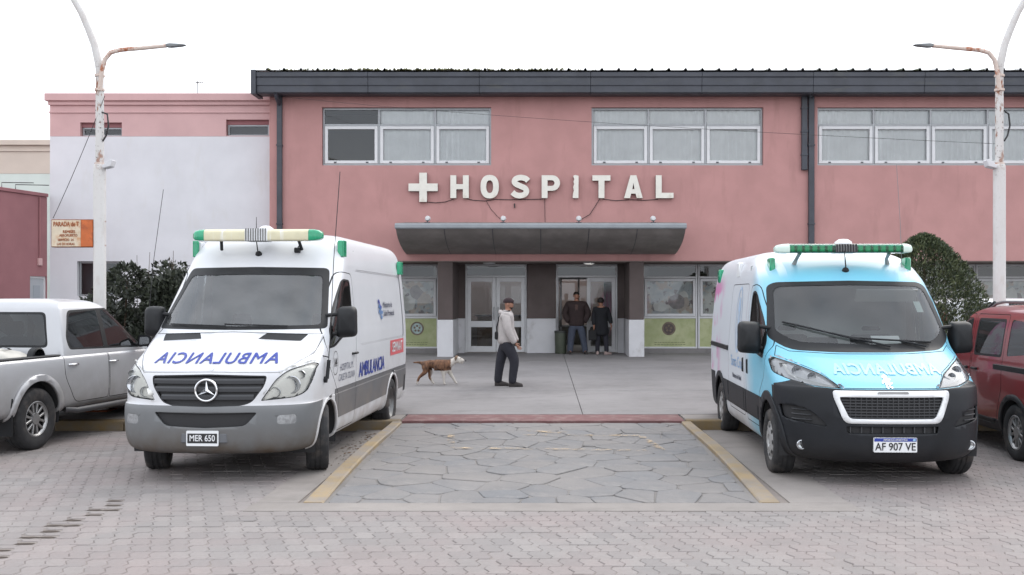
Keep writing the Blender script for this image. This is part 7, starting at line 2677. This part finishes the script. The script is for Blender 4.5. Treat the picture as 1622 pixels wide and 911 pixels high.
face(man, (.035, 0, 1.59), (1, 0, 0), .098)
MB().tube([(.06, -.11, 1.46), (-.05, -.16, 1.44), (-.15, -.12, 1.34), (-.19, -.08, 1.15), (-.19, -.05, 1.0), (-.17, -.04, .93)], .014, 6).build('bag_strap', M_STRAP, man, smooth=60)
MB().box(-.235, -.165, -.10, .08, .90, 1.06).build('sling_bag', M_STRAP, man, bevel=.03, bseg=2)
hand(man, (.165, -.165, .835), (.6, .2, -.7), (1, .3, .3), M_SKIN)

# --- man standing in the doorway, facing the street
YD = 28.75
dm = empty('person', (WX(913, YD), YD, pz(YD) + .002), 0, 'person facing the street in dark brown jacket and jeans, hands in pockets', 'person')
body = [
    [(0, 0, .93, (.15, .11)), (0, 0, 1.10, (.15, .11)), (0, 0, 1.28, (.17, .12)), (0, 0, 1.45, (.16, .11)), (0, -.01, 1.53, .062), (0, -.015, 1.585, .06), (0, -.02, 1.635, (.082, .09)), (0, -.02, 1.69, (.085, .098)), (0, -.015, 1.74, (.06, .07))],
    [(0, -.02, 1.635, (.082, .09)), (0, -.115, 1.625, .022)],
    [(0, 0, 1.45, (.16, .11)), (-.22, 0, 1.43, .07), (-.33, .02, 1.16, .055), (-.23, -.09, .96, .045)],
    [(0, 0, 1.45, (.16, .11)), (.22, 0, 1.43, .07), (.33, .02, 1.16, .055), (.23, -.09, .96, .045)],
    [(0, 0, .93, (.15, .11)), (-.11, 0, .86, .09), (-.15, 0, .5, .06), (-.18, .02, .10, .045), (-.19, -.08, .045, .04)],
    [(0, 0, .93, (.15, .11)), (.11, 0, .86, .09), (.19, 0, .5, .06), (.25, .02, .10, .045), (.27, -.08, .045, .04)],
]
link_mesh('body', skinned(body), M_SKIN, dm)
jk = [
    [(0, 0, .76, (.2, .155)), (0, 0, .9, (.205, .155)), (0, 0, 1.05, (.215, .16)), (0, 0, 1.28, (.215, .155)), (0, 0, 1.43, (.19, .135)), (0, 0, 1.52, (.09, .085))],
    [(0, 0, 1.43, (.19, .135)), (-.225, 0, 1.42, .095), (-.345, .02, 1.16, .085), (-.245, -.09, .95, .072), (-.21, -.11, .93, .06)],
    [(0, 0, 1.43, (.19, .135)), (.225, 0, 1.42, .095), (.345, .02, 1.16, .085), (.245, -.09, .95, .072), (.21, -.11, .93, .06)],
]
link_mesh('jacket', skinned(jk, 2, 1.22), M_BROWNJ, dm)
tr = [
    [(0, 0, .93, (.15, .125)), (0, 0, .86, (.155, .13)), (-.11, 0, .79, .115), (-.15, 0, .5, .09), (-.18, .02, .14, .075), (-.18, .02, .03, .08)],
    [(0, 0, .86, (.155, .13)), (.11, 0, .79, .115), (.19, 0, .5, .09), (.245, .02, .14, .075), (.25, .02, .03, .08)],
]
link_mesh('jeans', skinned(tr, 2, 1.22), M_JEANS, dm)
shoe(dm, (-.18, .08, 0), (-.22, -.2, 0), M_SHOE)
shoe(dm, (.25, .08, 0), (.29, -.2, 0), M_SHOE)
blob((0, .0, 1.70), .092, .102, .085, 18, 12, -.005).build('hair', M_HAIR, dm, smooth=60)
face(dm, (0, -.02, 1.655), (0, -1, 0), .1)
MB().box(-.045, .045, -.168, -.14, .92, 1.42).build('shirt_front', mat('brown_shirt', srgb(84, 66, 62), .9), dm, bevel=.02)

# --- person in a dark coat going in, seen from behind and the side
YW = 28.6
wm = empty('person', (WX(952, YW), YW, pz(YW) + .002), 0, 'person seen from behind in long black coat carrying a dark bag beside the open door', 'person')
body = [
    [(0, 0, .84, (.13, .11)), (0, 0, 1.0, (.115, .10)), (.0, 0, 1.18, (.13, .105)), (.0, 0, 1.31, (.13, .10)), (.0, 0, 1.38, .05), (-.005, 0, 1.42, .05), (-.01, .01, 1.465, (.075, .08)), (-.01, .01, 1.52, (.08, .09)), (-.01, .0, 1.57, (.055, .06))],
    [(-.01, .01, 1.465, (.075, .08)), (.03, .10, 1.455, .02)],
    [(.0, 0, 1.31, (.13, .10)), (-.17, 0, 1.29, .055), (-.21, -.02, 1.03, .045), (-.20, -.06, .80, .035)],
    [(.0, 0, 1.31, (.13, .10)), (.17, 0, 1.29, .055), (.24, -.02, 1.05, .045), (.28, -.03, .84, .035)],
    [(0, 0, .84, (.13, .11)), (-.07, 0, .78, .08), (-.09, .02, .44, .05), (-.10, .06, .09, .038), (-.10, .12, .04, .034)],
    [(0, 0, .84, (.13, .11)), (.07, 0, .78, .08), (.14, .0, .45, .05), (.15, -.1, .10, .038), (.2, -.05, .04, .034)],
]
link_mesh('body', skinned(body), M_SKIN, wm)
ct = [
    [(.01, 0, .50, (.20, .165)), (.01, 0, .66, (.19, .16)), (.01, 0, .84, (.175, .15)), (0, 0, 1.0, (.16, .135)), (.0, 0, 1.18, (.165, .135)), (.0, 0, 1.30, (.15, .115)), (.0, 0, 1.375, (.075, .07))],
    [(.0, 0, 1.30, (.15, .115)), (-.17, 0, 1.28, .072), (-.215, -.02, 1.03, .064), (-.205, -.055, .82, .05)],
    [(.0, 0, 1.30, (.15, .115)), (.17, 0, 1.28, .072), (.245, -.02, 1.05, .064), (.285, -.03, .86, .05)],
]
link_mesh('coat', skinned(ct, 2, 1.22), M_COAT, wm)
tr = [
    [(0, 0, .84, (.13, .12)), (0, 0, .78, (.13, .12)), (-.07, 0, .72, .095), (-.09, .02, .44, .068), (-.10, .055, .13, .055), (-.10, .06, .03, .058)],
    [(0, 0, .78, (.13, .12)), (.07, 0, .72, .095), (.14, .0, .45, .068), (.15, -.09, .14, .055), (.15, -.1, .05, .058)],
]
link_mesh('trousers', skinned(tr, 2, 1.22), M_NAVY, wm)
shoe(wm, (-.10, -.02, 0), (-.09, .22, 0), M_PALESHOE, .045, .1)
shoe(wm, (.10, -.14, 0), (.30, .0, 0), M_PALESHOE, .045, .1)
blob((-.01, .0, 1.525), .098, .105, .10, 18, 12, -.055).build('beanie', M_HAIR, wm, smooth=60)
face(wm, (-.01, .01, 1.49), (.35, .95, 0), .09)
hand(wm, (-.203, -.06, .82), (0, -.1, -1), (0, -1, 0), M_SKIN)
hand(wm, (.285, -.03, .855), (.1, 0, -1), (0, -1, 0), M_SKIN)
bg = empty('shoulder_bag', (WX(952, YW) - .23, YW - .06, pz(YW) + .40), 0, 'dark bag hanging from the hand of the person in the black coat', 'bag')
MB().box(-.13, .10, -.06, .06, 0, .30).build('body', M_STRAP, bg, bevel=.03, bseg=2)
MB().tube([(-.09, 0, .29), (-.06, 0, .38), (.02, 0, .40), (.06, 0, .36), (.07, 0, .29)], .01, 6).build('handle', M_STRAP, bg, smooth=60)

# --- brown and white dog following
def dog_mat():
    m, n, b, o = new_mat('brindle_coat')
    b.inputs['Roughness'].default_value = .85
    tc = nd(n, 'ShaderNodeTexCoord')
    sp = nd(n, 'ShaderNodeSeparateXYZ')
    n.links.new(tc.outputs['Object'], sp.inputs[0])
    nz = noise_fac(n, 6, 4, .2, .8)
    br = mix(n, noise_fac(n, 26, 5, .35, .65, (1, .4, .5)), srgb(70, 48, 36), srgb(128, 92, 68))
    def lin(s, a, c):
        mr = nd(n, 'ShaderNodeMapRange'); mr.inputs['From Min'].default_value = a; mr.inputs['From Max'].default_value = c
        n.links.new(s, mr.inputs[0]); return mr.outputs[0]
    def addw(s, amp):
        x = nd(n, 'ShaderNodeMath', operation='MULTIPLY_ADD'); n.links.new(nz, x.inputs[0]); x.inputs[1].default_value = amp; n.links.new(s, x.inputs[2]); return x.outputs[0]
    xx, zz = addw(sp.outputs['X'], .06), addw(sp.outputs['Z'], .05)
    def mx(a, b2):
        x = nd(n, 'ShaderNodeMath', operation='MAXIMUM'); n.links.new(a, x.inputs[0]); n.links.new(b2, x.inputs[1]); return x.outputs[0]
    front = lin(xx, .235, .255)                     # head, neck and chest
    feet = lin(zz, .115, .085)                      # paws
    fore = mul(n, lin(xx, .05, .07), lin(zz, .26, .23))
    belly = mul(n, lin(zz, .315, .295), mul(n, lin(sp.outputs['X'], -.20, -.16), lin(sp.outputs['X'], .30, .2)))
    f = mx(mx(front, feet), mx(fore, belly))
    c = mix(n, f, br, srgb(196, 190, 182))
    n.links.new(c, b.inputs['Base Color'])
    add_bump(n, b, noise_fac(n, 90, 4, .2, .8, (.4, 1, 1)), .3, .004)
    return m


dog = empty('dog', (WX(697, 19.7), 19.7, pz(19.7) + .001), 0, 'brown and white short haired dog trotting behind the walking person', 'dog')
DM = dog_mat()
db = [
    [(.02, 0, .385, (.098, .085)), (-.10, 0, .395, (.085, .072)), (-.20, 0, .405, (.082, .07)), (-.29, 0, .41, (.075, .068)), (-.35, 0, .425, .028), (-.43, 0, .44, .017), (-.53, .01, .435, .008)],
    [(.02, 0, .385, (.098, .085)), (.13, 0, .385, (.112, .088)), (.215, 0, .425, (.072, .06)), (.285, 0, .475, (.056, .05)), (.345, 0, .505, (.068, .062)), (.395, 0, .49, (.052, .048)), (.44, 0, .472, (.036, .034)), (.475, 0, .462, (.028, .027))],
    [(.395, 0, .49, (.052, .048)), (.425, 0, .435, (.02, .022)), (.46, 0, .425, (.012, .015))],
    [(.13, 0, .385, (.112, .088)), (.09, -.062, .30, .05), (.075, -.065, .215, .03), (.085, -.065, .10, .02), (.085, -.065, .03, .019), (.115, -.065, .014, .017)],
    [(.13, 0, .385, (.112, .088)), (.15, .062, .30, .048), (.20, .065, .21, .03), (.27, .065, .10, .02), (.305, .065, .035, .018), (.335, .065, .02, .016)],
    [(-.29, 0, .41, (.075, .068)), (-.28, -.058, .33, .06), (-.275, -.062, .255, .042), (-.40, -.062, .155, .022), (-.445, -.062, .04, .018), (-.42, -.062, .014, .016)],
    [(-.29, 0, .41, (.075, .068)), (-.25, .058, .33, .06), (-.19, .062, .25, .042), (-.215, .062, .15, .023), (-.15, .062, .045, .018), (-.118, .062, .014, .016)],
]
link_mesh('body', skinned(db, 2, 1.28), DM, dog)
for sg in (1, -1):
    e = MB().add([(.31, sg * .05, .575), (.355, sg * .065, .57), (.34, sg * .10, .535), (.31, sg * .095, .475), (.285, sg * .075, .53), (.318, sg * .075, .55)], [(0, 1, 2, 5), (0, 5, 3, 4), (5, 2, 3)])
    o = e.build('ear', mat('dog_ear_fur', srgb(120, 100, 84), .9), dog, smooth=60)
    sm = o.modifiers.new('thickness', 'SOLIDIFY'); sm.thickness = .008
    blob((.41, sg * .046, .525), .009, .008, .008, 8, 6).build('eye', M_HAIR, dog, smooth=60)
blob((.505, 0, .472), .012, .014, .011, 10, 8).build('nose', M_HAIR, dog, smooth=60)
